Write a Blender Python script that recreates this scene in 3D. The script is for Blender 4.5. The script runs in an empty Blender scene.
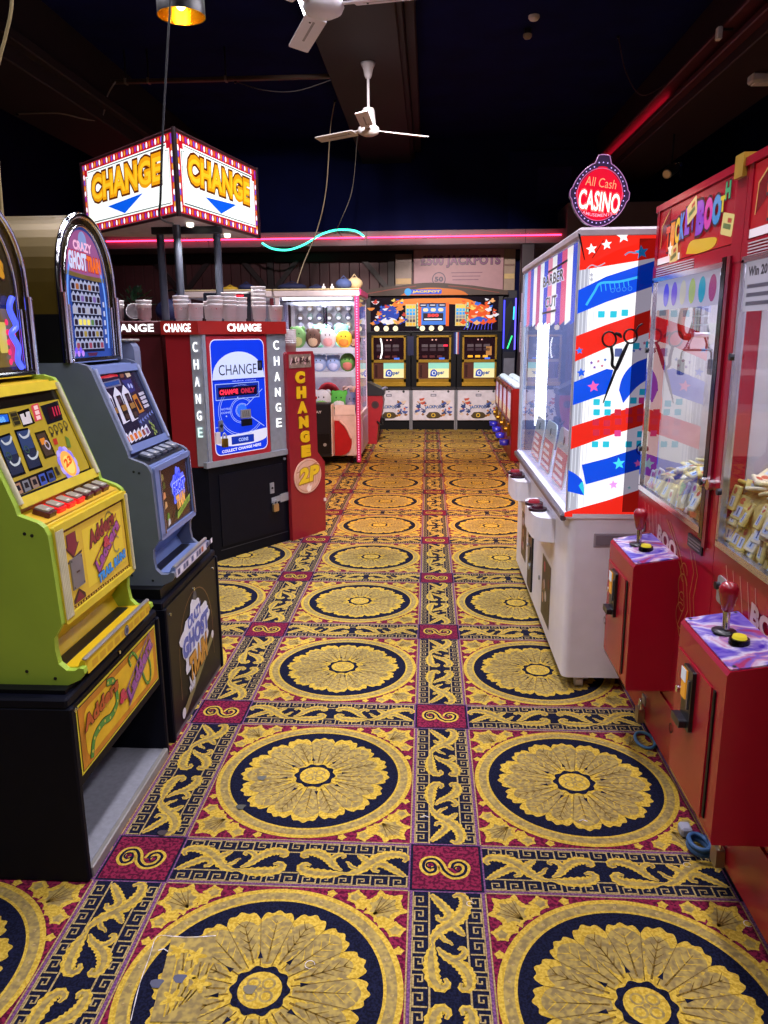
import bpy, math, random
from math import sin, cos, pi, radians
random.seed(7)
SC = bpy.context.scene
COL = SC.collection

# ---------------------------------------------------------------- vectors
def add(a, b): return (a[0]+b[0], a[1]+b[1], a[2]+b[2])
def sub(a, b): return (a[0]-b[0], a[1]-b[1], a[2]-b[2])
def mul(a, k): return (a[0]*k, a[1]*k, a[2]*k)
def dot(a, b): return a[0]*b[0]+a[1]*b[1]+a[2]*b[2]
def cross(a, b): return (a[1]*b[2]-a[2]*b[1], a[2]*b[0]-a[0]*b[2], a[0]*b[1]-a[1]*b[0])
def nrm(a):
    l = math.sqrt(dot(a, a)) or 1.0
    return (a[0]/l, a[1]/l, a[2]/l)

# ---------------------------------------------------------------- camera
FPX, PITCH, YAW, ROLL, CAMH = 766.0, .2290, .0584, -.0074, 1.55
_fw = (-sin(YAW)*cos(PITCH), cos(YAW)*cos(PITCH), -sin(PITCH))
_rt = (cos(YAW), sin(YAW), 0.0)
_up = cross(_rt, _fw)
CR = add(mul(_rt, cos(ROLL)), mul(_up, sin(ROLL)))
CU = add(mul(_rt, -sin(ROLL)), mul(_up, cos(ROLL)))
CAM = (0.0, 0.0, CAMH)
def ray(x, y): return add(_fw, add(mul(CR, (x-384)/FPX), mul(CU, -(y-512)/FPX)))
def hit(x, y, o, n):
    """point of the real plane (o, n) that stands behind a photo pixel"""
    d = ray(x, y)
    t = dot(n, sub(o, CAM))/dot(n, d)
    return add(CAM, mul(d, t))

# ---------------------------------------------------------------- materials
def lin(h):
    h = h.lstrip('#')
    out = []
    for i in (0, 2, 4):
        c = int(h[i:i+2], 16)/255
        out.append(c/12.92 if c <= .04045 else ((c+.055)/1.055)**2.4)
    return out+[1.0]
_mats = {}
def D(hx, rough=.5, metal=0.0, var=.10, scale=14.0, spec=.5, bump=0.0, coat=0.0):
    key = ('D', hx, rough, metal, var, scale, spec, bump, coat)
    if key in _mats: return _mats[key]
    m = bpy.data.materials.new('surface_'+hx.strip('#'))
    m.use_nodes = True
    nt = m.node_tree; b = nt.nodes['Principled BSDF']
    c = lin(hx)
    tc = nt.nodes.new('ShaderNodeTexCoord')
    nz = nt.nodes.new('ShaderNodeTexNoise'); nz.inputs['Scale'].default_value = scale; nz.inputs['Detail'].default_value = 4
    rp = nt.nodes.new('ShaderNodeValToRGB')
    rp.color_ramp.elements[0].position = .3; rp.color_ramp.elements[1].position = .7
    rp.color_ramp.elements[0].color = [x*(1-var) for x in c[:3]]+[1]
    rp.color_ramp.elements[1].color = [min(1, x*(1+var)) for x in c[:3]]+[1]
    nt.links.new(tc.outputs['Object'], nz.inputs['Vector'])
    nt.links.new(nz.outputs['Fac'], rp.inputs['Fac'])
    nt.links.new(rp.outputs['Color'], b.inputs['Base Color'])
    b.inputs['Roughness'].default_value = rough
    b.inputs['Metallic'].default_value = metal
    b.inputs['Specular IOR Level'].default_value = spec
    if coat:
        b.inputs['Coat Weight'].default_value = coat
        b.inputs['Coat Roughness'].default_value = .06
    if bump:
        bp = nt.nodes.new('ShaderNodeBump'); bp.inputs['Strength'].default_value = bump; bp.inputs['Distance'].default_value = .004
        nt.links.new(nz.outputs['Fac'], bp.inputs['Height']); nt.links.new(bp.outputs['Normal'], b.inputs['Normal'])
    _mats[key] = m
    return m
def E(hx, k=1.0, base=None, rough=.25):
    """backlit panel, lamp or neon tube"""
    key = ('E', hx, k, base, rough)
    if key in _mats: return _mats[key]
    m = bpy.data.materials.new('lit_'+hx.strip('#'))
    m.use_nodes = True
    nt = m.node_tree; b = nt.nodes['Principled BSDF']
    c = lin(hx)
    b.inputs['Base Color'].default_value = lin(base) if base else [x*.35 for x in c[:3]]+[1]
    b.inputs['Roughness'].default_value = rough
    tc = nt.nodes.new('ShaderNodeTexCoord')
    nz = nt.nodes.new('ShaderNodeTexNoise'); nz.inputs['Scale'].default_value = 5
    rp = nt.nodes.new('ShaderNodeValToRGB')
    rp.color_ramp.elements[0].color = [x*.88 for x in c[:3]]+[1]
    rp.color_ramp.elements[1].color = [min(1, x*1.06) for x in c[:3]]+[1]
    nt.links.new(tc.outputs['Object'], nz.inputs['Vector'])
    nt.links.new(nz.outputs['Fac'], rp.inputs['Fac'])
    nt.links.new(rp.outputs['Color'], b.inputs['Emission Color'])
    b.inputs['Emission Strength'].default_value = k
    _mats[key] = m
    return m
def GLASS(tint='#ffffff', strength=1.0, name='clear_glass'):
    key = ('G', tint, strength)
    if key in _mats: return _mats[key]
    m = bpy.data.materials.new(name)
    m.use_nodes = True
    nt = m.node_tree; nt.nodes.clear()
    out = nt.nodes.new('ShaderNodeOutputMaterial')
    mx = nt.nodes.new('ShaderNodeMixShader')
    tr = nt.nodes.new('ShaderNodeBsdfTransparent'); tr.inputs['Color'].default_value = lin(tint)
    gl = nt.nodes.new('ShaderNodeBsdfGlossy'); gl.inputs['Roughness'].default_value = .012
    fr = nt.nodes.new('ShaderNodeFresnel'); fr.inputs['IOR'].default_value = 1.5
    ml = nt.nodes.new('ShaderNodeMath'); ml.operation = 'MULTIPLY'; ml.inputs[1].default_value = strength; ml.use_clamp = True
    ge = nt.nodes.new('ShaderNodeNewGeometry'); iv = nt.nodes.new('ShaderNodeMath'); iv.operation = 'SUBTRACT'; iv.inputs[0].default_value = 1.0; iv.use_clamp = True
    m2 = nt.nodes.new('ShaderNodeMath'); m2.operation = 'MULTIPLY'
    nt.links.new(ge.outputs['Backfacing'], iv.inputs[1]); nt.links.new(fr.outputs[0], m2.inputs[0]); nt.links.new(iv.outputs[0], m2.inputs[1])
    nt.links.new(m2.outputs[0], ml.inputs[0]); nt.links.new(ml.outputs[0], mx.inputs[0])
    nt.links.new(tr.outputs[0], mx.inputs[1]); nt.links.new(gl.outputs[0], mx.inputs[2])
    nt.links.new(mx.outputs[0], out.inputs[0])
    _mats[key] = m
    return m

# ---------------------------------------------------------------- frames and mesh builder
class F:
    """origin + right-handed axes; (a, b, c) -> point"""
    def __init__(s, o, u, v):
        s.o = o; s.u = nrm(u); s.v = nrm(v); s.n = nrm(cross(s.u, s.v))
    def __call__(s, a, b, c=0.0):
        return (s.o[0]+a*s.u[0]+b*s.v[0]+c*s.n[0], s.o[1]+a*s.u[1]+b*s.v[1]+c*s.n[1], s.o[2]+a*s.u[2]+b*s.v[2]+c*s.n[2])
    def px(s, x, y):
        d = sub(hit(x, y, s.o, s.n), s.o)
        return (dot(d, s.u), dot(d, s.v))
WORLD = F((0, 0, 0), (1, 0, 0), (0, 1, 0))
def facing_aisle_from_left(x, y, z=0.0): return F((x, y, z), (0, 1, 0), (0, 0, 1))     # looks +X
def facing_aisle_from_right(x, y, z=0.0): return F((x, y, z), (0, -1, 0), (0, 0, 1))   # looks -X
def facing_front(x, y, z=0.0): return F((x, y, z), (1, 0, 0), (0, 0, 1))               # looks -Y

_glyphs = {}
def glyph(s, off=0.0, res=3, shear=0.0):
    key = (s, off, res, shear)
    if key in _glyphs: return _glyphs[key]
    c = bpy.data.curves.new('t', 'FONT'); c.body = s; c.size = 1; c.offset = off; c.resolution_u = res; c.shear = shear
    c.space_character = 1.0+abs(off)*1.2
    o = bpy.data.objects.new('t', c); COL.objects.link(o)
    dg = bpy.context.evaluated_depsgraph_get(); dg.update()
    me = bpy.data.meshes.new_from_object(o.evaluated_get(dg))
    vs = [(v.co.x, v.co.y) for v in me.vertices]
    fs = [tuple(p.vertices) for p in me.polygons]
    fl = []
    for f in fs:
        ar = sum(vs[f[i]][0]*vs[f[(i+1) % len(f)]][1]-vs[f[(i+1) % len(f)]][0]*vs[f[i]][1] for i in range(len(f)))
        fl.append(f if ar > 0 else f[::-1])
    bpy.data.objects.remove(o); bpy.data.curves.remove(c); bpy.data.meshes.remove(me)
    _glyphs[key] = (vs, fl)
    return vs, fl

class B:
    def __init__(s): s.v = []; s.f = []; s.m = []; s.sm = []; s.mats = []; s.L = .0007
    def mi(s, mat):
        if mat not in s.mats: s.mats.append(mat)
        return s.mats.index(mat)
    def add(s, vs, fs, mat, smooth=False):
        n = len(s.v); k = s.mi(mat)
        s.v.extend(vs)
        for f in fs:
            s.f.append(tuple(i+n for i in f)); s.m.append(k); s.sm.append(smooth)
    def box(s, x0, x1, y0, y1, z0, z1, mat, b=0.0, fr=WORLD):
        if x0 > x1: x0, x1 = x1, x0
        if y0 > y1: y0, y1 = y1, y0
        if z0 > z1: z0, z1 = z1, z0
        b = min(b, (x1-x0)*.45, (y1-y0)*.45, (z1-z0)*.45)
        if b <= 0:
            vs = [fr(x, y, z) for x in (x0, x1) for y in (y0, y1) for z in (z0, z1)]
            s.add(vs, [(0, 1, 3, 2), (4, 6, 7, 5), (0, 4, 5, 1), (2, 3, 7, 6), (0, 2, 6, 4), (1, 5, 7, 3)], mat)
            return
        X = (x0, x1); Y = (y0, y1); Z = (z0, z1); idx = {}; vs = []
        for i in (0, 1):
            for j in (0, 1):
                for k in (0, 1):
                    for ax in (0, 1, 2):
                        p = [X[i]+(b if i == 0 else -b), Y[j]+(b if j == 0 else -b), Z[k]+(b if k == 0 else -b)]
                        p[ax] = (X[i], Y[j], Z[k])[ax]
                        idx[i, j, k, ax] = len(vs); vs.append(fr(*p))
        fs = []
        for ax in (0, 1, 2):
            o1, o2 = [(1, 2), (2, 0), (0, 1)][ax]
            for sd in (0, 1):
                q = []
                for (p, r) in ((0, 0), (1, 0), (1, 1), (0, 1)):
                    t = [0, 0, 0]; t[ax] = sd; t[o1] = p; t[o2] = r; q.append(idx[t[0], t[1], t[2], ax])
                fs.append(tuple(q) if sd else tuple(q[::-1]))
        for ax in (0, 1, 2):            # edge chamfers parallel to ax
            o1, o2 = [(1, 2), (2, 0), (0, 1)][ax]
            for p in (0, 1):
                for r in (0, 1):
                    def g(e, a):
                        t = [0, 0, 0]; t[ax] = e; t[o1] = p; t[o2] = r; return idx[t[0], t[1], t[2], a]
                    q = (g(0, o1), g(1, o1), g(1, o2), g(0, o2))
                    fs.append(q if (p+r) % 2 else q[::-1])
        for i in (0, 1):
            for j in (0, 1):
                for k in (0, 1):
                    q = (idx[i, j, k, 0], idx[i, j, k, 1], idx[i, j, k, 2])
                    fs.append(q if (i+j+k) % 2 else q[::-1])
        s.add(vs, fs, mat)
    def prism(s, pts, c0, c1, mat, fr=WORLD, cap=None, back=None):
        """2D outline (counter-clockwise) pushed along the frame's normal from c0 to c1"""
        if c0 > c1: c0, c1 = c1, c0
        n = len(pts)
        ar = sum(pts[i][0]*pts[(i+1) % n][1]-pts[(i+1) % n][0]*pts[i][1] for i in range(n))
        if ar < 0: pts = pts[::-1]
        vs = [fr(a, b, c0) for a, b in pts]+[fr(a, b, c1) for a, b in pts]
        s.add(vs, [(i, (i+1) % n, n+(i+1) % n, n+i) for i in range(n)], mat)
        s.add(vs[n:], [tuple(range(n))], cap or mat)
        s.add(vs[:n], [tuple(range(n))[::-1]], back or mat)
    def cyl(s, p0, p1, r0, mat, r1=None, seg=16, caps=True, smooth=True):
        r1 = r0 if r1 is None else r1
        d = nrm(sub(p1, p0)); t = (1, 0, 0) if abs(d[0]) < .9 else (0, 1, 0)
        u = nrm(cross(t, d)); w = cross(d, u)
        vs = []
        for p, r in ((p0, r0), (p1, r1)):
            for i in range(seg):
                a = 2*pi*i/seg
                vs.append(add(p, add(mul(u, r*cos(a)), mul(w, r*sin(a)))))
        s.add(vs, [(i, (i+1) % seg, seg+(i+1) % seg, seg+i) for i in range(seg)], mat, smooth)
        if caps:
            if r0 > 0: s.add(vs[:seg], [tuple(range(seg))[::-1]], mat)
            if r1 > 0: s.add(vs[seg:], [tuple(range(seg))], mat)
    def tube(s, pts, r, mat, seg=8, closed=False):
        n = len(pts); vs = []; pu = None
        for i, p in enumerate(pts):
            a = pts[i-1] if (i > 0 or closed) else p
            b = pts[(i+1) % n] if (i < n-1 or closed) else p
            d = nrm(sub(b, a))
            if pu is None:
                t = (0, 0, 1) if abs(d[2]) < .9 else (1, 0, 0)
                u = nrm(cross(t, d))
            else:
                u = nrm(sub(pu, mul(d, dot(pu, d))))
            pu = u; w = cross(d, u)
            rr = r[i] if isinstance(r, (list, tuple)) else r
            for k in range(seg):
                g = 2*pi*k/seg
                vs.append(add(p, add(mul(u, rr*cos(g)), mul(w, rr*sin(g)))))
        fs = []
        for i in range(n if closed else n-1):
            j = (i+1) % n
            for k in range(seg):
                fs.append((i*seg+k, i*seg+(k+1) % seg, j*seg+(k+1) % seg, j*seg+k))
        s.add(vs, fs, mat, True)
        if not closed:
            s.add(vs[:seg], [tuple(range(seg))[::-1]], mat); s.add(vs[-seg:], [tuple(range(seg))], mat)
    def lathe(s, prof, o, mat, seg=24, ax=(0, 0, 1), smooth=True, ends=True):
        d = nrm(ax); t = (1, 0, 0) if abs(d[0]) < .9 else (0, 1, 0)
        u = nrm(cross(t, d)); w = cross(d, u); vs = []
        for r, z in prof:
            for i in range(seg):
                a = 2*pi*i/seg
                vs.append(add(o, add(mul(d, z), add(mul(u, r*cos(a)), mul(w, r*sin(a))))))
        fs = []
        for j in range(len(prof)-1):
            for i in range(seg):
                fs.append((j*seg+i, j*seg+(i+1) % seg, (j+1)*seg+(i+1) % seg, (j+1)*seg+i))
        s.add(vs, fs, mat, smooth)
        if ends:
            s.add(vs[:seg], [tuple(range(seg))[::-1]], mat); s.add(vs[-seg:], [tuple(range(seg))], mat)
    def ell(s, o, r, mat, seg=14, rings=9, fr=None):
        vs = []; fs = []
        for j in range(1, rings):
            t = pi*j/rings
            for i in range(seg):
                a = 2*pi*i/seg
                q = (r[0]*sin(t)*cos(a), r[1]*sin(t)*sin(a), r[2]*cos(t))
                vs.append(add(o, q) if fr is None else fr(o[0]+q[0], o[1]+q[1], o[2]+q[2]))
        tp = len(vs)
        q0, q1 = (0, 0, r[2]), (0, 0, -r[2])
        for q in (q0, q1): vs.append(add(o, q) if fr is None else fr(o[0]+q[0], o[1]+q[1], o[2]+q[2]))
        for j in range(rings-2):
            for i in range(seg):
                fs.append((j*seg+i, (j+1)*seg+i, (j+1)*seg+(i+1) % seg, j*seg+(i+1) % seg))
        for i in range(seg):
            fs.append((tp, i, (i+1) % seg)); fs.append((tp+1, (rings-2)*seg+(i+1) % seg, (rings-2)*seg+i))
        s.add(vs, fs, mat, True)
    # ---- flat print on a panel: layers stacked along the normal
    def poly(s, fr, pts, mat, L=1):
        n = len(pts)
        ar = sum(pts[i][0]*pts[(i+1) % n][1]-pts[(i+1) % n][0]*pts[i][1] for i in range(n))
        if ar < 0: pts = pts[::-1]
        s.add([fr(a, b, L*s.L) for a, b in pts], [tuple(range(n))], mat)
    def rect(s, fr, a0, a1, b0, b1, mat, L=1): s.poly(fr, [(a0, b0), (a1, b0), (a1, b1), (a0, b1)], mat, L)
    def rrect(s, fr, a0, a1, b0, b1, r, mat, L=1, seg=4): s.poly(fr, rrpts(a0, a1, b0, b1, r, seg), mat, L)
    def disc(s, fr, a, b, r, mat, L=1, seg=20, rb=None):
        rb = rb or r
        s.poly(fr, [(a+r*cos(2*pi*i/seg), b+rb*sin(2*pi*i/seg)) for i in range(seg)], mat, L)
    def ring(s, fr, a, b, r0, r1, mat, L=1, seg=32, t0=0.0, t1=2*pi, k=1.0):
        full = abs(t1-t0-2*pi) < 1e-6
        vs = []
        for i in range(seg+1):
            t = t0+(t1-t0)*i/seg
            vs += [fr(a+r0*cos(t), b+k*r0*sin(t), L*s.L), fr(a+r1*cos(t), b+k*r1*sin(t), L*s.L)]
        s.add(vs, [(2*i, 2*i+1, 2*i+3, 2*i+2) for i in range(seg)], mat)
    def star(s, fr, a, b, r, mat, L=1, rot=pi/2, k=.45, n=5):
        s.poly(fr, [(a+(r if i % 2 == 0 else r*k)*cos(rot+pi*i/n), b+(r if i % 2 == 0 else r*k)*sin(rot+pi*i/n)) for i in range(2*n)], mat, L)
    def line(s, fr, pts, w, mat, L=1, closed=False):
        """flat ribbon along a polyline; w may be a list of widths"""
        n = len(pts); vs = []
        for i in range(n):
            a = pts[i-1] if (i > 0 or closed) else pts[i]
            b = pts[(i+1) % n] if (i < n-1 or closed) else pts[i]
            dx, dy = b[0]-a[0], b[1]-a[1]; l = math.hypot(dx, dy) or 1
            ww = (w[i] if isinstance(w, (list, tuple)) else w)/2
            # mitre
            if 0 < i < n-1 or closed:
                p, q = pts[i-1], pts[(i+1) % n]
                d1 = (pts[i][0]-p[0], pts[i][1]-p[1]); l1 = math.hypot(*d1) or 1
                cs = (d1[0]*dx+d1[1]*dy)/(l1*l)
                ww /= max(.6, cs)
            vs += [fr(pts[i][0]-dy/l*ww, pts[i][1]+dx/l*ww, L*s.L), fr(pts[i][0]+dy/l*ww, pts[i][1]-dx/l*ww, L*s.L)]
        fs = [(2*i, 2*i+1, 2*i+3, 2*i+2) for i in range(n-1)]
        if closed: fs.append((2*n-2, 2*n-1, 1, 0))
        s.add(vs, fs, mat)
    def text(s, fr, txt, a0, a1, b0, b1, mat, L=1, bold=.03, edge=None, ew=.05, depth=0.0, res=3, rise=0.0, shear=0.0, arch=0.0):
        """lettering stretched to the given rectangle; rise tilts its baseline; edge = outline material"""
        base, _ = glyph(txt, bold, res, shear)
        if not base: return
        xs = [p[0] for p in base]; ys = [p[1] for p in base]
        x0, x1, y0, y1 = min(xs), max(xs), min(ys), max(ys)
        kx = (a1-a0)/max(1e-6, x1-x0); ky = (b1-b0)/max(1e-6, y1-y0)
        def place(off, mt, LL, dz):
            vs, fs = glyph(txt, off, res, shear)
            cx = (min(p[0] for p in vs)+max(p[0] for p in vs))/2; bx = (x0+x1)/2
            # keep letters registered although spacing grows with the outline
            sx = (x1-x0)/max(1e-6, (max(p[0] for p in vs)-min(p[0] for p in vs)-2*(off-bold)))
            out = []
            for p in vs:
                a = a0+(bx+(p[0]-cx)*sx-x0)*kx; t = (a-a0)/(a1-a0)
                out.append((a, b0+(p[1]-y0)*ky+rise*t+arch*4*t*(1-t)))
            if dz <= 0:
                s.add([fr(a, b, LL*s.L) for a, b in out], fs, mt)
            else:
                n = len(out)
                s.add([fr(a, b, LL*s.L+dz) for a, b in out], fs, mt)
                # side walls from boundary edges
                cnt = {}
                for f in fs:
                    for i in range(len(f)):
                        e = (f[i], f[(i+1) % len(f)]); cnt[e] = 1
                w = [fr(a, b, 0) for a, b in out]+[fr(a, b, LL*s.L+dz) for a, b in out]
                s.add(w, [(e[0], e[1], n+e[1], n+e[0]) for e in cnt if (e[1], e[0]) not in cnt], mt)
        if edge is not None: place(bold+ew, edge, L, 0)
        place(bold, mat, L+(1 if edge is not None else 0), depth)
    def build(s, name, parent=None, label=None):
        me = bpy.data.meshes.new(name)
        o = bpy.data.objects.new(name, me)
        off = wloc(parent) if parent is not None else (0, 0, 0)
        me.from_pydata([sub(v, off) for v in s.v], [], s.f)
        for m in s.mats: me.materials.append(m)
        me.polygons.foreach_set('material_index', s.m)
        me.polygons.foreach_set('use_smooth', s.sm)
        me.update()
        COL.objects.link(o)
        if parent is not None: o.parent = parent
        if label: o['label'] = label
        return o
def rrpts(a0, a1, b0, b1, r, seg=4):
    pts = []
    for cx, cy, t in ((a1-r, b0+r, -pi/2), (a1-r, b1-r, 0), (a0+r, b1-r, pi/2), (a0+r, b0+r, pi)):
        for i in range(seg+1):
            g = t+pi/2*i/seg; pts.append((cx+r*cos(g), cy+r*sin(g)))
    return pts
def wloc(o):
    p = (0, 0, 0)
    while o is not None:
        p = add(p, tuple(o.location)); o = o.parent
    return p
def thing(name, label, cat, loc=(0, 0, 0), group=None):
    o = bpy.data.objects.new(name, None); COL.objects.link(o)
    o.empty_display_size = .1
    o.location = loc; o['label'] = label; o['category'] = cat
    if group: o['group'] = group
    return o
def tag(o, label, cat, group=None):
    o['label'] = label; o['category'] = cat
    if group: o['group'] = group
    return o
def struct(o): o['kind'] = 'structure'; return o
def dup(root, loc, label=None, rot=None):
    r = root.copy(); COL.objects.link(r); r.location = loc
    if label: r['label'] = label
    if rot: r.rotation_euler = rot
    for ch in list(root.children):
        c = ch.copy(); COL.objects.link(c); c.parent = r
        for g in list(ch.children):
            d = g.copy(); COL.objects.link(d); d.parent = c
    return r
def spline(pts, n=8):
    """Catmull-Rom through points of any dimension"""
    out = []; m = len(pts)
    for i in range(m-1):
        p0 = pts[max(0, i-1)]; p1 = pts[i]; p2 = pts[i+1]; p3 = pts[min(m-1, i+2)]
        for k in range(n):
            t = k/n
            out.append(tuple(.5*(2*b+(c-a)*t+(2*a-5*b+4*c-d)*t*t+(3*b-a-3*c+d)*t**3) for a, b, c, d in zip(p0, p1, p2, p3)))
    out.append(tuple(pts[-1]))
    return out

# shared finishes
CHROME = D('#d4d6dc', .12, 1.0, .03)
STEEL = D('#b4bac6', .34, .55, .08, 30)
DKMETAL = D('#3c3d42', .4, .8)
BLACK = D('#08080e', .5, spec=.2)
BLACKGLOSS = D('#08080b', .15)
WHITEP = D('#e6e4e8', .4, var=.04)
RUBBER = D('#17171a', .8)
BRASS = D('#b8923a', .3, 1.0)
# ================================================================ carpet
def carpet_mat(h1, h2, scale, name, thr=(.42, .58)):
    m = bpy.data.materials.new(name); m.use_nodes = True
    nt = m.node_tree; b = nt.nodes['Principled BSDF']
    tc = nt.nodes.new('ShaderNodeTexCoord')
    nz = nt.nodes.new('ShaderNodeTexNoise'); nz.inputs['Scale'].default_value = scale; nz.inputs['Detail'].default_value = 1.5
    rp = nt.nodes.new('ShaderNodeValToRGB')
    rp.color_ramp.elements[0].position = thr[0]; rp.color_ramp.elements[1].position = thr[1]
    rp.color_ramp.elements[0].color = lin(h1); rp.color_ramp.elements[1].color = lin(h2)
    big = nt.nodes.new('ShaderNodeTexNoise'); big.inputs['Scale'].default_value = 2.2; big.inputs['Detail'].default_value = 5
    mr = nt.nodes.new('ShaderNodeMapRange'); mr.inputs['From Min'].default_value = .3; mr.inputs['From Max'].default_value = .7
    mr.inputs['To Min'].default_value = .82; mr.inputs['To Max'].default_value = 1.08
    mm = nt.nodes.new('ShaderNodeMix'); mm.data_type = 'RGBA'; mm.blend_type = 'MULTIPLY'; mm.inputs[0].default_value = 1
    nt.links.new(tc.outputs['Object'], nz.inputs['Vector']); nt.links.new(tc.outputs['Object'], big.inputs['Vector'])
    nt.links.new(nz.outputs['Fac'], rp.inputs['Fac']); nt.links.new(big.outputs['Fac'], mr.inputs['Value'])
    nt.links.new(rp.outputs['Color'], mm.inputs[6]); nt.links.new(mr.outputs['Result'], mm.inputs[7])
    nt.links.new(mm.outputs[2], b.inputs['Base Color'])
    b.inputs['Roughness'].default_value = .95; b.inputs['Specular IOR Level'].default_value = .12
    return m
C_RED = carpet_mat('#4e0f28', '#7e1f3d', 95, 'carpet_crimson', (.44, .54))
C_NAVY = carpet_mat('#0b0c1c', '#171a33', 160, 'carpet_navy')
C_YEL = carpet_mat('#b3922f', '#ceae46', 120, 'carpet_gold')
C_TAN = carpet_mat('#84724a', '#ab9450', 60, 'carpet_tan', (.38, .62))
C_OLV = carpet_mat('#5f4a20', '#826628', 150, 'carpet_vein')
C_CRM = carpet_mat('#937c4c', '#b09a66', 150, 'carpet_cream')
C_PUR = carpet_mat('#5a3560', '#7d5078', 150, 'carpet_purple')
GX, GY, SW, SV, PX_, PY_ = -.0501, 1.8819, .223, .213, .922, .926

cell = B(); cell.L = .00025
class T2:                       # strip frame inside a cell
    def __init__(s, o, u, v): s.o, s.u, s.v = o, u, v
    def __call__(s, a, b, c=0): return (s.o[0]+a*s.u[0]+b*s.v[0], s.o[1]+a*s.u[1]+b*s.v[1], c)
LK = [0.0]
def scroll(fr, length):
    LK[0] = 0.0
    """mirrored acanthus scrolls; a across (-.05...05), b along 0..length"""
    h = length/2
    k = h/.355
    stems = [
        ([(-.046, .345), (-.030, .325), (-.012, .300), (.004, .275), (-.002, .255), (-.022, .250), (-.030, .268)], [.010, .018, .022, .022, .018, .014, .008]),
        ([(.016, .338), (.034, .347), (.048, .330), (.047, .295), (.030, .262), (.004, .235), (-.024, .210), (-.042, .180), (-.040, .160)], [.008, .016, .022, .028, .032, .030, .024, .014, .006]),
        ([(.004, .238), (.022, .222), (.036, .204), (.044, .196)], [.020, .020, .014, .004]),
        ([(-.040, .165), (-.046, .130), (-.046, .090), (-.040, .050), (-.022, .030), (-.006, .040), (-.012, .058)], [.006, .022, .030, .028, .022, .014, .007]),
        ([(-.030, .155), (-.012, .130), (.014, .112), (.036, .090), (.048, .060), (.044, .032), (.028, .030), (.028, .046)], [.006, .018, .024, .028, .026, .020, .014, .006]),
        ([(.010, .114), (.030, .124), (.042, .142), (.034, .156), (.024, .148)], [.014, .016, .014, .010, .005]),
        ([(-.022, .205), (-.012, .182), (.004, .172), (.010, .162)], [.010, .012, .008, .004]),
    ]
    for sd in (1, -1):
        for pts, w in stems:
            q = spline([(a, h+sd*b*k, ww) for (a, b), ww in zip(pts, w)], 4)
            P = [(x[0], x[1]) for x in q]; W = [max(.002, x[2]) for x in q]
            LK[0] += .02
            W = [x*1.30*(1.16 if i % 2 else .90) for i, x in enumerate(W)]
            cell.line(fr, P, W, C_YEL, 3+LK[0])
            cell.line(fr, P, [x*.42 for x in W], C_TAN, 4+LK[0])
def meander(fr, b0, b1, n, a0, a1):
    """greek key between a0 and a1, running along b"""
    w = a1-a0; st = (b1-b0)/n; lw = w*.125
    for i in range(n):
        y = b0+i*st
        pts = [(a0, y), (a0+w*.98, y), (a0+w*.98, y+st*.72), (a0+w*.34, y+st*.72), (a0+w*.34, y+st*.34), (a0+w*.64, y+st*.34), (a0+w*.64, y+st*.5)]
        cell.line(fr, pts, lw, C_CRM, 3)
def strip(fr, half, length):
    """fr: a across centred, b along"""
    cell.rect(fr, -half, half, 0, length, C_RED, 0)
    cell.rect(fr, -half+.006, half-.006, 0, length, C_PUR, 1)
    cell.rect(fr, -half+.014, half-.014, 0, length, C_NAVY, 2)
    for sd in (-1, 1):
        for a in (.016, .061):
            x = sd*(half-a)
            cell.line(fr, [(x, 0), (x, length)], .005 if a > .03 else .003, C_CRM, 3)
        lo, hi = (half-.056, half-.020) if sd > 0 else (-(half-.056), -(half-.020))
        meander(fr, .004, length-.004, 13, lo, hi)
    cell.line(fr, [(-half+.003, 0), (-half+.003, length)], .004, C_CRM, 2)
    cell.line(fr, [(half-.003, 0), (half-.003, length)], .004, C_CRM, 2)
    scroll(fr, length)
strip(T2((SW/2, SV), (1, 0), (0, 1)), SW/2, PY_-SV)
strip(T2((PX_, SV/2), (0, 1), (-1, 0)), SV/2, PX_-SW)
# crossing square
fr0 = T2((0, 0), (1, 0), (0, 1))
cell.rect(fr0, 0, SW, 0, SV, C_PUR, 0)
cell.rect(fr0, .005, SW-.005, .005, SV-.005, C_NAVY, 1)
cell.rect(fr0, .012, SW-.012, .012, SV-.012, C_RED, 2)
cx, cy = SW/2, SV/2
def swirl(fr, m, w, L):
    q = spline([(.016, -.004), (.022, .014), (.040, .020), (.056, .004), (.048, -.024), (.020, -.034), (-.004, -.016), (-.016, .012), (-.034, .030), (-.058, .024), (-.064, -.002), (-.050, -.022), (-.032, -.016), (-.030, .002)], 4)
    cell.line(fr, [(cx+a*1.05, cy+b*1.15) for a, b in q], w, m, L)
swirl(fr0, C_YEL, .026, 3); swirl(fr0, C_NAVY, .009, 4)
cell.ring(fr0, cx-.046, cy+.006, .010, .016, C_NAVY, 5, 12); cell.ring(fr0, cx+.034, cy-.006, .008, .013, C_NAVY, 5, 12)
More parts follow.
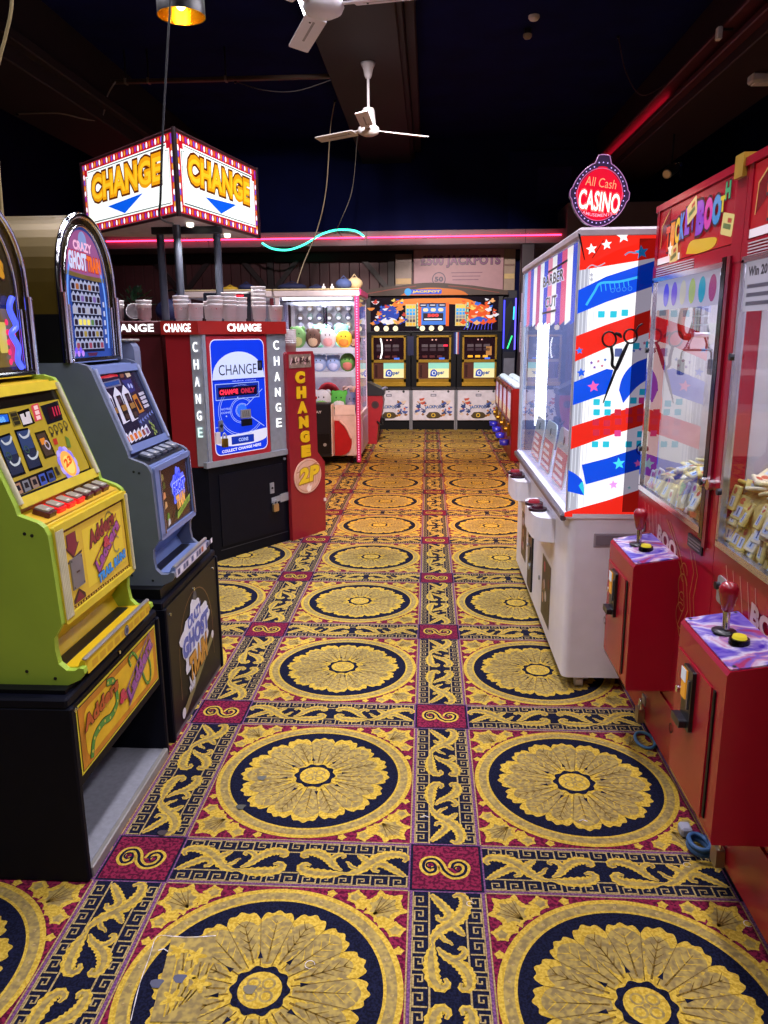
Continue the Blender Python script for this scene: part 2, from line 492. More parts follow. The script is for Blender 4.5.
# medallion
mx, my = SW+(PX_-SW)/2, SV+(PY_-SV)/2
cell.rect(fr0, SW, PX_, SV, PY_, C_RED, 0)
LF = [0.0]
def leaf(cx, cy, ang, r, mat, L, k=1.0, lobes=7):
    pts = []
    n = 56
    for i in range(n):
        t = 2*pi*i/n
        rr = r*(.72+.28*abs(cos(lobes*t/2)))*(1+.10*cos(lobes*4*t/2))*(1.0+.22*cos(t))
        pts.append((cx+rr*cos(t+ang), cy+k*rr*sin(t+ang)))
    LF[0] += .012
    cell.poly(fr0, pts, mat, L+LF[0])
for sx in (-1, 1):
    for sy in (-1, 1):
        ox, oy = mx+sx*(PX_-SW)/2, my+sy*(PY_-SV)/2
        ang = math.atan2(sy, sx); LF[0] = 0.0
        leaf(ox-sx*.070, oy-sy*.072, ang, .060, C_YEL, 1)
        leaf(ox-sx*.070, oy-sy*.072, ang, .040, C_TAN, 2)
        for dx, dy, a2 in ((.150, .030, 0 if sx > 0 else pi), (.030, .152, pi/2*sy)):
            leaf(ox-sx*dx, oy-sy*dy, a2, .027, C_YEL, 1, 1.0, 5)
            leaf(ox-sx*dx, oy-sy*dy, a2, .015, C_TAN, 2, 1.0, 5)
            leaf(ox-sx*(dx*1.45 if dx > .1 else dx*.62), oy-sy*(dy*1.45 if dy > .1 else dy*.62), a2, .014, C_YEL, 1, 1.0, 5)
        for dx, dy in ((.062, .128), (.128, .062)):
            leaf(ox-sx*dx, oy-sy*dy, ang+.6, .021, C_YEL, 1, 1.0, 5)
        for t in (-.75, -.35, 0, .35, .75):
            cell.line(fr0, [(ox-sx*.070-.03*cos(ang), oy-sy*.072-.03*sin(ang)), (ox-sx*.07+.052*cos(ang+t), oy-sy*.072+.052*sin(ang+t))], [.005, .0015], C_OLV, 3)
cell.ring(fr0, mx, my, .296, .349, C_YEL, 3, 64)
cell.ring(fr0, mx, my, .308, .334, C_TAN, 4, 64)
for i in range(36):
    t = 2*pi*i/36; cell.disc(fr0, mx+.321*cos(t), my+.321*sin(t), .0055, C_CRM, 5, 6)
cell.disc(fr0, mx, my, .300, C_NAVY, 4, 64)
pts = []
for i in range(256):
    t = 2*pi*i/256
    pts.append((mx+(.238+.026*abs(cos(8*t))**.6+.005*cos(48*t)+.004*sin(7*t))*cos(t), my+(.238+.026*abs(cos(8*t))**.6+.005*cos(48*t)+.004*sin(7*t))*sin(t)))
cell.poly(fr0, pts, C_YEL, 5)
for i in range(16):                         # feathered petals
    t = 2*pi*i/16
    L0, R0, W0 = (.080, .246, .043) if i % 2 == 0 else (.098, .236, .031)
    pl, pr = [], []
    for k in range(13):
        f = k/12; r = L0+(R0-L0)*f
        w = W0*(.25+1.5*f*(1-.52*f))*(1+.22*(k % 2))*(1 if k < 11 else .62 if k == 11 else .2)
        pl.append((r, w)); pr.append((r, -w))
    out = [(mx+a*cos(t)-b*sin(t), my+a*sin(t)+b*cos(t)) for a, b in pl+pr[::-1]]
    cell.poly(fr0, out, C_TAN, 6 if i % 2 else 7)
    cell.line(fr0, [(mx+.085*cos(t), my+.085*sin(t)), (mx+.225*cos(t), my+.225*sin(t))], [.006, .0015], C_OLV, 8)
    for k in (1, 2, 3, 4):
        r = .10+.028*k
        for sd in (-1, 1):
            e = (r+.026, sd*(W0*.62))
            cell.line(fr0, [(mx+r*cos(t), my+r*sin(t)), (mx+e[0]*cos(t)-e[1]*sin(t), my+e[0]*sin(t)+e[1]*cos(t))], [.0038, .001], C_YEL if i % 2 == 0 else C_OLV, 8)
    t2 = t+pi/16
    cell.line(fr0, [(mx+.075*cos(t2), my+.075*sin(t2)), (mx+.235*cos(t2), my+.235*sin(t2))], [.003, .0012], C_OLV, 9)
    if i % 2 == 0:
        cell.poly(fr0, [(mx+.098*cos(t2-.07), my+.098*sin(t2-.07)), (mx+.098*cos(t2+.07), my+.098*sin(t2+.07)), (mx+.122*cos(t2), my+.122*sin(t2))], C_NAVY, 10)
pts = []
for i in range(96):
    t = 2*pi*i/96; r = .066+.009*abs(cos(5*t))**2
    pts.append((mx+r*cos(t), my+r*sin(t)))
cell.poly(fr0, pts, C_NAVY, 10)
cell.disc(fr0, mx, my, .054, C_YEL, 11, 24)
for i in range(4):
    t = pi/4+pi/2*i
    cell.ring(fr0, mx+.026*cos(t), my+.026*sin(t), .012, .018, C_TAN, 12, 10)
cell.disc(fr0, mx, my, .008, C_TAN, 12, 8)

def build_floor():
    fl = B(); fl.mats = list(cell.mats)
    nv = len(cell.v)
    V, FC, MI = [], [], []
    hidden = lambda x0, x1, y0, y1: (x1 < -1.75 and y1 < 8.0) or (x0 > 2.3) or (x1 < -3.0) or (x0 > 1.35 and y1 < 5.6)
    for i in range(-5, 4):
        for j in range(-4, 13):
            x0, y0 = GX+i*PX_, GY+j*PY_
            if y0 > 13.1: continue
            if hidden(x0, x0+PX_, y0, y0+PY_) or y0 < -1.0: 
                fl.box(x0, x0+PX_, y0, y0+PY_, -.002, 0, C_TAN)
                continue
            n = len(fl.v)
            fl.v.extend([(a+x0, b+y0, c) for a, b, c in cell.v])
            fl.f.extend([tuple(q+n for q in f) for f in cell.f])
            fl.m.extend(cell.m); fl.sm.extend([False]*len(cell.f))
    fl.box(-6, 6, -2.6, 14, -.06, -.003, C_NAVY)
    # the mended patch near the left foreground, with frayed edges
    Z = T2((0, 0), (1, 0), (0, 1)); fl.L = .00025
    THR = carpet_mat('#b9b3b4', '#e6e0e2', 90, 'carpet_thread')
    px = lambda x, y: hit(x, y, (0, 0, 0), (0, 0, 1))[:2]
    patch = [px(172, 938), px(217, 937), px(203, 1004), px(196, 1023), px(150, 1023)]
    fl.poly(Z, patch, C_TAN, 14)
    for k in range(9):
        a = px(164+3*k, 1018-2*k); b = px(180+4.2*k, 948+3*k if k < 6 else 964)
        fl.line(Z, spline([a, ((a[0]+b[0])/2+.012*(k % 2), (a[1]+b[1])/2), b], 4), [.004]*9, C_OLV if k % 2 else C_YEL, 15)
    for c in ((178, 952), (196, 957), (186, 978), (172, 1000), (200, 985)):
        x, y = px(*c); leaf2 = [(x+.03*(.7+.3*cos(5*t))*cos(t), y+.03*(.7+.3*cos(5*t))*sin(t)) for t in [2*pi*q/40 for q in range(40)]]
        fl.poly(Z, leaf2, C_YEL, 16)
    edge = [px(*p) for p in ((131, 1022), (140, 985), (150, 957), (157, 938), (172, 937.5), (190, 938.5), (216, 937))]
    fl.line(Z, spline(edge, 3), [.001+.0022*random.random() for _ in range(19)], THR, 17)
    for c, col in (((157, 985), '#5a5c6e'), ((180, 980), '#5a5c6e'), ((241, 808), '#55564f'), ((262, 779), '#62635c'), ((163, 834), '#4b4244'), ((250, 991), '#77705e')):
        x, y = px(*c)
        m = carpet_mat(col, col, 60, 'carpet_stain')
        fl.poly(Z, [(x+.015*(1+.3*sin(3*t+x))*cos(t), y+.017*(1+.25*cos(2*t))*sin(t)) for t in [2*pi*q/14 for q in range(14)]], m, 18)
    for c, r in (((310, 966), .013), ((748, 925), .012), ((470, 905), .010), ((687, 866), .011)):    # stray loops of thread
        x, y = px(*c); fl.ring(Z, x, y, r-.0015, r, THR, 18, 18, 0, 5.2)
    for c in ((583, 822), (425, 818), (163, 952), (520, 640)):
        x, y = px(*c); fl.line(Z, [(x-.012, y), (x, y+.006), (x+.014, y-.002)], .003, THR, 18)
    o = fl.build('floor'); struct(o)
build_floor()

# ================================================================ shell
NAVYP = D('#0b1242', .8, var=.2, scale=2, spec=.1)
CEILP = D('#0a1048', .9, var=.2, scale=2, spec=.1)
MAROON = D('#2a0f17', .6, var=.2, scale=3)
BROWN = D('#30161a', .55, var=.25, scale=5)
ZC = 4.55
b = B(); b.box(-5.6, 4.7, -2.6, 13.4, ZC, ZC+.1, CEILP); struct(b.build('ceiling'))
b = B(); b.box(-5.7, -5.6, -2.6, 13.4, 0, ZC, NAVYP); struct(b.build('wall_left'))
b = B(); b.box(4.7, 4.8, -2.6, 13.4, 0, ZC, NAVYP); struct(b.build('wall_right'))
b = B(); b.box(-5.7, 4.8, -2.7, -2.6, 0, ZC, MAROON); struct(b.build('wall_front'))
# far wall: navy above the soffit, brown boarding below
b = B()
b.box(-5.7, 4.8, 13.2, 13.3, 0, ZC, NAVYP)
b.box(1.25, 3.0, 13.14, 13.2, 3.05, 4.35, D('#0f184e', .8, spec=.1), .02)
b.box(1.7, 2.25, 13.12, 13.14, 3.55, 4.1, D('#18225a', .7, spec=.1), .01)
PL = D('#4a2026', .5, var=.3, scale=3)
for i in range(36):
    x = -5.6+i*.165
    b.box(x, x+.16, 13.16, 13.2, 0, 2.86, PL, .006)
GREYW = D('#6d6670', .6, var=.06)
b.box(1.55, 4.7, 13.15, 13.2, 0, 2.86, GREYW)
struct(b.build('wall_back'))
b = B()
DKW = D('#241016', .5)
for x in (-4.1, -2.62, -.62):               # dark braced posts on the boarding
    b.box(x-.06, x+.06, 13.10, 13.16, 0, 2.84, DKW, .01)
    for sd in (-1, 1):
        fr = facing_front(x, 13.12)
        b.prism([(sd*.05, 2.20), (sd*.05, 2.32), (sd*.46, 2.80), (sd*.56, 2.80)], -.02, .02, DKW, fr)
b.box(-5.6, 1.5, 13.11, 13.15, 2.70, 2.84, DKW, .01)
struct(b.build('trim_1'))
SOF = D('#75636e', .55, var=.06, scale=2)
b = B()
b.box(-5.6, 2.05, 12.3, 13.15, 2.86, 3.07, SOF, .006)
b.box(2.05, 4.7, 12.25, 13.15, 2.86, 3.42, SOF, .006)
for x in (-3.4, -.95, 1.45): b.box(x-.004, x+.004, 12.296, 12.3, 2.86, 3.07, DKW)
struct(b.build('trim_2'))
POST = D('#2c1d2b', .45)
b = B(); b.box(1.40, 1.60, 12.32, 12.5, 0, 2.86, POST, .01); struct(b.build('trim_3'))
# ceiling beams
BEAM = D('#1f1218', .7, var=.15, scale=2)
b = B(); b.box(-1.07, -.29, -2.5, 13.2, 4.2, ZC, BEAM, .01)
b.box(-.34, -.24, -2.5, 13.2, 4.26, 4.36, BEAM, .01); b.box(-.24, -.14, -2.5, 13.2, 4.36, ZC, BEAM, .01)
struct(b.build('trim_4'))
b = B(); b.box(2.62, 3.34, -2.5, 13.2, 3.82, ZC, D('#2a1119', .6), .01)
b.box(2.52, 2.62, -2.5, 13.2, 3.90, 3.96, D('#4a1420', .5), .01); b.box(2.44, 2.62, -2.5, 13.2, 4.02, 4.06, D('#4a1420', .5), .01)
struct(b.build('trim_5'))
b = B(); b.box(-4.4, -3.56, -2.5, 13.2, 3.82, ZC, D('#1c0c12', .7), .01)
b.box(-3.56, -3.46, -2.5, 13.2, 3.95, 4.05, D('#1c0c12', .7), .01)
struct(b.build('trim_6'))

# ================================================================ camera, lights, view
cd = bpy.data.cameras.new('camera'); co = bpy.data.objects.new('camera', cd); COL.objects.link(co)
from mathutils import Matrix
M = Matrix(((CR[0], CU[0], -_fw[0], CAM[0]), (CR[1], CU[1], -_fw[1], CAM[1]), (CR[2], CU[2], -_fw[2], CAM[2]), (0, 0, 0, 1)))
co.matrix_world = M
cd.sensor_fit = 'HORIZONTAL'; cd.sensor_width = 36; cd.lens = 36*FPX/768; cd.clip_start = .02; cd.clip_end = 60
SC.camera = co
def area(name, loc, sx, sy, w, hx, rot=(0, 0, 0), spread=180):
    l = bpy.data.lights.new(name, 'AREA'); l.shape = 'RECTANGLE'; l.size = sx; l.size_y = sy
    l.energy = w; l.color = lin(hx)[:3]; l.spread = radians(spread)
    o = bpy.data.objects.new(name, l); COL.objects.link(o); o.location = loc; o.rotation_euler = rot
    return o
wd = bpy.data.worlds.new('world'); SC.world = wd; wd.use_nodes = True
wd.node_tree.nodes['Background'].inputs[0].default_value = lin('#2a2c48'); wd.node_tree.nodes['Background'].inputs[1].default_value = .05
SC.view_settings.view_transform = 'Standard'; SC.view_settings.look = 'None'
SC.view_settings.exposure = 0.0; SC.view_settings.gamma = 1.0; SC.view_settings.use_curve_mapping = False
try:
    SC.cycles.use_denoising = True
    SC.cycles.max_bounces = 8; SC.cycles.transparent_max_bounces = 16
    SC.cycles.sample_clamp_indirect = 4.0
except Exception: pass
# ================================================================ fruit machines on the left
def arch_pts(hw, z0, z1, zt, n=20):
    """outline of an arched head: (a, z) with a measured from its middle"""
    p = [(-hw, z0), (hw, z0)]
    for i in range(n+1):
        t = pi*i/n
        p.append((hw*cos(t), z1+(zt-z1)*sin(t)**.92))
    return p
def slot_machine(y0, y1, C, label, art_up, art_low, art_top, nbtn, lit_btn):
    W = y1-y0; ym = (y0+y1)/2
    t = thing('fruit_machine', label, 'fruit machine', (-1.3, ym, .62))
    S = F((0, 0, 0), (1, 0, 0), (0, 0, 1))                 # side outline: a = X, b = Z, normal = -Y
    prof = [(-1.62, .62), (-.985, .62), (-.948, .637), (-.934, .656), (-.936, .670), (-.948, .672), (-.962, .664), (-.985, .664), (-1.006, .684),
            (-1.012, .725), (-1.010, .760), (-.996, .782), (-.985, .80), (-.990, .93), (-.996, 1.055), (-1.006, 1.077), (-1.022, 1.090),
            (-1.075, 1.110), (-1.080, 1.135), (-1.186, 1.425), (-1.20, 1.445), (-1.235, 1.455), (-1.62, 1.455)]
    for k, (ya, yb) in enumerate(((y0, y0+.022), (y1-.022, y1))):
        b = B(); b.prism(prof, -yb, -ya, C['side'], S)
        for (x, z) in ((-1.06, 1.06), (-1.04, 1.055), (-1.02, .64), (-1.30, .70), (-1.10, .66), (-1.25, .75)):
            b.cyl((x, ya-.001 if k == 0 else yb, z), (x, ya if k == 0 else yb+.001, z), .005, DKMETAL, seg=8)
        b.build('side_panel', t)
    body = [(-1.60, .62), (-.99, .62), (-.955, .64), (-.940, .664), (-.940, .684), (-.952, .686), (-.962, .668), (-1.050, .660), (-1.070, .70), (-1.045, .735),
            (-1.012, .772), (-1.000, .792), (-1.000, 1.050), (-1.012, 1.074), (-1.026, 1.082), (-1.092, 1.104), (-1.098, 1.12), (-1.20, 1.415), (-1.215, 1.44), (-1.60, 1.44)]
    b = B(); b.prism(body, -(y1-.022), -(y0+.022), C['body'], S)
    b.box(-1.048, -.966, y0+.04, y1-.04, .6605, .664, DKMETAL)
    b.box(-.951, -.937, y0+.024, y1-.024, .683, .692, D('#a9a4a0', .35, .6), .003)
    b.build('cabinet', t)
    b = B()                                               # payout lip plate
    fl = F((-.9395, y0+.03, .640), (0, 1, 0), (0, 0, 1))
    b.rrect(fl, 0, W-.06, 0, .036, .006, C['lip'], 1)
    if C['kind'] == 'yellow':
        for i in range(9): b.rect(fl, .03+i*.054, .07+i*.054, .008, .028, D('#c99a22', .4), 2)
        b.disc(fl, W*.52, .018, .018, D('#2a3460', .4), 3); b.ring(fl, W*.52, .018, .011, .014, D('#8f95a8', .4), 4, 16)
    else:
        pass
        for i in range(14):
            b.rect(fl, .02+i*.035, .046+i*.035, .007, .029, D(('#3b4270', '#c4673e', '#e6e2ee', '#55608f')[i % 4 if 5 < i < 10 else (0, 2, 3)[i % 3]], .4), 2)
    b.build('payout_lip', t)
    # lower door: glass between rounded trims
    lo = F((-.992, y0+.022, .800), (0, 1, 0), (-.0085, 0, .25))
    b = B()
    H = .262; G = .050
    fw = W-.044
    b.rrect(lo, -.004, fw+.004, -.012, H+.012, .012, C['trim'], 1)
    for a0, a1, c0, c1 in ((0, G, 0, H), (fw-.022, fw, 0, H), (0, fw, -.010, .012), (0, fw, H-.012, H+.010)):
        b.prism(rrpts(a0, a1, c0, c1, .008), 0, .012, C['trim'], lo)
    if C['kind'] == 'yellow':
        for i in range(5): b.cyl(lo(.006+i*.009, .005, .010), lo(.006+i*.009, H-.005, .010), .0052, C['edge'], seg=8)
        b.cyl(lo(fw-.008, .0, .012), lo(fw-.008, H, .012), .007, C['edge'], seg=8)
    else:
        for a in (G-.004, fw-.018): b.cyl(lo(a, .008, .013), lo(a, H-.008, .013), .004, CHROME, seg=8)
    b.build('lower_door', t)
    A = F(lo(G, .012, .004), lo.u, lo.v)
    b = B(); art_low(b, A, fw-G-.022, H-.024); b.build('lower_glass', t, C['lowlabel'])
    # upper glass between sloping trims
    up = F((-1.092, y0+.022, 1.128), (0, 1, 0), (-.110, 0, .300))
    H2 = .316
    b = B()
    for a0, a1, c0, c1 in ((0, .016, 0, H2), (fw-.016, fw, 0, H2), (0, fw, -.012, .018), (0, fw, H2-.020, H2+.008)):
        b.prism(rrpts(a0, a1, c0, c1, .006), 0, .016, C['trim'], up)
    for a in (.008, fw-.008): b.cyl(up(a, 0, .016), up(a, H2, .016), .009, C['edge'], seg=10)
    b.build('upper_frame', t)
    A = F(up(.016, .018, .006), up.u, up.v)
    b = B(); art_up(b, A, fw-.032, H2-.038); b.build('upper_glass', t, C['uplabel'])
    # button shelf
    sh = F((-1.012, y0+.022, 1.0775), (0, 1, 0), (-.080, 0, .024))
    b = B(); b.rect(sh, .004, fw-.004, .004, .084, C['shelf'], 3)
    b.build('button_shelf', t)
    for i in range(nbtn):
        a = .05+(fw-.14)*(i/(nbtn-1)) if C['kind'] == 'yellow' else .06+(fw-.15)*(i/(nbtn-1))
        b = B(); on = i in lit_btn
        hb = .050 if C['kind'] == 'yellow' else .055
        b.prism(rrpts(a, a+hb, .016, .066, .006), .002, .016, E('#f0141e', .9) if on else C['btn'], sh)
        b.prism(rrpts(a+.006, a+hb-.004, .024, .064, .004), .016, .021, D('#8d8779', .3) if C['kind'] == 'yellow' else D('#7f8694', .3), sh)
        b.rect(sh, a+.014, a+.032, .030, .036, D('#d7d2c4', .3), 31)
        b.build('button', t, 'lit red button' if on else None)
    # arched head
    xf = -1.272
    hd = F((xf, ym, 0), (0, 1, 0), (0, 0, 1))
    hw = W/2
    out = arch_pts(hw, 1.455, 1.735, 1.985)
    b = B()
    b.prism(arch_pts(hw, 1.625, 1.735, 1.985), -.34, -.012, C['head'], hd); b.prism([(-hw, 1.455), (hw, 1.455), (hw, 1.625), (-hw, 1.625)], -.34, -.012, D('#0a090c', .4, spec=.3), hd)
    b.build('arched_head', t)
    b = B()
    arc = [hd(a*.995, z, 0) for a, z in [out[1]]+out[2:]+[out[0]]]
    b.tube(arc, .012, CHROME, 8)
    inn = arch_pts(hw-.052, 1.468, 1.70, 1.950)
    b.tube([hd(a, z, -.004) for a, z in [inn[1]]+inn[2:]+[inn[0]]], .006, CHROME, 8)
    # band between the two arches
    o2 = [out[1]]+out[2:]+[out[0]]; i2 = [inn[1]]+inn[2:]+[inn[0]]
    vs = []
    for p, q in zip(o2, i2): vs += [hd(p[0], p[1], -.004), hd(q[0], q[1], -.010)]
    b.add(vs, [(2*i, 2*i+1, 2*i+3, 2*i+2) for i in range(len(o2)-1)], C['band'])
    for sd in (-1, 1):
        b.cyl(hd(sd*(hw-.006), 1.455, .004), hd(sd*(hw-.006), 1.70, .004), .018, CHROME, seg=12)
        b.cyl(hd(sd*(hw-.050), 1.470, .002), hd(sd*(hw-.050), 1.66, .002), .008, CHROME, seg=10)
    b.box(xf-.01, xf+.02, y0+.02, y1-.02, 1.452, 1.470, CHROME, .005)
    b.build('chrome_arch', t)
    b = B(); art_top(b, F(hd(0, 0, -.008), hd.u, hd.v), inn, hw-.052); b.build('head_glass', t, C['toplabel'])
    if C.get('flank'):
        b = B()                                           # rounded side wing beyond the machine
        fr = facing_front(-1.20, y1+.07)
        b.prism(rrpts(-.22, -.012, 1.36, 1.53, .045), -.02, .05, D('#77809e', .4), fr)
        b.box(-1.44, -1.22, y1, y1+.12, 1.525, 1.535, D('#8b867e', .5), .004)
        b.box(-1.40, -1.28, y1-.004, y1+.03, 1.40, 1.48, DKMETAL)
        b.build('side_wing', t)
    t.location.x -= .022
    if C['kind'] == 'yellow': t.location.z -= .028
    return t

# ---- prints for the yellow machine
def y_up(b, A, W, H):
    q = lambda x, y: A.px(x, y)
    b.rect(A, 0, W, 0, H, D('#12110f', .15), 0)
    b.rrect(A, .006, W-.006, .006, H-.012, .01, E('#a68f2a', .30, '#9a8425'), 1)
    b.rect(A, 0, W, H*.885, H, D('#17130f', .15), 2)
    cl = lambda p: (min(W-.006, max(.006, p[0])), min(H-.004, max(.006, p[1])))
    def P(pts, m, L): b.poly(A, [cl(q(*p)) for p in pts], m, L)
    s = lambda pts: [(p[0]/6.827, 370+p[1]/6.827) for p in pts]
    K = D('#120e12', .12)
    P(s([(0, 232), (95, 228), (112, 298), (0, 318)]), D('#151519', .15), 3); P(s([(0, 240), (88, 236), (100, 285), (0, 300)]), E('#1f5fd0', .8), 4)
    b.text(A, '888888', q(0, 413)[0]-.03, q(12, 413)[0], q(12, 412)[1], q(12, 406)[1], E('#6fb4ff', .9), 5)
    P(s([(100, 222), (150, 212), (182, 308), (135, 322)]), D('#6d6128', .2), 3)
    for r_ in range(3): P(s([(108+12*r_, 232+28*r_), (148+12*r_, 224+28*r_), (156+12*r_, 246+28*r_), (116+12*r_, 254+28*r_)]), D('#2f2b1d', .2), 4)
    P(s([(155, 222), (232, 198), (278, 300), (200, 326)]), K, 3)
    P(s([(172, 240), (198, 232), (206, 258), (216, 256), (210, 226), (236, 218), (258, 296), (196, 312)]), D('#cfc9c6', .3), 4)
    P(s([(248, 180), (296, 164), (328, 275), (280, 290)]), E('#e0485a', .55), 3)
    for r_ in range(3): P(s([(264+9*r_, 186+34*r_), (290+9*r_, 178+34*r_), (298+9*r_, 204+34*r_), (272+9*r_, 212+34*r_)]), E('#f3c9c6', .7), 4)
    P(s([(312, 186), (430, 150), (466, 280), (362, 312)]), D('#1d1b22', .12), 3)
    P(s([(356, 198), (422, 178), (444, 262), (380, 282)]), D('#31141c', .12), 4)
    for r_ in range(3): P(s([(386+18*r_, 196-5*r_), (394+18*r_, 194-5*r_), (412+18*r_, 256-5*r_), (404+18*r_, 258-5*r_)]), E('#c42a48', .7), 5)
    reels = ([(-40, 450), (45, 520), (95, 690), (-10, 740)], [(8, 392), (105, 362), (218, 642), (122, 672)], [(135, 345), (228, 330), (332, 600), (240, 628)])
    for n, r in enumerate(reels):
        P(s(r), D('#0d0c0f', .1), 3)
        c = (sum(p[0] for p in r)/4, sum(p[1] for p in r)/4)
        ins = [(c[0]+(p[0]-c[0])*.86, c[1]+(p[1]-c[1])*.90) for p in r]
        P(s(ins), E('#2b3350', .35), 4)
        up_ = [ins[0], ins[1], ((ins[1][0]+ins[2][0])/2, (ins[1][1]+ins[2][1])/2), ((ins[0][0]+ins[3][0])/2, (ins[0][1]+ins[3][1])/2)]
        P(s(up_), E('#3b4f7e', .35), 5)
        for dy in (-.5, .35):
            pts = [(c[0]-34+dy*70, c[1]-18+dy*170), (c[0]-6+dy*70, c[1]+8+dy*170), (c[0]+26+dy*70, c[1]-6+dy*170), (c[0]+34+dy*70, c[1]-44+dy*170)]
            b.line(A, spline([q(p[0]/6.827, 370+p[1]/6.827) for p in pts], 4), .007, E('#c9cfd6', .55), 6)
        b.ring(A, *q((c[0]-16)/6.827, 370+(c[1]+4)/6.827), .008, .012, D('#2c4a38', .3), 6, 14)
    P(s([(272, 366), (345, 348), (420, 520), (345, 545)]), D('#2b2412', .12), 3)
    P(s([(284, 380), (340, 364), (404, 512), (350, 530)]), E('#5b4636', .3), 4)
    P(s([(305, 410), (335, 400), (352, 440), (322, 452)]), E('#e58a2a', .6), 5); b.ring(A, *q(52.5, 436), .010, .016, E('#c9b8c8', .5), 5, 14)
    for i in range(4):
        c = q((385+32*i)/6.827, 370+(352-13*i)/6.827); b.ring(A, c[0], c[1], .009, .013, D('#3a331c', .3), 4, 12); c = q((392+32*i)/6.827, 370+(385-13*i)/6.827); b.disc(A, c[0], c[1], .006, D('#2a2415', .3), 4, 10)
    P(s([(395, 412), (420, 405), (434, 445), (408, 452)]), E('#c43c2c', .5), 4); P(s([(478, 392), (505, 410), (522, 470), (495, 470)]), D('#5f7a2e', .3), 4)
    c = q(73.5, 455)
    for i in range(11):
        a = 2*pi*i/11; b.disc(A, c[0]+.040*cos(a), c[1]+.040*sin(a), .019, E('#8f7fe8' if i % 2 else '#b9a6f0', .8), 4, 10)
    b.disc(A, c[0], c[1], .042, E('#f0a94e', .9), 5)
    b.disc(A, c[0], c[1]-.004, .030, E('#f7c763', 1.0), 6)
    b.text(A, '23', c[0]-.026, c[0]+.026, c[1]-.012, c[1]+.014, E('#d1571c', 1.0), 7, .06, rise=.012)
    # feature tiles along the bottom
    P(s([(5, 745), (395, 600), (425, 680), (45, 850)]), D('#17110f', .12), 3)
    cols = ('#b58f86', '#8f8a83', '#b88a6a', '#8a8990', '#a98a78', '#4a63c4', '#3c4f94')
    for i, cc in enumerate(cols):
        x0, y0 = 18+i*55, 757-i*20.5
        P(s([(x0+4, y0), (x0+46, y0-15), (x0+72, y0+56), (x0+30, y0+74)]), E(cc, .38), 4)
        P(s([(x0+18, y0+12), (x0+40, y0+4), (x0+56, y0+38), (x0+30, y0+48)]), E('#2c2320', .1), 5)
    P(s([(404, 600), (435, 588), (460, 660), (428, 672)]), D('#8f7d2c', .3), 4)
    b.text(A, '1', q(60.5, 462)[0], q(63.5, 462)[0], q(62, 467)[1], q(62, 458)[1], D('#221c10', .3), 5)
def quadmap(c, W, H):
    """picture quad (bottom-left, bottom-right, top-right, top-left) -> panel rectangle"""
    def f(x, y):
        s = t = .5
        for _ in range(30):
            e = [sum(w*p[k] for w, p in zip(((1-s)*(1-t), s*(1-t), s*t, (1-s)*t), c))-(x, y)[k] for k in (0, 1)]
            ds = [(1-t)*(c[1][k]-c[0][k])+t*(c[2][k]-c[3][k]) for k in (0, 1)]
            dt = [(1-s)*(c[3][k]-c[0][k])+s*(c[2][k]-c[1][k]) for k in (0, 1)]
            D_ = ds[0]*dt[1]-ds[1]*dt[0]
            s -= (e[0]*dt[1]-e[1]*dt[0])/D_; t -= (ds[0]*e[1]-ds[1]*e[0])/D_
        return (min(W-.006, max(.006, s*W)), min(H-.006, max(.006, t*H)))
    return f
def snake(b, A, pts, w, L):
    b.line(A, spline(pts, 5), w*1.25, D('#16210f', .3), L); b.line(A, spline(pts, 5), w, D('#3f8a3a', .3), L+1); 
    q = spline(pts, 5)
    for i in range(2, len(q)-1, 3): b.disc(A, q[i][0], q[i][1], w*.26, D('#d9c54a', .3), L+2, 8)
def ladder_text(b, A, x0, y0, x1, y1, txt, m1, m2, h, L, bold=.05):
    d = math.hypot(x1-x0, y1-y0); T = F(A(x0, y0), sub(A(x1, y1), A(x0, y0)), cross(A.n, sub(A(x1, y1), A(x0, y0))))
    for off in (-h*.14, h*1.08): b.line(T, [(-d*.04, off), (d*1.04, off)], h*.14, m2, L)
    n = len(txt)
    for i in range(n+1): b.line(T, [(d*i/n, -h*.1), (d*i/n, h*1.05)], h*.07, m2, L)
    b.text(T, txt, d*.02, d*.98, 0, h, m1, L+1, bold, edge=D('#2b1030', .3), ew=.05)
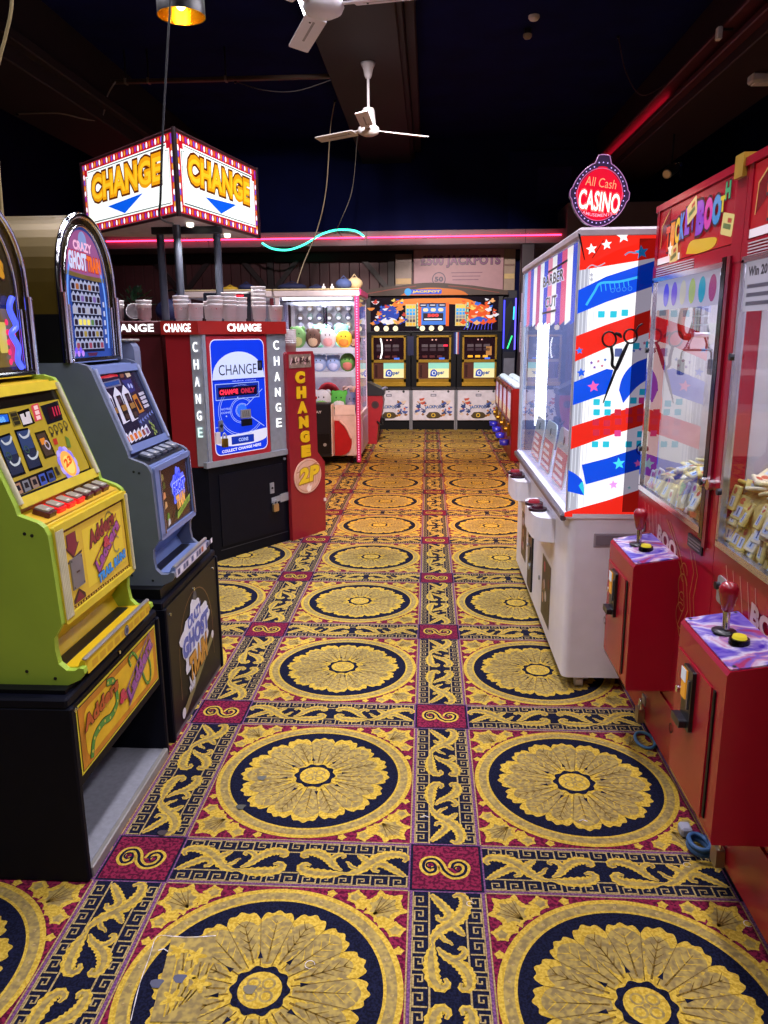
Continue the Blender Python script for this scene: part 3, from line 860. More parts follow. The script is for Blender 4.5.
def y_low(b, A, W, H):
    b.rect(A, 0, W, 0, H, D('#5b2a18', .15), 0)
    b.rect(A, .010, W-.008, .010, H-.010, E('#c9a63a', .30, '#b8952e'), 1)
    b.rect(A, W*.28, W-.03, .03, H-.03, E('#d6bb3a', .32, '#c4a530'), 2)
    RD = D('#7e1f38', .3); DK = D('#3c1220', .3)
    for m, k, L in ((DK, 1.18, 3), (RD, 1.0, 4)):
        b.poly(A, [(.050-.026*k, H-.02), (.050+.026*k, H-.02), (.050+.026*k, H-.055), (.050+.038*k, H-.055), (.050, H-.055-.034*k), (.050-.038*k, H-.055), (.050-.026*k, H-.055)], m, L)
    b.poly(A, [(.018, .014), (.094, .014), (.094, .026), (.056, .052), (.018, .026)], DK, 3); b.poly(A, [(.026, .016), (.086, .016), (.056, .044)], RD, 4)
    b.line(A, [(.012, H-.100), (.105, H-.086)], .006, DK, 3)
    b.prism([(.020, .056), (.094, .056), (.094, .146), (.020, .146)], .0025, .006, D('#8f8c93', .35, .5), A)
    b.rect(A, .046, .068, .100, .105, DK, 10)
    for a in (.026, .088):
        for c in (.062, .140): b.disc(A, a, c, .003, DKMETAL, 10, 8)
    b.text(A, 'Adders', W*.36, W*.80, H*.60, H*.80, D('#8f2c3c', .3), 4, .045, edge=D('#2a1a20', .3), ew=.06, rise=.030)
    ladder_text(b, A, W*.44, H*.22, W*.88, H*.66, 'Ladders', D('#a04a9c', .3), D('#8c3a2e', .3), .042, 5)
    b.text(A, '&', W*.56, W*.68, H*.50, H*.64, D('#c23a52', .3), 9, .05, edge=DK, ew=.05)
    b.ring(A, W*.80, H*.44, .022, .028, D('#8b8550', .3), 4, 20, 0.6, 5.4); b.ring(A, W*.72, H*.80, .026, .031, D('#6b6a35', .3), 3, 20)
    b.text(A, 'TRAIL RUN!', W*.42, W*.92, .022, .052, E('#2c8fe0', .5), 8, .06, edge=D('#16335e', .3), ew=.05, rise=.024)
    for i in range(26): b.rect(A, .012+i*.0175, .020+i*.0175, .003, .009, D('#c29a3a', .3), 2)
def y_top(b, A, inn, hw):
    b.poly(A, inn, E('#3a2c12', .25, '#2c2412'), 0)
    b.rect(A, -hw+.03, hw-.03, 1.485, 1.66, E('#8d7526', .35), 1)
    for i, c in enumerate(('#d8382a', '#e0b02a', '#c83a70', '#5a64d8', '#d85a2a', '#e8d060', '#e43a4a')):
        b.rrect(A, -hw+.05+i*.055, -hw+.095+i*.055, 1.50+.014*(i % 3), 1.60+.02*(i % 2), .008, E(c, .6), 2)
    b.rect(A, -hw+.02, hw-.02, 1.665, 1.672, D('#14100a', .3), 2)
    b.text(A, 'Adders', -hw+.05, hw-.05, 1.74, 1.82, E('#e0a02c', .5), 2, .05, edge=D('#3c1a10', .3), ew=.05, arch=.05)
    z = [(hw-.04, 1.695), (hw-.062, 1.66), (hw-.034, 1.61), (hw-.066, 1.585), (hw-.036, 1.545), (hw-.046, 1.505), (hw-.026, 1.480)]
    b.tube([A(p[0], p[1], .012) for p in spline(z, 5)], .009, E('#4a5cff', 1.6), 8)
    b.tube([A(-p[0], p[1], .012) for p in spline(z, 5)], .009, E('#4a5cff', 1.6), 8)
    for k in range(5): b.disc(A, hw-.07+.0*k, 1.50+.03*k, .01, E('#ff3040', .9), 3, 10)

# ---- prints for the slate-blue machine
WHT = D('#cfd0de', .3)
def g_up(b, A, W, H):
    q = quadmap(((340, 800), (700, 680), (470, 25), (70, 78)), W, H)
    P = lambda pts, m, L: b.poly(A, [q(*p) for p in pts], m, L)
    b.rect(A, 0, W, 0, H, D('#17182e', .12), 0)
    b.rect(A, .006, W-.006, .006, H-.006, E('#262542', .35), 1)
    b.line(A, spline([q(80, 145), q(120, 100), q(180, 85), q(200, 65), q(270, 80)], 4), .008, E('#d0303e', .6), 3)
    b.line(A, spline([q(90, 100), q(180, 95), q(265, 75)], 4), .006, E('#e46a70', .6), 2)
    P([(120, 150), (285, 110), (305, 180), (150, 215)], D('#6b6a80', .3), 2); P([(140, 158), (275, 124), (288, 165), (160, 196)], E('#2a4f9e', .6), 3)
    P([(340, 45), (385, 30), (405, 85), (365, 100)], E('#cdb8a2', .6), 3); P([(290, 65), (325, 55), (335, 95), (300, 105)], E('#8d5848', .5), 3)
    P([(305, 130), (400, 110), (440, 230), (390, 260)], E('#2f3a82', .5), 2); b.disc(A, *q(375, 185), .010, E('#a9b4ec', .6), 3, 10); b.disc(A, *q(402, 185), .010, E('#a9b4ec', .6), 3, 10)
    for i, (x, y) in enumerate(((160, 320), (245, 290), (325, 270))):      # three castle-shaped reels
        P([(x-24, y-4), (x-16, y-62), (x-8, y-96), (x+22, y-60), (x+46, y-28), (x+124, y+248), (x+62, y+284)], WHT, 3)
        P([(x-2, y), (x+38, y-14), (x+128, y+235), (x+88, y+258)], D('#231f22', .12), 4)
        P([(x+40, y+98), (x+84, y+82), (x+104, y+136), (x+60, y+154)], E('#a87a44', .4), 5)
        P([(x+8, y+18), (x+34, y+10), (x+52, y+62), (x+24, y+74)], E('#5c4c5e', .3), 5); P([(x+75, y+185), (x+104, y+172), (x+120, y+222), (x+92, y+238)], E('#5c4640', .3), 5)
    P([(400, 290), (440, 265), (515, 445), (462, 470)], E('#c8823a', .5), 3); P([(418, 330), (446, 315), (492, 425), (466, 440)], D('#2a2226', .12), 4)
    for i in range(4): P([(465+14*i, 260+42*i), (520+14*i, 240+42*i), (530+14*i, 268+42*i), (478+14*i, 290+42*i)], D('#b9b6c4', .3), 3)
    P([(430, 500), (530, 455), (590, 560), (470, 610)], E('#39406e', .4), 2)
    for i in range(6): P([(455+25*i, 560-20*i), (470+25*i, 530-20*i), (485+25*i, 575-20*i)], E('#6f7cc0', .5), 3)
    for i in range(7): b.disc(A, *q(560+12*(i % 3)+i*8, 560+20*i), .008, E('#8fa05a', .5), 3, 8)
    for i in range(6):                       # feature row
        x, y = 310+i*38, 700-i*16
        c = ('#d4642c', '#e08a38', '#dc6a30', '#e49a44', '#9a4a3c', '#7c5a84')[i]
        P([(x, y), (x+18, y-40), (x+34, y-12), (x+62, y+50), (x+26, y+90)], WHT, 4); P([(x+8, y+4), (x+30, y-4), (x+52, y+50), (x+30, y+66)], E(c, .6), 5)
def ghost_logo(b, A, x0, y0, w, h, L, cloud, blue, gold, lit):
    """white ragged cloud with stacked lettering"""
    pts = []
    for i in range(48):
        t = 2*pi*i/48
        r = 1+.13*sin(5*t)+.09*sin(11*t+1)
        pts.append((x0+w*.5+w*.50*r*cos(t)*(1-.10*sin(t)), y0+h*.58+h*.44*r*sin(t)))
    b.poly(A, pts, cloud, L)
    b.text(A, 'CRAZY', x0+w*.24, x0+w*.74, y0+h*.72, y0+h*.90, blue, L+1, .05, rise=h*.05)
    b.text(A, 'GHOST', x0+w*.02, x0+w*.98, y0+h*.38, y0+h*.68, blue, L+1, .07, edge=D('#dfe0f4', .3) if not lit else E('#b8c4ff', .9), ew=.05, rise=h*.06)
    b.text(A, 'TRAIN', x0+w*.20, x0+w*.86, y0-.02*h, y0+h*.34, gold, L+2, .06, edge=D('#54320f', .3), ew=.04, rise=h*.06)
def g_low(b, A, W, H):
    b.rect(A, 0, W, 0, H, D('#14101a', .12), 0)
    b.rect(A, .006, W-.006, .006, H-.006, E('#2d1c22', .35, '#1c1418'), 1)
    for i in range(9): b.line(A, [(W*.24+i*.022, .02+.018*(i % 3)), (W*.40+i*.03, .05+.02*(i % 4))], .004, D('#4e302a', .3), 2)
    ghost_logo(b, A, W*.36, H*.22, W*.46, H*.66, 3, E('#5a6cf0', .9), E('#1d3ce0', 1.1), E('#e8a65a', .9), True)
    b.poly(A, [(W*.42, H*.06), (W*.90, H*.24), (W*.93, H*.36), (W*.45, H*.17)], E('#8cb04a', .6), 8); b.text(A, 'TOP UP', W*.50, W*.86, H*.11, H*.17, D('#23300f', .3), 9, .04, rise=H*.13)
    for c, x, y in (('#8c7b4a', .10, .80), ('#4d5a2c', .13, .66), ('#d88f66', .11, .50), ('#c89a70', .13, .34), ('#5f8f3a', .17, .14), ('#c9c2c8', .18, .04)):
        b.poly(A, [(W*x-.016, H*y), (W*x+.016, H*y+.006), (W*x+.012, H*y+.026), (W*x-.006, H*y+.030)], E(c, .55), 3)
    b.rect(A, W*.90, W*.95, H*.40, H*.92, E('#33406e', .4), 3)
def g_top(b, A, inn, hw):
    b.poly(A, inn, E('#2b4aa0', .5, '#203878'), 0)
    b.poly(A, [(a*.86, z if z > 1.6 else z+.01) for a, z in arch_pts(hw, 1.77, 1.77, 1.935)], E('#a8629a', .55), 1)
    b.disc(A, 0, 1.895, .035, E('#8da4dc', .6), 2)
    b.text(A, 'CRAZY', -hw*.45, hw*.40, 1.86, 1.895, E('#f0b8d8', .8), 3, .05, rise=-.006)
    b.text(A, 'GHOST', -hw*.72, hw*.10, 1.79, 1.855, E('#cfd6f6', .8), 3, .06, edge=E('#c0304c', .7), ew=.06, rise=-.004)
    b.text(A, 'TRAIN', hw*.12, hw*.76, 1.79, 1.845, E('#e06a2c', .9), 3, .06, edge=E('#c23a1c', .7), ew=.06, rise=-.004)
    b.line(A, spline([(-hw*.9, 1.775), (0, 1.765), (hw*.9, 1.762)], 4), .016, D('#7a6836', .3), 3)
    b.rect(A, -hw*.70, hw*.64, 1.49, 1.755, D('#141a3a', .15), 1)
    cols = ('#b0506a', '#b8a04a', '#6a9a58', '#c8c8d8', '#8a6ac0', '#c0703a')
    for r in range(6):
        for c in range(7):
            x = -hw*.62+c*hw*.19; z = 1.500+r*.043
            b.poly(A, [(x-.019, z), (x+.019, z), (x+.019, z+.026), (x, z+.040), (x-.019, z+.026)], E('#b8bfe0', .5), 2)
            k = (r*3+c*2) % 6
            lit = r == 2 and 1 <= c <= 3
            b.rrect(A, x-.013, x+.013, z+.003, z+.024, .005, E('#e8d860', .9) if lit else E(cols[k] if (r+c) % 3 == 0 else '#2a1c30', .45), 3, 2)
    for sd in (-1, 1):
        b.line(A, spline([(sd*hw*.86, 1.50), (sd*hw*.90, 1.62), (sd*hw*.84, 1.74), (sd*hw*.62, 1.84)], 5), .014, E('#6a9af0', .8), 3)
    for r in range(5): b.rect(A, hw*.72, hw*.80, 1.52+r*.035, 1.54+r*.035, E('#c8d0f0', .6), 4)
    for i in range(5): b.disc(A, -hw*.84+i*.018, 1.485+.012*(i % 2), .012, E('#7a5af0' if i % 2 else '#c08af0', .8), 4, 10)
    b.poly(A, [(-hw*.18, 1.474), (hw*.18, 1.474), (hw*.26, 1.486), (-hw*.26, 1.486)], E('#5c2a50', .6), 4)

YB = D('#d6b41c', .35, var=.05); LIME = D('#98b63a', .42, var=.06, scale=6)
slot_machine(1.935, 2.485, dict(kind='yellow', side=LIME, body=YB, lip=D('#e0bd28', .35), trim=D('#d8c032', .35), edge=D('#cfc9a8', .3), shelf=D('#d6a924', .4), btn=D('#541a26', .25),
             head=D('#1c1710', .35, .3), band=D('#5a4a24', .25, .8), lowlabel='amber lower glass with red arrows and snake lettering', uplabel='yellow reel glass with dark reels', toplabel='arched top glass with blue squiggle lamps'),
             'yellow and lime arched fruit machine with red buttons, nearest on the left', y_up, y_low, y_top, 7, (1, 2, 3))
SLATE = D('#666d80', .4, var=.05); BLUEP = D('#6f80b2', .35, var=.05)
slot_machine(2.725, 3.20, dict(kind='slate', side=SLATE, body=BLUEP, lip=D('#c9c6da', .35), trim=BLUEP, edge=D('#9aa4c4', .3), shelf=D('#24262e', .3), btn=D('#3d434f', .3), flank=True,
             head=D('#5a4812', .38, .35, var=.2, scale=4), band=D('#4c4022', .25, .8), lowlabel='dark lower glass with glowing blue ghost lettering', uplabel='dark reel glass with three white tower reels', toplabel='arched blue top glass with prize grid'),
             'slate-blue arched fruit machine with ghost artwork, behind the yellow one', g_up, g_low, g_top, 5, ())

# ---- stands
STB = D('#070918', .55, var=.1, spec=.15)
def stand(y0, y1, label, open_front):
    t = thing('cabinet_stand', label, 'stand', (-1.3, (y0+y1)/2, 0))
    b = B(); b.box(-1.66, -.985, y0, y1, .548, .580, STB, .006); b.box(-1.60, -1.0, y0+.03, y1-.03, .580, .62, BLACK)
    if open_front: b.v = [(p[0], p[1], min(p[2], .592)) for p in b.v]
    b.build('top_board', t)
    for ya, yb in ((y0, y0+.024), (y1-.024, y1)):
        b = B(); b.box(-1.66, -.975, ya, yb, 0, .552, STB, .005); b.build('side_board', t)
    b = B(); b.box(-1.66, -1.63, y0+.024, y1-.024, 0, .55, BLACK); b.build('back_board', t)
    fr = F((-.983, y0+.024, 0), (0, 1, 0), (0, 0, 1)); w = y1-y0-.048
    b = B()
    if open_front:
        b.prism([(0, .295), (w, .295), (w, .548), (0, .548)], -.025, 0, STB, fr)
        b.cyl(fr(w*.5, .565, 0), fr(w*.5, .565, .006), .006, CHROME, seg=10)
        for a in (.02, .032): b.cyl(fr(a-.01, .53, 0), fr(a-.01, .53, .004), .005, CHROME, seg=8)
        o = b.build('front_panel', t)
        b = B(); A = F(fr(.016, .322, .001), fr.u, fr.v); W, H = w-.03, .212
        b.rect(A, 0, W, 0, H, D('#d6c832', .4), 0); b.rect(A, .007, W-.007, .007, H-.007, D('#2a1a10', .4), 1)
        b.rect(A, .010, W-.010, .010, H-.010, D('#c97f22', .35, var=.3, scale=9), 2)
        b.rrect(A, .04, W-.04, .03, H-.03, .03, D('#e0b423', .35, var=.12), 3)
        snake(b, A, [(W*.10, .02), (W*.14, .07), (W*.24, .085), (W*.34, .075), (W*.42, .10), (W*.40, .17), (W*.32, .19)], .020, 4)
        b.text(A, 'Adders', W*.05, W*.44, H*.55, H*.76, D('#b8542a', .35), 7, .05, edge=D('#3b1a14', .4), ew=.05, rise=.02)
        b.text(A, '&', W*.44, W*.54, H*.36, H*.56, D('#c02c54', .35), 8, .05, edge=D('#3b1a14', .4), ew=.04)
        ladder_text(b, A, W*.56, H*.24, W*.92, H*.74, 'Ladders', D('#9a4fa0', .35), D('#7a4a86', .35), .050, 8)
        snake(b, A, [(W*.62, .16), (W*.60, .19), (W*.66, .195), (W*.72, .15), (W*.80, .05), (W*.86, .04), (W*.88, .09), (W*.84, .15)], .010, 5)
        b.build('art_panel', t, 'yellow snakes and ladders art panel')
        b = B(); b.box(-1.63, -.985, y0+.024, y1-.024, .0, .03, D('#7f8087', .9, var=.1, scale=60), .0); b.box(-.990, -.972, y0+.024, y1-.024, 0, .034, D('#a6a19a', .4, .5), .003)
        b.build('carpeted_shelf', t, 'grey carpeted floor shelf with metal edge')
    else:
        b.prism([(0, .02), (w, .02), (w, .548), (0, .548)], -.025, .002, D('#141113', .45, spec=.25), fr)
        b.prism([(0, 0), (w, 0), (w, .035), (0, .035)], -.03, .0, D('#6a5f62', .7), fr)
        for a in (.035, w*.5, w-.05): b.cyl(fr(a, .510, 0), fr(a, .510, .006), .007, CHROME, seg=10)
        b.build('front_panel', t)
        b = B(); A = F(fr(0, 0, .003), fr.u, fr.v)
        o2 = [(w*.5+.235*cos(a), .27+.235*sin(a)) for a in [pi*i/18 for i in range(19)]]
        b.line(A, [(w*.5+.235, .12)]+o2+[(w*.5-.235, .12)], .005, D('#6e4a30', .4), 1)
        b.disc(A, w*.5, .475, .028, D('#3f4350', .4), 2)
        ghost_logo(b, A, w*.20, .15, w*.56, .30, 3, D('#dadbe8', .35), D('#4b5fb4', .35), D('#c58a34', .35), False)
        b.poly(A, [(w*.16, .07), (w*.70, .20), (w*.82, .24), (w*.84, .20), (w*.20, .04)], D('#7d7348', .4), 3); b.disc(A, w*.16, .06, .022, D('#d8d4dc', .4), 4); b.disc(A, w*.82, .22, .018, D('#d8d4dc', .4), 4)
        for i in range(6): b.poly(A, [(w*.28+.012*i, .13+.05*(i % 2)), (w*.30+.012*i, .10), (w*.32+.012*i, .14)], D('#d5d6e4', .4), 4)
        b.build('art_panel', t, 'white and gold ghost lettering panel')
    return t
stand(1.872, 2.585, 'black open-bottomed stand with snakes-and-ladders panel under the yellow fruit machine', True)
stand(2.650, 3.375, 'black boxed stand with white ghost lettering under the slate-blue fruit machine', False)
# ================================================================ change booth
RED = D('#8e1a22', .32, var=.06, scale=6); DRED = D('#4a1018', .4, var=.08)
HDR = D('#9c241f', .3, var=.05)
LIT = E('#ffffff', 1.5)
P1, P2 = (-1.485, 5.04), (-1.061, 5.668)
BU = (.5596, .8288, 0)
bf = F((P1[0], P1[1], 0), BU, (0, 0, 1))                     # face of the booth
BW = .757
t = thing('change_booth', 'red and steel change machine with bright blue panel on a black cabinet', 'change machine', (-1.45, 5.6, 0))
def booth_poly(e=0.0, back=6.25):
    a = bf(-e*.3, 0, e); c = bf(BW+e*.3, 0, e)
    return [(-1.715-e*.3, 5.03-e), (a[0], a[1]-e*.2), (c[0], c[1]), (-1.22, back), (-1.76, back)]
b = B(); b.prism([(x*1.0, y) for x, y in booth_poly(0)], 0, .675, D('#070914', .5, var=.2, spec=.15)); b.build('base_cabinet', t)
b = B()
b.prism([(.085, .10), (.70, .10), (.70, .61), (.085, .61)], -.02, .006, D('#090b18', .5, spec=.2), bf)
b.line(bf, [(.07, .075), (.74, .075)], .006, D('#2a2c38', .5), 3)
o = b.build('cabinet_door', t)
c = B()
c.prism([(.560, .40), (.60, .40), (.60, .48), (.560, .48)], .004, .012, STEEL, bf); c.cyl(bf(.58, .44, .012), bf(.58, .44, .016), .009, DKMETAL, seg=10)
c.build('door_lock', o)
c = B()
c.prism([(.57, .325), (.72, .335), (.72, .375), (.57, .365)], .005, .012, STEEL, bf); c.prism([(.66, .318), (.745, .322), (.745, .382), (.66, .378)], .006, .014, STEEL, bf)
c.build('hasp', o)
c = B()
c.prism(rrpts(.572, .622, .262, .318, .006), .010, .032, D('#c9b184', .3, .8), bf)
c.tube([bf(.597+.017*cos(a), .318+.032*sin(a), .021) for a in [pi*i/10 for i in range(11)]], .005, STEEL, 8)
c.build('padlock', o, 'brass padlock')
c = B(); c.cyl(bf(.725, .64, 0), bf(.725, .64, .01), .010, STEEL, seg=12); c.build('cabinet_lock', t)
# red upper body
b = B(); b.prism([(-1.715, 5.035), (-1.535, 5.035), (-1.478, 5.045), (-1.068, 5.675), (-1.22, 6.2), (-1.76, 6.2)], .675, 1.552, RED)
b.build('upper_body', t)
# steel surround on the face
b = B()
b.prism([(-.028, .672), (BW+.020, .672), (BW+.020, .712), (-.028, .712)], -.01, .022, STEEL, bf)
b.prism([(.585, .712), (BW+.015, .712), (BW+.015, 1.552), (.585, 1.552)], -.01, .012, STEEL, bf)
b.prism([(0, .712), (.030, .712), (.030, 1.552), (0, 1.552)], -.01, .014, STEEL, bf)
lf = F((-1.548, 5.027, 0), (.999, .035, 0), (0, 0, 1))
b.prism([(0, .685), (.068, .685), (.068, 1.552), (0, 1.552)], -.02, .004, STEEL, lf)
b.build('steel_surround', t)
for (fr, a0, a1, z1, st, lab) in ((lf, .016, .046, 1.475, .1115, 'left'), (bf, .648, .700, 1.475, .1115, 'right')):
    for i, ch in enumerate('CHANGE'):
        c = B(); c.text(F(fr(0, 0, .0125), fr.u, fr.v), ch, a0, a1, z1-i*st-.034, z1-i*st+.030, E('#ffffff', 1.6) if not (lab == 'left' and i > 4) else E('#d8fff0', 1.2), 1, .008, depth=.003)
        c.build('lit_letter', t)
# header
b = B()
pts = [(-1.735, 5.015), (-1.49, 5.012), (-1.475, 5.020)]
e = bf(BW+.006, 0, .030); e2 = bf(BW+.030, 0, .012); e3 = bf(BW+.030, 0, -.05)
pts += [(e[0], e[1]), (e2[0], e2[1]), (e3[0], e3[1]), (-1.20, 6.15), (-1.78, 6.15)]
b.prism(pts, 1.552, 1.638, HDR)
hb = b.build('header', t)
b = B(); b.prism([(-1.70, 5.06), (-1.50, 5.06), (-1.09, 5.66), (-1.22, 6.10), (-1.75, 6.10)], 1.6378, 1.6384, D('#8a7a7c', .6)); b.build('top_board', t)  # thin sheet added over the red header, kept pale to bounce light onto the tubs
hf = F((-1.475, 5.020, 0), sub((e[0], e[1], 0), (-1.475, 5.020, 0)), (0, 0, 1))
c = B(); c.text(hf, 'CHANGE', .225, .530, 1.570, 1.622, LIT, 2, .03, depth=.004); c.build('lettering', hb)
h2 = facing_front(-1.735, 5.0145)
c = B(); c.text(h2, 'CHANGE', .022, .200, 1.568, 1.622, LIT, 2, .025, depth=.004); c.build('lettering', hb)
# blue change panel
b = B()
pf = F(bf(.040, .722, .008), BU, (0, 0, 1)); W, H = .530, .810
b.prism(rrpts(-.006, W+.008, -.012, H+.008, .012), -.01, .006, D('#a82430', .35), pf)
b.build('panel_frame', t)
b = B(); L0 = 10
BL = E('#1036d8', .95); BLD = E('#0b23a8', .8); PALE = E('#c3cdf4', 1.0); LN = E('#9fb4f4', .9)
b.rrect(pf, .020, W-.020, .020, H-.012, .045, E('#dcd8f4', .9), L0)
b.rrect(pf, .026, W-.026, .026, H-.018, .042, BL, L0+1)
dome = [(W*.5+.235*cos(a), .545+.170*sin(a)) for a in [pi*i/24 for i in range(25)]]
b.poly(pf, dome+[(.026, .530), (W-.026, .530)][::1], PALE, L0+2)
b.text(pf, 'CHANGE', .085, .430, .560, .630, D('#1a1f4a', .4), L0+3, .0)
b.rrect(pf, W-.090, W-.045, .580, .650, .004, D('#1a1c2c', .3), L0+4); b.rect(pf, W-.078, W-.058, .595, .635, D('#3a4260', .3), L0+5)
b.rect(pf, .026, W-.026, .520, .532, E('#0d2ac0', .8), L0+3); b.text(pf, 'QUICK COINS', .20, .42, .512, .522, LN, L0+4, .02)
b.rect(pf, .045, W*.84, .395, .505, LN, L0+3); b.rect(pf, .050, W*.83, .400, .500, E('#1431a6', .7), L0+4); b.rect(pf, .070, W*.80, .418, .480, D('#1c1030', .2), L0+5)
b.text(pf, 'CHANGE', .080, .245, .430, .466, E('#f0304a', 1.2), L0+6, .08); b.text(pf, 'ONLY', .27, .405, .430, .466, E('#c02a48', .8), L0+6, .08)
cx, cy = W*.52, .315
for r in (.215, .200, .110, .098, .060, .052):
    b.ring(pf, cx, cy, r-.004, r, LN, L0+4, 40, radians(40), radians(322), .82)
for r in (.045,): b.disc(pf, cx, cy, r, E('#2f6af0', .9), L0+4, 24)
for a in (40, 322):
    x0, y0 = cx+.06*cos(radians(a)), cy+.05*sin(radians(a)); x1, y1 = cx+.26*cos(radians(a)), cy+.21*sin(radians(a))
    b.line(pf, [(x0, y0), (min(x1, W-.03), y1)], .005, LN, L0+4)
b.line(pf, [(.03, cy-.10), (.08, cy-.10)], .004, LN, L0+4)
b.text(pf, 'NOTES', .085, .165, cy+.012, cy+.026, LN, L0+5, .02); b.text(pf, 'COINS', .085, .165, cy-.012, cy+.002, LN, L0+5, .02)
for x, y in ((.13, cy-.03), (.24, cy+.09)): b.disc(pf, x, y, .006, LN, L0+5, 10)
band = [(.026, .150), (W*.5, .156), (W-.026, .172), (W-.026, .110)]+[(W*.5+.235*cos(a), .110+.038*sin(a)) for a in [-pi*i/16 for i in range(17)]]
b.poly(pf, band, E('#d9d6ea', .9), L0+3)
b.rrect(pf, .165, .375, .085, .140, .005, E('#1431a6', .8), L0+4); b.text(pf, 'COINS', .23, .32, .100, .125, LN, L0+5, .04)
b.text(pf, 'COLLECT CHANGE HERE', .075, .440, .036, .056, E('#e8e8ff', 1.0), L0+4, .03, rise=.012)
b.build('blue_panel', t, 'bright blue backlit change panel')
b = B()
b.prism([(.255, .258), (.345, .258), (.345, .318), (.255, .318)], .008, .022, D('#b9b4ae', .3, .6), pf); b.prism([(.262, .205), (.350, .205), (.350, .252), (.262, .252)], .008, .026, D('#111218', .3), pf)
for k in range(4): b.rect(pf, .266+.018*k, .274+.018*k, .270, .308, D('#6f6a66', .3), 33)
b.build('coin_mechanism', t)
b = B(); b.prism(rrpts(.055, .090, .185, .262, .008), .008, .020, D('#9aa0b4', .3, .7), pf); b.cyl(pf(.072, .225, .02), pf(.072, .225, .026), .012, DKMETAL, seg=12); b.build('panel_lock', t)
b = B()
b.prism(rrpts(.060, .105, .080, .140, .006), .026, .044, BRASS, pf); b.tube([pf(.082+.016*cos(a), .140+.036*sin(a), .035) for a in [pi*i/10 for i in range(11)]], .005, STEEL, 8)
b.prism([(.022, .105), (.062, .105), (.062, .185), (.022, .185)], .008, .018, D('#d8cfd0', .4), pf)
b.build('padlock', t, 'brass padlock on blue panel')
b = B(); b.box(-1.20, -1.0, 5.95, 6.15, 1.355, 1.375, RED); b.box(-1.20, -1.08, 6.03, 6.06, 1.30, 1.356, DKMETAL); b.build('side_shelf', t)

# second change machine, left of the booth
t = thing('change_machine', 'plain dark red change machine behind the slate-blue fruit machine', 'change machine', (-2.05, 5.6, 0))
b = B(); b.box(-2.34, -1.80, 5.2, 6.1, 0, .68, BLACK); b.build('base_cabinet', t)
b = B(); b.box(-2.34, -1.80, 5.205, 6.1, .68, 1.55, DRED, .004)
b.build('upper_body', t)
b = B(); b.box(-2.36, -1.795, 5.185, 6.1, 1.55, 1.644, DRED, .008); o = b.build('header', t)
c = B(); c.text(facing_front(-2.36, 5.184), 'CHANGE', .165, .520, 1.572, 1.624, LIT, 2, .025, depth=.004); c.build('lettering', o)

# ---------------------------------------------------------------- CHANGE lightbox on poles
t = thing('change_sign', 'three-sided lit CHANGE lightbox with blue arrows on steel poles above the booth', 'lit sign', (-1.8, 5.7, 1.638))
V0, V1, V2 = (-1.590, 5.090), (-1.345, 6.320), (-2.600, 6.030)
ZB, ZT = 2.300, 2.795
b = B(); b.prism([V0, V1, V2], ZB, ZT, D('#1a1012', .4)); b.prism([V0, V1, V2], ZB-.012, ZB, D('#b9aeb0', .5))
for v in (V0, V1, V2): b.cyl((v[0], v[1], ZB-.015), (v[0], v[1], ZT+.012), .016, D('#2a1519', .35), seg=10)
for p, q in ((V0, V1), (V1, V2), (V2, V0)):
    for z in (ZB, ZT): b.cyl((p[0], p[1], z), (q[0], q[1], z), .012, D('#3c1a1e', .35), seg=8)
b.build('sign_box', t)
def sign_face(p, q):
    d = sub((q[0], q[1], 0), (p[0], p[1], 0)); W = math.hypot(d[0], d[1]); H = ZT-ZB
    fr = F((p[0], p[1], ZB), d, (0, 0, 1)); b = B(); b.L = .0012
    b.rect(fr, .012, W-.012, .008, H-.008, E('#d0142c', .75), 2)
    m = .062
    n = 34
    cyc = ('#f4f0ff', '#f0a02c', '#6a5ae0', '#f4f0ff', '#e87a2c', '#8a3ac0')
    def bulb(a, c, k):
        b.disc(fr, a, c, .0115, E(cyc[k % 6], 1.3 if k % 3 == 0 else .8), 3, 10, .019)
    for k in range(n):
        a = .035+(W-.07)*k/(n-1)
        bulb(a, .034, k); bulb(a, H-.034, k+2)
    for k in range(11):
        c = .06+(H-.12)*k/10
        bulb(.034, c, k); bulb(W-.034, c, k+1)
    r = .035
    def notch(i):
        a0, a1, c0, c1 = m+i, W-m-i, m+i, H-m-i
        return [(a0, c0), (a1, c0), (a1, c1-r), (a1-r, c1-r), (a1-r, c1), (a0+r, c1), (a0+r, c1-r), (a0, c1-r)]
    b.poly(fr, notch(0), E('#f4fdf6', 1.15), 4)
    b.line(fr, notch(.012), .005, E('#5a6a70', .4), 5, closed=True)
    b.poly(fr, [(W*.29, H*.315), (W*.68, H*.36), (W*.475, H*.165)], E('#0a5ce6', .95), 6)
    b.text(fr, 'CHANGE', W*.110, W*.880, H*.410, H*.800, E('#eda012', .95), 6, .08, edge=E('#7c2f08', .5), ew=.06, shear=.08)
    b.text(fr, 'CHANGE', W*.120, W*.877, H*.45, H*.745, E('#f6c426', 1.0), 8, .02, shear=.08)
    b.build('lit_face', t)
sign_face(V2, V0); sign_face(V0, V1)
for x, y in ((-1.90, 5.62), (-1.74, 5.50), (-1.52, 5.72)):
    b = B(); zb = 1.6445 if x < -1.8 else 1.6385
    b.cyl((x, y, zb), (x, y, 2.29), .027, D('#565a68', .35, .5), seg=16); b.cyl((x, y, zb), (x, y, zb+.012), .05, DKMETAL, seg=16)
    b.build('support_pole', t)
b = B(); b.box(-1.95, -1.45, 5.58, 5.62, 2.24, 2.29, DKMETAL, .004); b.build('cross_bar', t)
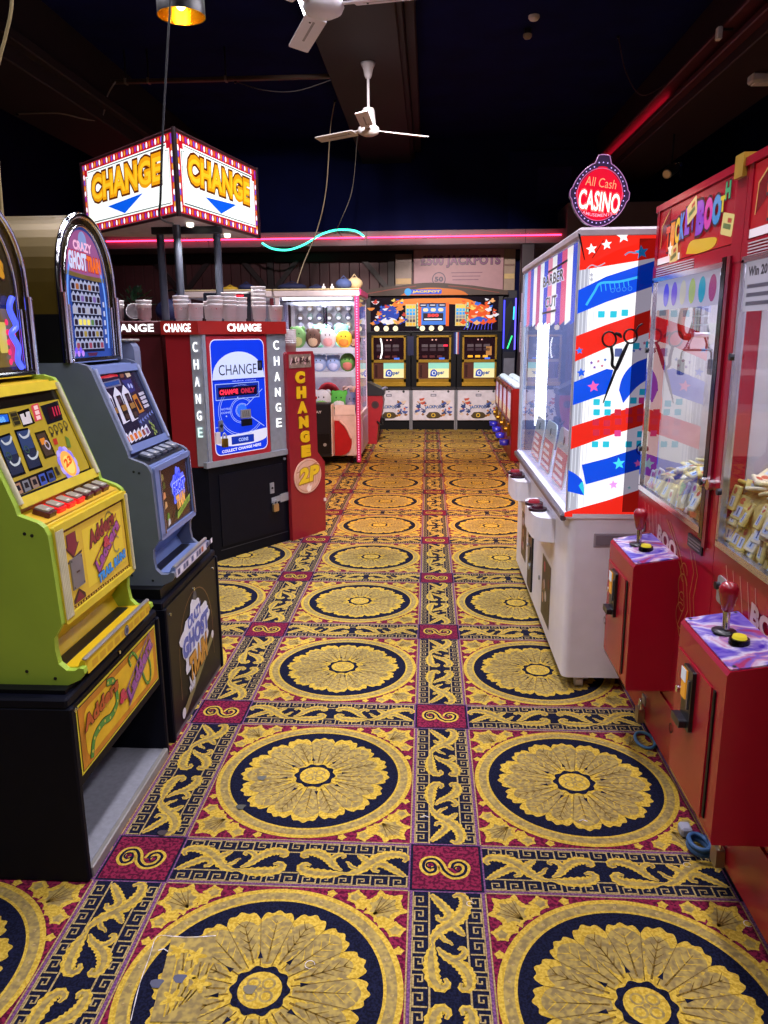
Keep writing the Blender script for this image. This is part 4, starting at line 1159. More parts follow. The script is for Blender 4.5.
for x, y in ((-1.62, 5.42), (-1.52, 6.02)):
    l = bpy.data.lights.new('sign_downlight', 'SPOT'); l.energy = 24; l.color = (1, .95, .92); l.spot_size = radians(130); l.spot_blend = .6; l.shadow_soft_size = .03
    lo_ = bpy.data.objects.new('sign_downlight', l); COL.objects.link(lo_); lo_.location = (x, y, ZB-.06)
    b = B(); b.lathe([(.001, -.03), (.022, -.025), (.026, 0)], (x, y, ZB-.010), E('#fff6e0', 3), 14); b.build('under_lamp', t, 'small white lamp under sign')

# ---------------------------------------------------------------- paper tubs stacked on the booth
PAPER = D('#e6e1e2', .6, var=.04); PINKP = D('#c9a19c', .6)
def make_cup(label, group):
    t = thing('paper_tub', label, 'tub', (0, 0, 0), group)
    b = B(); b.lathe([(.001, 0), (.038, 0), (.051, .105), (.0535, .107), (.0535, .114), (.050, .114), (.046, .02), (.001, .02)], (0, 0, 0), PAPER, 22); b.build('tub_body', t)
    b = B()
    fr = lambda a, c, n=0: ((.0385+.0125*c/.105+.0006)*sin(a/.045), -(.0385+.0125*c/.105+.0006)*cos(a/.045), c)
    b.rect(fr, -.030, .030, .050, .085, D('#23306e', .5), 1)
    for sd in (-1, 1):
        b.line(fr, [(-.030, .0675-sd*.0175), (-.010, .0675-sd*.0058), (.010, .0675+sd*.0058), (.030, .0675+sd*.0175)], .008, PAPER, 1)
        b.line(fr, [(-.030, .0675-sd*.0175), (-.010, .0675-sd*.0058), (.010, .0675+sd*.0058), (.030, .0675+sd*.0175)], .003, D('#c22434', .5), 1)
    for a0, a1, c0, c1, m in ((-.030, .030, .062, .073, PAPER), (-.005, .005, .050, .085, PAPER), (-.030, .030, .065, .070, D('#c22434', .5)), (-.0025, .0025, .050, .085, D('#c22434', .5))):
        b.rect(fr, a0, a1, c0, c1, m, 1)
    for i in range(7): b.rect(fr, -.028+.009*i, -.022+.009*i, .018, .026, PINKP, 1)
    b.build('flag_print', t, 'blue and red flag print')
    return t
first = make_cup('white paper tub', 'x')
used = [False]
def tubs(x, y, n, label, group, gap=.026, z=1.6385, rot=0.0):
    for k in range(n):
        lb = label if n == 1 else label
        if not used[0]: o = first; o.location = (x, y, z); o['label'] = lb; used[0] = True
        else: o = dup(first, (x, y, z+k*gap), lb)
        o['group'] = group
        o.rotation_euler = (0, 0, rot+.0*k)
tubs(-1.655, 5.22, 3, 'flag-printed white paper tub in the stack at the left end of the booth header', 'tubs in the left-end header stack', rot=.3)
tubs(-1.545, 5.18, 1, 'single short flag-printed tub right of the left-end header stack', 'single header tub', rot=.35)
tubs(-1.440, 5.28, 3, 'white paper tub in the flag-printed stack by the right-hand sign pole', 'tubs by the right-hand pole', rot=.4)
tubs(-1.375, 5.40, 4, 'plain-turned white paper tub in the stack above the header lettering', 'tubs above the lettering', rot=2.4)
tubs(-1.330, 5.52, 3, 'plain-turned white paper tub in the low stack behind the header lettering', 'tubs behind the lettering', rot=2.0)
tubs(-1.215, 5.62, 6, 'white paper tub in the tallest stack on the booth header', 'tubs in the tallest stack', rot=2.2)
tubs(-1.115, 5.72, 1, 'short white paper tub at the right end of the booth header', 'right-end tub', rot=.2)
tubs(-1.53, 5.50, 2, 'pinkish-rimmed white tub standing behind the single short tub', 'tubs behind the short tub', rot=2.5)
tubs(-1.080, 6.05, 7, 'white paper tub in the tall side stack behind the red 2P board', 'tubs in the side stack', z=1.3755, rot=2.6, gap=.016)
tubs(-2.155, 5.36, 2, 'white paper tub in the stack nearest the slate-blue machine head', 'tubs on the second machine', z=1.6445, rot=2.2)
tubs(-1.960, 5.36, 2, 'white flag tub on the dark red machine beside the paired poles', 'tubs beside the paired poles', z=1.6445, rot=.2)
o = dup(first, (-2.075, 5.46, 1.698), 'white paper tub lying on its side on the dark red machine', rot=(pi/2-.13, 0, .4)); o['group'] = 'tub lying on its side'

# ---------------------------------------------------------------- red CHANGE 2P board
t = thing('change_board', 'tall red CHANGE 2P board standing right of the booth', 'sign board', (-.92, 5.85, 0))
Q1 = (-1.033, 5.639); q = nrm((.2110, .3450, 0))
tf = F((Q1[0], Q1[1], 0), q, (0, 0, 1))
pts = [(0, 0), (.402, 0), (.410, .56), (.326, .65), (.316, 1.385), (.306, 1.405), (.30, 1.424), (.010, 1.424), (-.004, 1.41)]
b = B(); b.prism(pts, -.030, 0, D('#8f1f2a', .35, var=.06), tf); b.build('board', t)
b = B(); b.prism([(.022, 1.305), (.272, 1.305), (.272, 1.405), (.022, 1.405)], 0, .004, D('#8b7468', .4, var=.3, scale=40), tf)
for i in range(9): b.poly(tf, [(.03+.026*i, 1.335+.02*(i % 3)), (.05+.026*i, 1.325+.02*(i % 2)), (.06+.026*i, 1.365+.012*(i % 3)), (.045+.026*i, 1.385)], D(('#c9a0a0', '#4a2c2a', '#e0c8b0')[i % 3], .4), 7)
b.text(tf, 'ALL CASH', .04, .255, 1.330, 1.360, D('#3a1f22', .4), 9, .05, arch=.018)
b.build('logo_plate', t, 'small tarnished logo plate')
for i, ch in enumerate('CHANGE'):
    a0 = .085+.0085*i; b = B()
    b.text(tf, ch, a0, a0+.108, 1.190-i*.112, 1.280-i*.112, D('#e8b81c', .35, var=.05), 1, .09, edge=D('#6a1a14', .4), ew=.04, depth=.006)
    b.build('board_letter', t, 'raised yellow letter')
b = B()
b.prism([(.195+.160*cos(2*pi*i/32), .480+.135*sin(2*pi*i/32)) for i in range(32)], 0, .006, D('#e2b49c', .4), tf)
b.ring(tf, .195, .480, .140, .146, D('#c58d72', .4), 10, 32, k=.84)
b.line(tf, [(.065, .520), (.330, .575)], .006, D('#a05a40', .4), 10)
for k in range(9): b.rect(tf, .070+.030*k, .078+.030*k, .41, .50, D('#cf9a80', .4), 10)
b.text(tf, '2P', .085, .330, .425, .545, D('#e9c62a', .35), 11, .05, edge=D('#b3813c', .4), ew=.05, shear=.12, rise=.012)
b.poly(tf, [(.17, .385), (.20, .42), (.215, .395), (.24, .405), (.22, .36), (.19, .355)], D('#f1dcd0', .4), 11)
b.build('price_roundel', t, 'pale pink 2P roundel')
b = B(); b.prism([(.385, .245), (.408, .245), (.408, .268), (.385, .268)], -.02, .008, D('#dcd7d2', .5), tf); b.build('edge_bracket', t)

# green plant and red digits behind the pole pair
t = thing('potted_plant', 'dark green leafy plant behind the tubs at the paired poles', 'plant', (-2.28, 6.0, 1.644))
b = B(); b.lathe([(.001, 0), (.06, 0), (.08, .10), (.07, .10), (.001, .09)], (-2.28, 6.0, 1.6445), D('#2c2a30', .6), 16); b.build('pot', t)
b = B()
for i in range(70):
    a = random.uniform(0, 2*pi); e = random.uniform(.2, 1.4); r = random.uniform(.08, .19)
    c = (-2.28+r*cos(a)*cos(e), 6.0+r*sin(a)*cos(e), 1.75+r*sin(e)*.9)
    d = nrm((cos(a)*cos(e), sin(a)*cos(e), sin(e)*.6)); f = F(c, d, cross(d, (.3, .1, 1)))
    b.poly(f, [(-.03, 0), (0, .014), (.035, 0), (0, -.014)], D('#2c5a3a' if i % 3 else '#1e4030', .5), 0)
b.build('foliage', t)
t = thing('digital_display', 'dark display box with glowing red digits behind the tubs', 'display', (-1.62, 5.95, 1.638))
b = B(); b.box(-1.70, -1.34, 5.90, 6.02, 1.6385, 1.86, D('#14161f', .3), .01); b.build('display_box', t)
b = B(); b.text(facing_front(-1.68, 5.8995, 1.78), '4:5', .01, .30, .0, .06, E('#ff2a3c', 2.0), 1, .02); b.build('red_digits', t)
t = thing('novelty_bag', 'dark blue padded bag beside the red-digit display', 'bag', (-2.10, 6.35, 1.64))
b = B(); b.ell((-1.97, 5.98, 1.73), (.13, .08, .09), D('#1e2350', .6, var=.3), 16, 10); b.ell((-1.90, 5.98, 1.80), (.07, .06, .06), D('#2a3170', .6), 14, 8); b.build('padded_body', t)
b = B(); b.tube([(-2.04, 5.97, 1.80), (-2.02, 5.96, 1.87), (-1.95, 5.96, 1.885), (-1.90, 5.97, 1.85)], .008, BLACK); b.build('handle', t)
# ================================================================ plush crane machine
PINK = D('#d0387a', .4, var=.05); LILAC = D('#c9b9d2', .4); WHT2 = D('#d9cdd0', .4, var=.04)
GL = GLASS('#f4f8ff', 1.0)
def crane(x0, x1, yf, yb, label, full):
    t = thing('plush_crane_machine', label, 'crane machine', ((x0+x1)/2, (yf+yb)/2, 0))
    b = B(); b.box(x0, x1, yf, yb, .10, .60, WHT2, .01); b.build('base_cabinet', t)
    b = B(); b.box(x0-.01, x1+.01, yf-.02, yb, 1.97, 2.045, WHT2, .012); b.box(x0-.01, x1+.012, yf-.025, yb, 2.045, 2.062, D('#d8c79a', .4), .006); b.build('roof', t)
    for px0, py0, pm in ((x0, yf, WHT2), (x0, yb-.05, WHT2), (x1-.05, yb-.05, LILAC)):
        b = B(); b.box(px0, px0+.05, py0, py0+.05, .6, 1.97, pm, .006); b.build('corner_post', t)
    b = B(); b.box(x0+.05, x1-.05, yf+.005, yf+.012, .62, 1.97, GL); b.build('front_glass', t)
    b = B(); b.box(x1-.012, x1-.005, yf+.05, yb-.05, .62, 1.97, GL); b.build('side_glass', t)
    b = B(); b.box(x0+.01, x1-.05, yb-.03, yb-.01, .6, 1.97, D('#bcb6bc', .3, .3)); b.build('back_panel', t)
    for z in (1.345, 1.065):
        b = B(); b.box(x0+.05, x1-.055, yf+.06, yf+.50, z, z+.035, D('#e8e4ea', .35), .004); b.box(x0+.05, x1-.055, yf+.055, yf+.062, z-.02, z+.045, E('#fff4f6', .45), .002); b.build('shelf', t)
    b = B(); b.box(x0+.06, x1-.06, yf+.06, yb-.06, .60, .625, WHT2); b.build('prize_floor', t)
    for i in range(4):
        b = B(); x = (x0+.08, x1-.08)[i % 2]; y = (yf+.10, yb-.10)[i//2]
        b.cyl((x, y, .045), (x, y, .10), .018, STEEL, seg=10); b.cyl((x-.014, y, .035), (x+.014, y, .035), .035, RUBBER, seg=16); b.build('caster', t)
    return t
cr = crane(-1.80, -.815, 9.2, 10.30, 'white plush crane machine with pink light strip and shelves of soft toys', True)
b = B(); b.box(-.865, -.812, 9.185, 9.25, .02, 2.05, PINK, .008)
for i in range(64): b.disc(facing_front(-.838, 9.1845), 0, .06+i*.0305, .0075, E('#ffb8dc', 1.3), 1, 8)
b.build('light_strip', cr, 'pink corner post with small white lights')
b = B(); b.box(-.812, -.806, 9.25, 10.28, .12, .60, D('#c7a8cf', .4), .004); b.box(-.806, -.802, 9.35, 10.15, .18, .52, D('#b58fc4', .4, var=.3, scale=7)); b.build('side_panel', cr)
b = B(); b.box(-.865, -.79, 9.2, 10.3, 1.985, 2.06, PINK, .01); b.build('roof_edge', cr, 'pink roof edge')
b = B(); b.box(-1.80, -.875, 9.188, 9.2, .105, .605, D('#cdbdc2', .4), .004); b.box(-1.12, -.875, 9.182, 9.189, .60, .72, D('#d8cbd0', .4)); b.build('front_panel', cr)
b = B(); fr = facing_front(0, 9.186)
flap = [(-1.125, .06+.05), (-1.125, .535)]+spline([(-1.06, .53), (-.985, .45), (-.925, .32), (-.93, .20), (-.985, .135), (-1.06, .11)], 5)
b.prism(flap, 0, .02, D('#a51a24', .35), fr); b.tube([fr(p[0], p[1], .02) for p in spline([(-1.06, .53), (-.985, .45), (-.925, .32)], 5)], .012, D('#d8b8b8', .3), 8); b.build('prize_flap', cr, 'red curved prize flap')
b = B(); b.box(-1.42, -1.14, 8.98, 9.19, .12, .755, D('#13141d', .4), .012); b.box(-1.40, -1.16, 8.974, 8.982, .16, .40, D('#0b0c14', .3), .003)
b.box(-1.145, -1.13, 8.99, 9.18, .13, .74, D('#cfc3c6', .4), .003)
b.text(facing_front(-1.40, 8.9795), 'PLAY', .03, .15, .64, .67, D('#b8b8c4', .4), 1, .03)
b.cyl((-1.22, 8.965, .27), (-1.22, 8.975, .27), .02, STEEL, seg=12)
b.build('control_console', cr, 'black control console'); 
b = B(); b.cyl((-1.33, 9.06, .755), (-1.33, 9.06, .80), .008, STEEL, seg=8); b.ell((-1.33, 9.06, .815), (.02, .02, .02), D('#b01820', .2), 10, 8); b.build('joystick', cr)
# gantry and claw
b = B(); b.box(-1.75, -.87, 9.62, 9.66, 1.90, 1.93, STEEL); b.box(-1.75, -.87, 9.94, 9.98, 1.90, 1.93, STEEL); b.box(-1.33, -1.29, 9.5, 10.1, 1.87, 1.90, STEEL); b.build('gantry', cr)
b = B(); b.cyl((-1.31, 9.96, 1.66), (-1.31, 9.96, 1.88), .03, CHROME, seg=12)
for k in range(3):
    a = 2*pi*k/3; p = [(-1.31+r*cos(a), 9.96+r*sin(a), z) for r, z in ((.02, 1.67), (.09, 1.62), (.10, 1.54), (.05, 1.48))]; b.tube(p, .007, CHROME, 6)
b.build('claw', cr)
b = B(); b.box(-1.72, -.90, 9.25, 9.29, 1.94, 1.965, E('#f6f2ff', 4.0)); b.build('strip_light', cr)
c2 = crane(-2.86, -1.84, 9.2, 10.30, 'second white crane machine, mostly hidden behind the booth', False)
b = B(); b.box(-1.855, -1.815, 9.18, 9.24, 1.62, 1.96, D('#5a1420', .4), .004); b.build('maroon_post', c2)
# ---- soft toys
def toy(name, x, y, z, r, c1, c2, label, ears=None, group=None, k=1.0, eyes=True):
    t = thing(name, label, 'soft toy', (x, y, z), group)
    b = B(); b.ell((x, y, z+r*k), (r, r*.82, r*k), D(c1, .85, var=.06), 16, 10); b.build('body', t)
    b = B(); b.ell((x, y-r*.52, z+r*k*.72), (r*.62, r*.36, r*k*.55), D(c2, .85), 14, 8); b.build('belly', t)
    if ears:
        for sd in (-1, 1):
            b = B()
            if ears == 'long': b.ell((x+sd*r*.45, y, z+r*k*2.0), (r*.16, r*.12, r*.5), D(c1, .85), 10, 7)
            else: b.ell((x+sd*r*.62, y, z+r*k*1.75), (r*.28, r*.18, r*.28), D(c1, .85), 10, 7)
            b.build('ear', t)
    if eyes:
        for sd in (-1, 1):
            b = B(); b.ell((x+sd*r*.26, y-r*.74, z+r*k*1.32), (r*.07, r*.06, r*.09), BLACKGLOSS, 8, 6); b.build('eye', t)
    return t
Z1, Z2 = 1.3815, 1.1015
toy('plush_toy', -1.575, 9.40, Z1, .105, '#7fae62', '#c9c27a', 'green plush toy at the left end of the upper toy shelf', 'round', k=1.25)
toy('plush_toy', -1.385, 9.40, Z1, .095, '#6a4a3a', '#d9b48c', 'brown plush toy with tan belly on the upper toy shelf', 'round', k=1.25)
toy('plush_toy', -1.205, 9.40, Z1, .098, '#e4d8d2', '#f0a8a0', 'cream and pink plush toy between the brown and yellow ones', None, k=1.2)
toy('plush_toy', -1.015, 9.40, Z1, .100, '#f0c428', '#e88a30', 'bright yellow and orange plush chick on the upper toy shelf', None, k=1.05)
toy('plush_toy', -.905, 9.55, Z1, .080, '#5c4034', '#e0b896', 'dark brown plush toy right of the yellow chick', 'round', k=1.3)
toy('plush_toy', -1.34, 9.62, Z1, .10, '#8fd8b0', '#d8f4e4', 'left mint green plush toy in the back row of the upper shelf', 'round', k=1.45)
toy('plush_toy', -1.07, 9.62, Z1, .10, '#7fe0c0', '#d8f4e4', 'right mint green plush toy in the back row of the upper shelf', 'round', k=1.45)
toy('plush_toy', -1.325, 9.40, Z2, .095, '#a9bfe4', '#dfe8f8', 'pale blue plush toy at the left of the lower toy shelf', 'round', k=1.1)
toy('plush_toy', -1.150, 9.40, Z2, .092, '#9fb4e0', '#ccd4f4', 'periwinkle plush toy in the middle of the lower toy shelf', 'round', k=1.1)
toy('plush_toy', -.975, 9.40, Z2, .098, '#6fa04a', '#d07a6a', 'green and red plush toy at the right of the lower toy shelf', None, k=1.15)
toy('plush_toy', -1.49, 9.40, Z2, .092, '#c9d4e8', '#e8ecf4', 'white-blue plush toy at the hidden left of the lower shelf', 'round', k=1.1)
PF = .6255
toy('plush_toy', -1.30, 9.42, PF, .12, '#d9dce0', '#8ad06a', 'white plush with green muzzle at the front of the prize pit', 'round', k=1.1)
toy('plush_toy', -1.09, 9.44, PF, .115, '#5cc04a', '#f0f4f0', 'bright green plush toy with white face in the prize pit', 'round', k=1.1)
toy('plush_toy', -.93, 9.42, PF, .10, '#8a8aa4', '#b8b0cc', 'grey plush rabbit leaning in the right corner of the pit', 'long', k=1.15)
toy('plush_toy', -1.26, 9.74, PF, .15, '#d02c34', '#e8c0b8', 'red plush toy behind the white and green ones in the pit', None, k=1.1)
toy('plush_toy', -.975, 9.76, PF, .125, '#e8b8a8', '#f4e0d8', 'peach plush toy behind the grey rabbit in the pit', 'round', k=1.15)
toy('plush_toy', -1.60, 9.70, PF, .14, '#7a6ac0', '#c8b8e8', 'violet plush toy at the left of the prize pit', 'round', k=1.1)
# small toys hanging up in the back of the case
for i in range(7):
    for j in range(3):
        x = -1.66+i*.125; z = 1.60+j*.115
        c = ('#9a9aa8', '#6a5e58', '#c8c4cc', '#7d8d86', '#a99a84', '#5a5a6e')[(i*2+j) % 6]
        o = toy('boxed_toy', x, 10.16, z, .045, c, '#e4e0e4', 'small grey-brown toy pinned in rows at the back of the crane case', None, 'toys pinned at the back of the crane case', 1.1, False)
# things lying on the crane roof
def lump(name, x, y, c, rx, rz, label, cat='bag'):
    t = thing(name, label, cat, (x, y, 2.0625))
    b = B(); b.ell((x, y, 2.0625+rz), (rx, .10, rz), D(c, .8, var=.15), 14, 9); b.build('bag_body', t)
    b = B(); b.tube([(x-rx*.4, y, 2.0625+rz*1.8), (x, y, 2.0625+rz*2.5), (x+rx*.4, y, 2.0625+rz*1.8)], .006, D(c, .8), 6); b.build('strap', t)
lump('soft_bag', -2.42, 9.6, '#c9a22c', .10, .03, 'yellow folded bag lying on the second crane roof')
lump('soft_bag', -2.22, 9.6, '#1e2450', .10, .045, 'small navy bag beside the yellow one on the crane roof')
lump('soft_bag', -1.66, 9.6, '#1c2248', .18, .045, 'long navy bag lying above the left end of the toy case')
lump('soft_bag', -1.36, 9.6, '#1c2248', .10, .03, 'short flat navy bag right of the long navy one')
lump('soft_bag', -1.02, 9.5, '#3a4a7a', .10, .065, 'slate-blue bag on the roof left of the tan cushion')
lump('cushion', -.90, 9.62, '#b8a078', .10, .075, 'tan cushion at the right corner of the crane roof', 'cushion')
for i, x in enumerate((-1.24, -1.14)):
    t = thing('white_ornament', ('small white ornament on the crane roof, left of a pair', 'small white ornament on the crane roof, right of a pair')[i], 'ornament', (x, 9.35, 2.0625))
    b = B(); b.ell((x, 9.35, 2.0825), (.025, .025, .02), WHITEP, 10, 7); b.build('ornament_body', t); b = B(); b.cyl((x, 9.35, 2.10), (x, 9.35, 2.125), .008, WHITEP, seg=8); b.build('ornament_top', t)

# ================================================================ red cabinet with black controls behind the crane
t = thing('arcade_cabinet', 'red arcade cabinet with slanted black control panel beyond the crane machine', 'arcade machine', (-.85, 11.1, 0))
S = F((0, 0, 0), (1, 0, 0), (0, 0, 1))
b = B(); b.prism([(-1.3, 0), (-.74, 0), (-.715, .26), (-.665, .42), (-.640, .60), (-.655, .70), (-.86, .70), (-1.3, .70)], -11.35, -10.95, D('#841420', .4), S); b.build('cabinet', t)
b = B(); b.prism([(-.86, .69), (-.63, .69), (-.622, .76), (-.84, .87), (-.90, .87)], -11.36, -10.94, D('#17181f', .4), S); b.build('control_panel', t)
b = B(); b.disc(facing_front(-.755, 10.949), 0, .56, .055, D('#3a1420', .5), 1, 20); b.disc(facing_front(-.755, 10.949), 0, .56, .035, D('#1d0c12', .5), 2, 20); b.build('speaker', t)
b = B(); b.box(-.70, -.63, 11.0, 11.3, .30, .36, BLACK, .01); b.tube([(-.66, 10.98, .33), (-.64, 10.95, .29), (-.68, 10.94, .27), (-.73, 10.94, .33)], .012, BLACK, 8); b.build('prize_tray', t)
b = B(); b.tube([(-.66, 11.0, .78), (-.62, 11.05, .80), (-.60, 11.2, .78)], .014, D('#8f94b4', .3), 8); b.build('grab_handle', t)

# ================================================================ bank of three machines against the far wall
GOLD = D('#a8842a', .32, .6, var=.06); GOLD2 = D('#c29a34', .3, .5)
YW = 12.60
def cabinet(x0, x1, label, lit):
    t = thing('reel_machine', label, 'fruit machine', ((x0+x1)/2, 12.8, 0))
    xm = (x0+x1)/2
    b = B(); b.box(x0, x1, YW+.05, 13.08, 0, .15, BLACK); b.box(x0, x1, YW+.03, 13.08, .15, 1.56, D('#07070e', .45, spec=.2), .006); b.build('cabinet', t)
    b = B(); b.box(x0+.025, x1-.025, YW+.005, YW+.03, .155, .655, D('#d8d2dc', .35), .008); b.box(x0, x1, YW-.02, YW+.03, .655, .70, D('#1a1b24', .4), .006)
    for sd in (x0+.012, x1-.012): b.box(sd-.012, sd+.012, YW, YW+.03, 0, .66, D('#8d8f98', .4, .5), .002)
    c = b; fr = facing_front(xm, YW+.0045, .16)
    rs = random.Random(5)
    for k in range(44):
        sd = -1 if k % 2 else 1
        a = sd*(.10+.19*rs.random()); cc = .07+.28*rs.random()*(1-.35*abs(abs(a)-.2)/.1); r = .014+.026*rs.random()
        m_ = rs.choice(('#24407e', '#24407e', '#c9862c', '#8a5a2a', '#3a5aa8', '#e0c8b0', '#2c3a66', '#c0503a'))
        c.poly(fr, [(a+r*(1+.5*sin(3*g+k))*cos(g), cc+r*.8*(1+.4*cos(2*g+k))*sin(g)) for g in [2*pi*q/12 for q in range(12)]], D(m_, .4), 1+.05*k)
    c.poly(fr, spline([(-.12, .07), (-.07, .03), (.07, .03), (.12, .07), (.07, .13), (-.07, .13)], 3), D('#4a3c22', .4), 4); c.ring(fr, 0, .08, .02, .035, D('#d8b23a', .4), 5, 16)
    c.text(fr, 'JACKPOT', -.14, .13, .16, .225, D('#2c6ac0', .4), 4, .05, edge=D('#e8d05a', .4), ew=.04, arch=.02)
    c.rect(fr, -.045, .045, .385, .425, D('#54546a', .4), 2); c.rect(fr, -.035, .035, .395, .415, D('#c9c6d4', .4), 3); c.disc(fr, 0, .465, .01, DKMETAL, 2, 8); c.disc(fr, .24, .465, .02, D('#2a2a34', .4), 2, 8)
    c.build('front_panel', t)
    # gold door with reel window and lit lower window
    gx0, gx1 = xm-.275, xm+.275
    b = B(); fr = facing_front(0, YW+.03)
    for (a0, a1, c0, c1) in ((gx0, gx0+.03, .72, 1.51), (gx1-.03, gx1, .72, 1.51), (gx0, gx1, 1.485, 1.515), (gx0, gx1, 1.09, 1.135), (gx0, gx1, .775, .83)):
        b.prism([(a0, c0), (a1, c0), (a1, c1), (a0, c1)], 0, .045, GOLD, fr)
    b.prism([(gx0, .715), (gx1, .715), (gx1, .775), (gx0, .775)], 0, .075, GOLD2, fr)
    b.build('gold_door', t)
    b = B(); wf = facing_front(gx0+.03, YW+.018); W = gx1-gx0-.06
    b.rect(wf, 0, W, 1.135, 1.485, D('#241019', .15), 0)
    for i in range(3):
        for j in range(2): b.rrect(wf, .05+i*.13, .15+i*.13, 1.27+j*.06, 1.315+j*.06, .006, E('#6a5a60' if j else '#4a3540', .5), 1)
        b.rrect(wf, .06+i*.12, .14+i*.12, 1.165, 1.20, .006, E('#f0a82c', 1.2) if lit == 'gold' else D('#5a1a20', .3), 1)
    for i in range(2): b.disc(wf, W*.45+i*.06, 1.445, .012, E('#f0b8b0', .9), 1, 10)
    if lit == 'arc': b.line(wf, spline([(.11, 1.15), (.135, 1.25), (.135, 1.37), (.115, 1.47)], 4), .022, E('#ffffff', 2.0), 2)
    if lit == 'red': b.rrect(wf, W-.09, W-.02, 1.34, 1.37, .006, E('#ff2a4a', 1.3), 2)
    if lit == 'gold': b.rect(wf, W-.14, W-.05, 1.20, 1.34, E('#c98a4a', .7), 1)
    b.rrect(wf, W-.16, W-.07, 1.138, 1.165, .004, E('#4a7af0', .9), 2)
    b.build('reel_window', t)
    b = B(); b.rect(wf, 0, W, .83, 1.09, E('#6a3a30', .35), 0); b.rect(wf, .16, W, .845, 1.085, E('#f4e6a8', .9), 1); b.rect(wf, .16, W, .99, 1.085, E('#9adfc8', .8), 2)
    b.poly(wf, spline([(.19, .87), (.20, .95), (.26, .98), (.31, .92), (.28, .86)], 3), E('#2a50c0', .7), 3); b.text(wf, 'Super', .24, .42, .87, .95, E('#2a58a0', .7), 4, .04, rise=.015)
    b.ring(wf, .25, .92, .02, .035, E('#ffffff', .8), 4, 14); b.rect(wf, .02, .06, .85, 1.05, E('#4a2420', .3), 1)
    b.build('lit_window', t)
    return t
cabinet(-1.00, -.285, 'gold-doored reel machine with white arc lamp, left of the far bank', 'arc')
cabinet(-.280, .448, 'gold-doored reel machine in the middle of the far bank', 'red')
cabinet(.453, 1.175, 'gold-doored reel machine with glowing orange tiles, right of the far bank', 'gold')
t = thing('jackpot_marquee', 'colourful lit marquee with orange arch above the far bank of machines', 'marquee', (.09, 12.9, 1.56))
b = B(); b.box(-1.0, 1.175, YW+.02, 12.95, 1.562, 2.20, D('#10111c', .4), .006); b.build('marquee_box', t)
b = B(); fr = facing_front(0, YW+.0)
WD = D('#3c2416', .5, var=.25, scale=5)
b.prism([(-1.05, 2.13), (1.24, 2.13), (1.24, 2.19), (.70, 2.27), (.16, 2.32), (-.10, 2.32), (-.62, 2.27), (-1.05, 2.22)], -.02, .05, WD, fr)
for sd in (-1, 1): b.line(fr, spline([(sd*.25+.05, 2.27), (sd*.55+.05, 2.24), (sd*.8+.05, 2.20), (sd*1.05+.05, 2.16)], 4), .012, D('#8f3a2c', .5), 75)
b.build('wood_canopy', t, 'carved brown wooden canopy')
b = B(); mf = facing_front(0, YW+.019); hf2 = facing_front(0, YW-.0505)
b.rect(mf, -.93, 1.10, 1.585, 2.13, D('#1a1220', .15), 0)
b.poly(mf, [(-.62, 1.95)]+spline([(-.62, 1.95), (-.50, 2.06), (-.20, 2.085), (.10, 2.085)], 4)+spline([(.10, 2.085), (.50, 2.085), (.70, 2.04), (.80, 1.93)], 4)+[(.55, 1.98), (.05, 2.02), (-.40, 1.98)], E('#f07a1c', .9), 1)
b.poly(hf2, spline([(-.45, 2.132), (-.30, 2.20), (-.05, 2.245), (.25, 2.235), (.50, 2.20), (.62, 2.132)], 4), E('#d8701c', .7), 1); b.rrect(hf2, -.30, .20, 2.15, 2.22, .02, E('#1a48c8', .9), 3); b.text(hf2, 'JACKPOT', -.26, .18, 2.165, 2.205, E('#f4d030', .9), 4, .05)
b.disc(hf2, -.33, 2.185, .055, E('#2a9ae0', .9), 4, 16)
# left and right abstract panels
for sd, c1, c2 in ((-1, '#1c3fae', '#f0a060'), (1, '#e8541c', '#f4b070')):
    x0 = -.66 if sd < 0 else .78
    b.poly(mf, spline([(x0-.16, 1.80), (x0-.10, 1.95), (x0+.05, 1.99), (x0+.18, 1.90), (x0+.16, 1.78), (x0, 1.72), (x0-.16, 1.74)], 4), E(c1, .8), 2)
    b.poly(mf, spline([(x0-.12, 1.74), (x0, 1.80), (x0+.15, 1.76), (x0+.10, 1.70), (x0-.05, 1.69)], 4), E('#e8e6f0' if sd < 0 else '#2a5ac8', .8), 3)
    for k in range(46):
        a = x0+.27*(random.random()*2-1); c = 1.69+.38*random.random(); r = .018+.034*random.random()
        cc = random.choice((c1, c2, '#f0d060', '#e8e6f0', c1, '#c83a2c', '#e88a3a', '#2a6ad8'))
        b.poly(mf, [(a+r*(1+.5*sin(3*g+k))*cos(g), c+r*.7*(1+.4*cos(2*g+k))*sin(g)) for g in [2*pi*q/12 for q in range(12)]], E(cc, .8), 4+.1*k)
for x0 in (-.36, .43):                      # prize ladders
    b.rect(mf, x0-.01, x0+.16, 1.66, 2.00, E('#d8c890', .8), 2)
    for r in range(6):
        for c in range(3):
            b.rrect(mf, x0+.004+c*.05, x0+.044+c*.05, 1.668+r*.054, 1.712+r*.054, .006, E(('#f0b038', '#5a4a50', '#8a8a9a', '#2a9ae8', '#3ab0f0', '#f0c838')[r], .9), 3, 2)
    b.rect(mf, x0+.17, x0+.20, 1.63, 2.02, E('#a8d8b8', .8), 2)
    for r in range(7): b.disc(mf, x0+.185, 1.66+r*.052, .010, E('#2a6a50', .6), 3, 8)
b.rect(mf, -.16, .30, 1.68, 2.00, E('#3a78d8', .85), 2)
for a0, a1 in ((-.17, -.12), (.27, .32)): b.rect(mf, a0, a1, 1.66, 2.02, E('#f0641c', .9), 3)
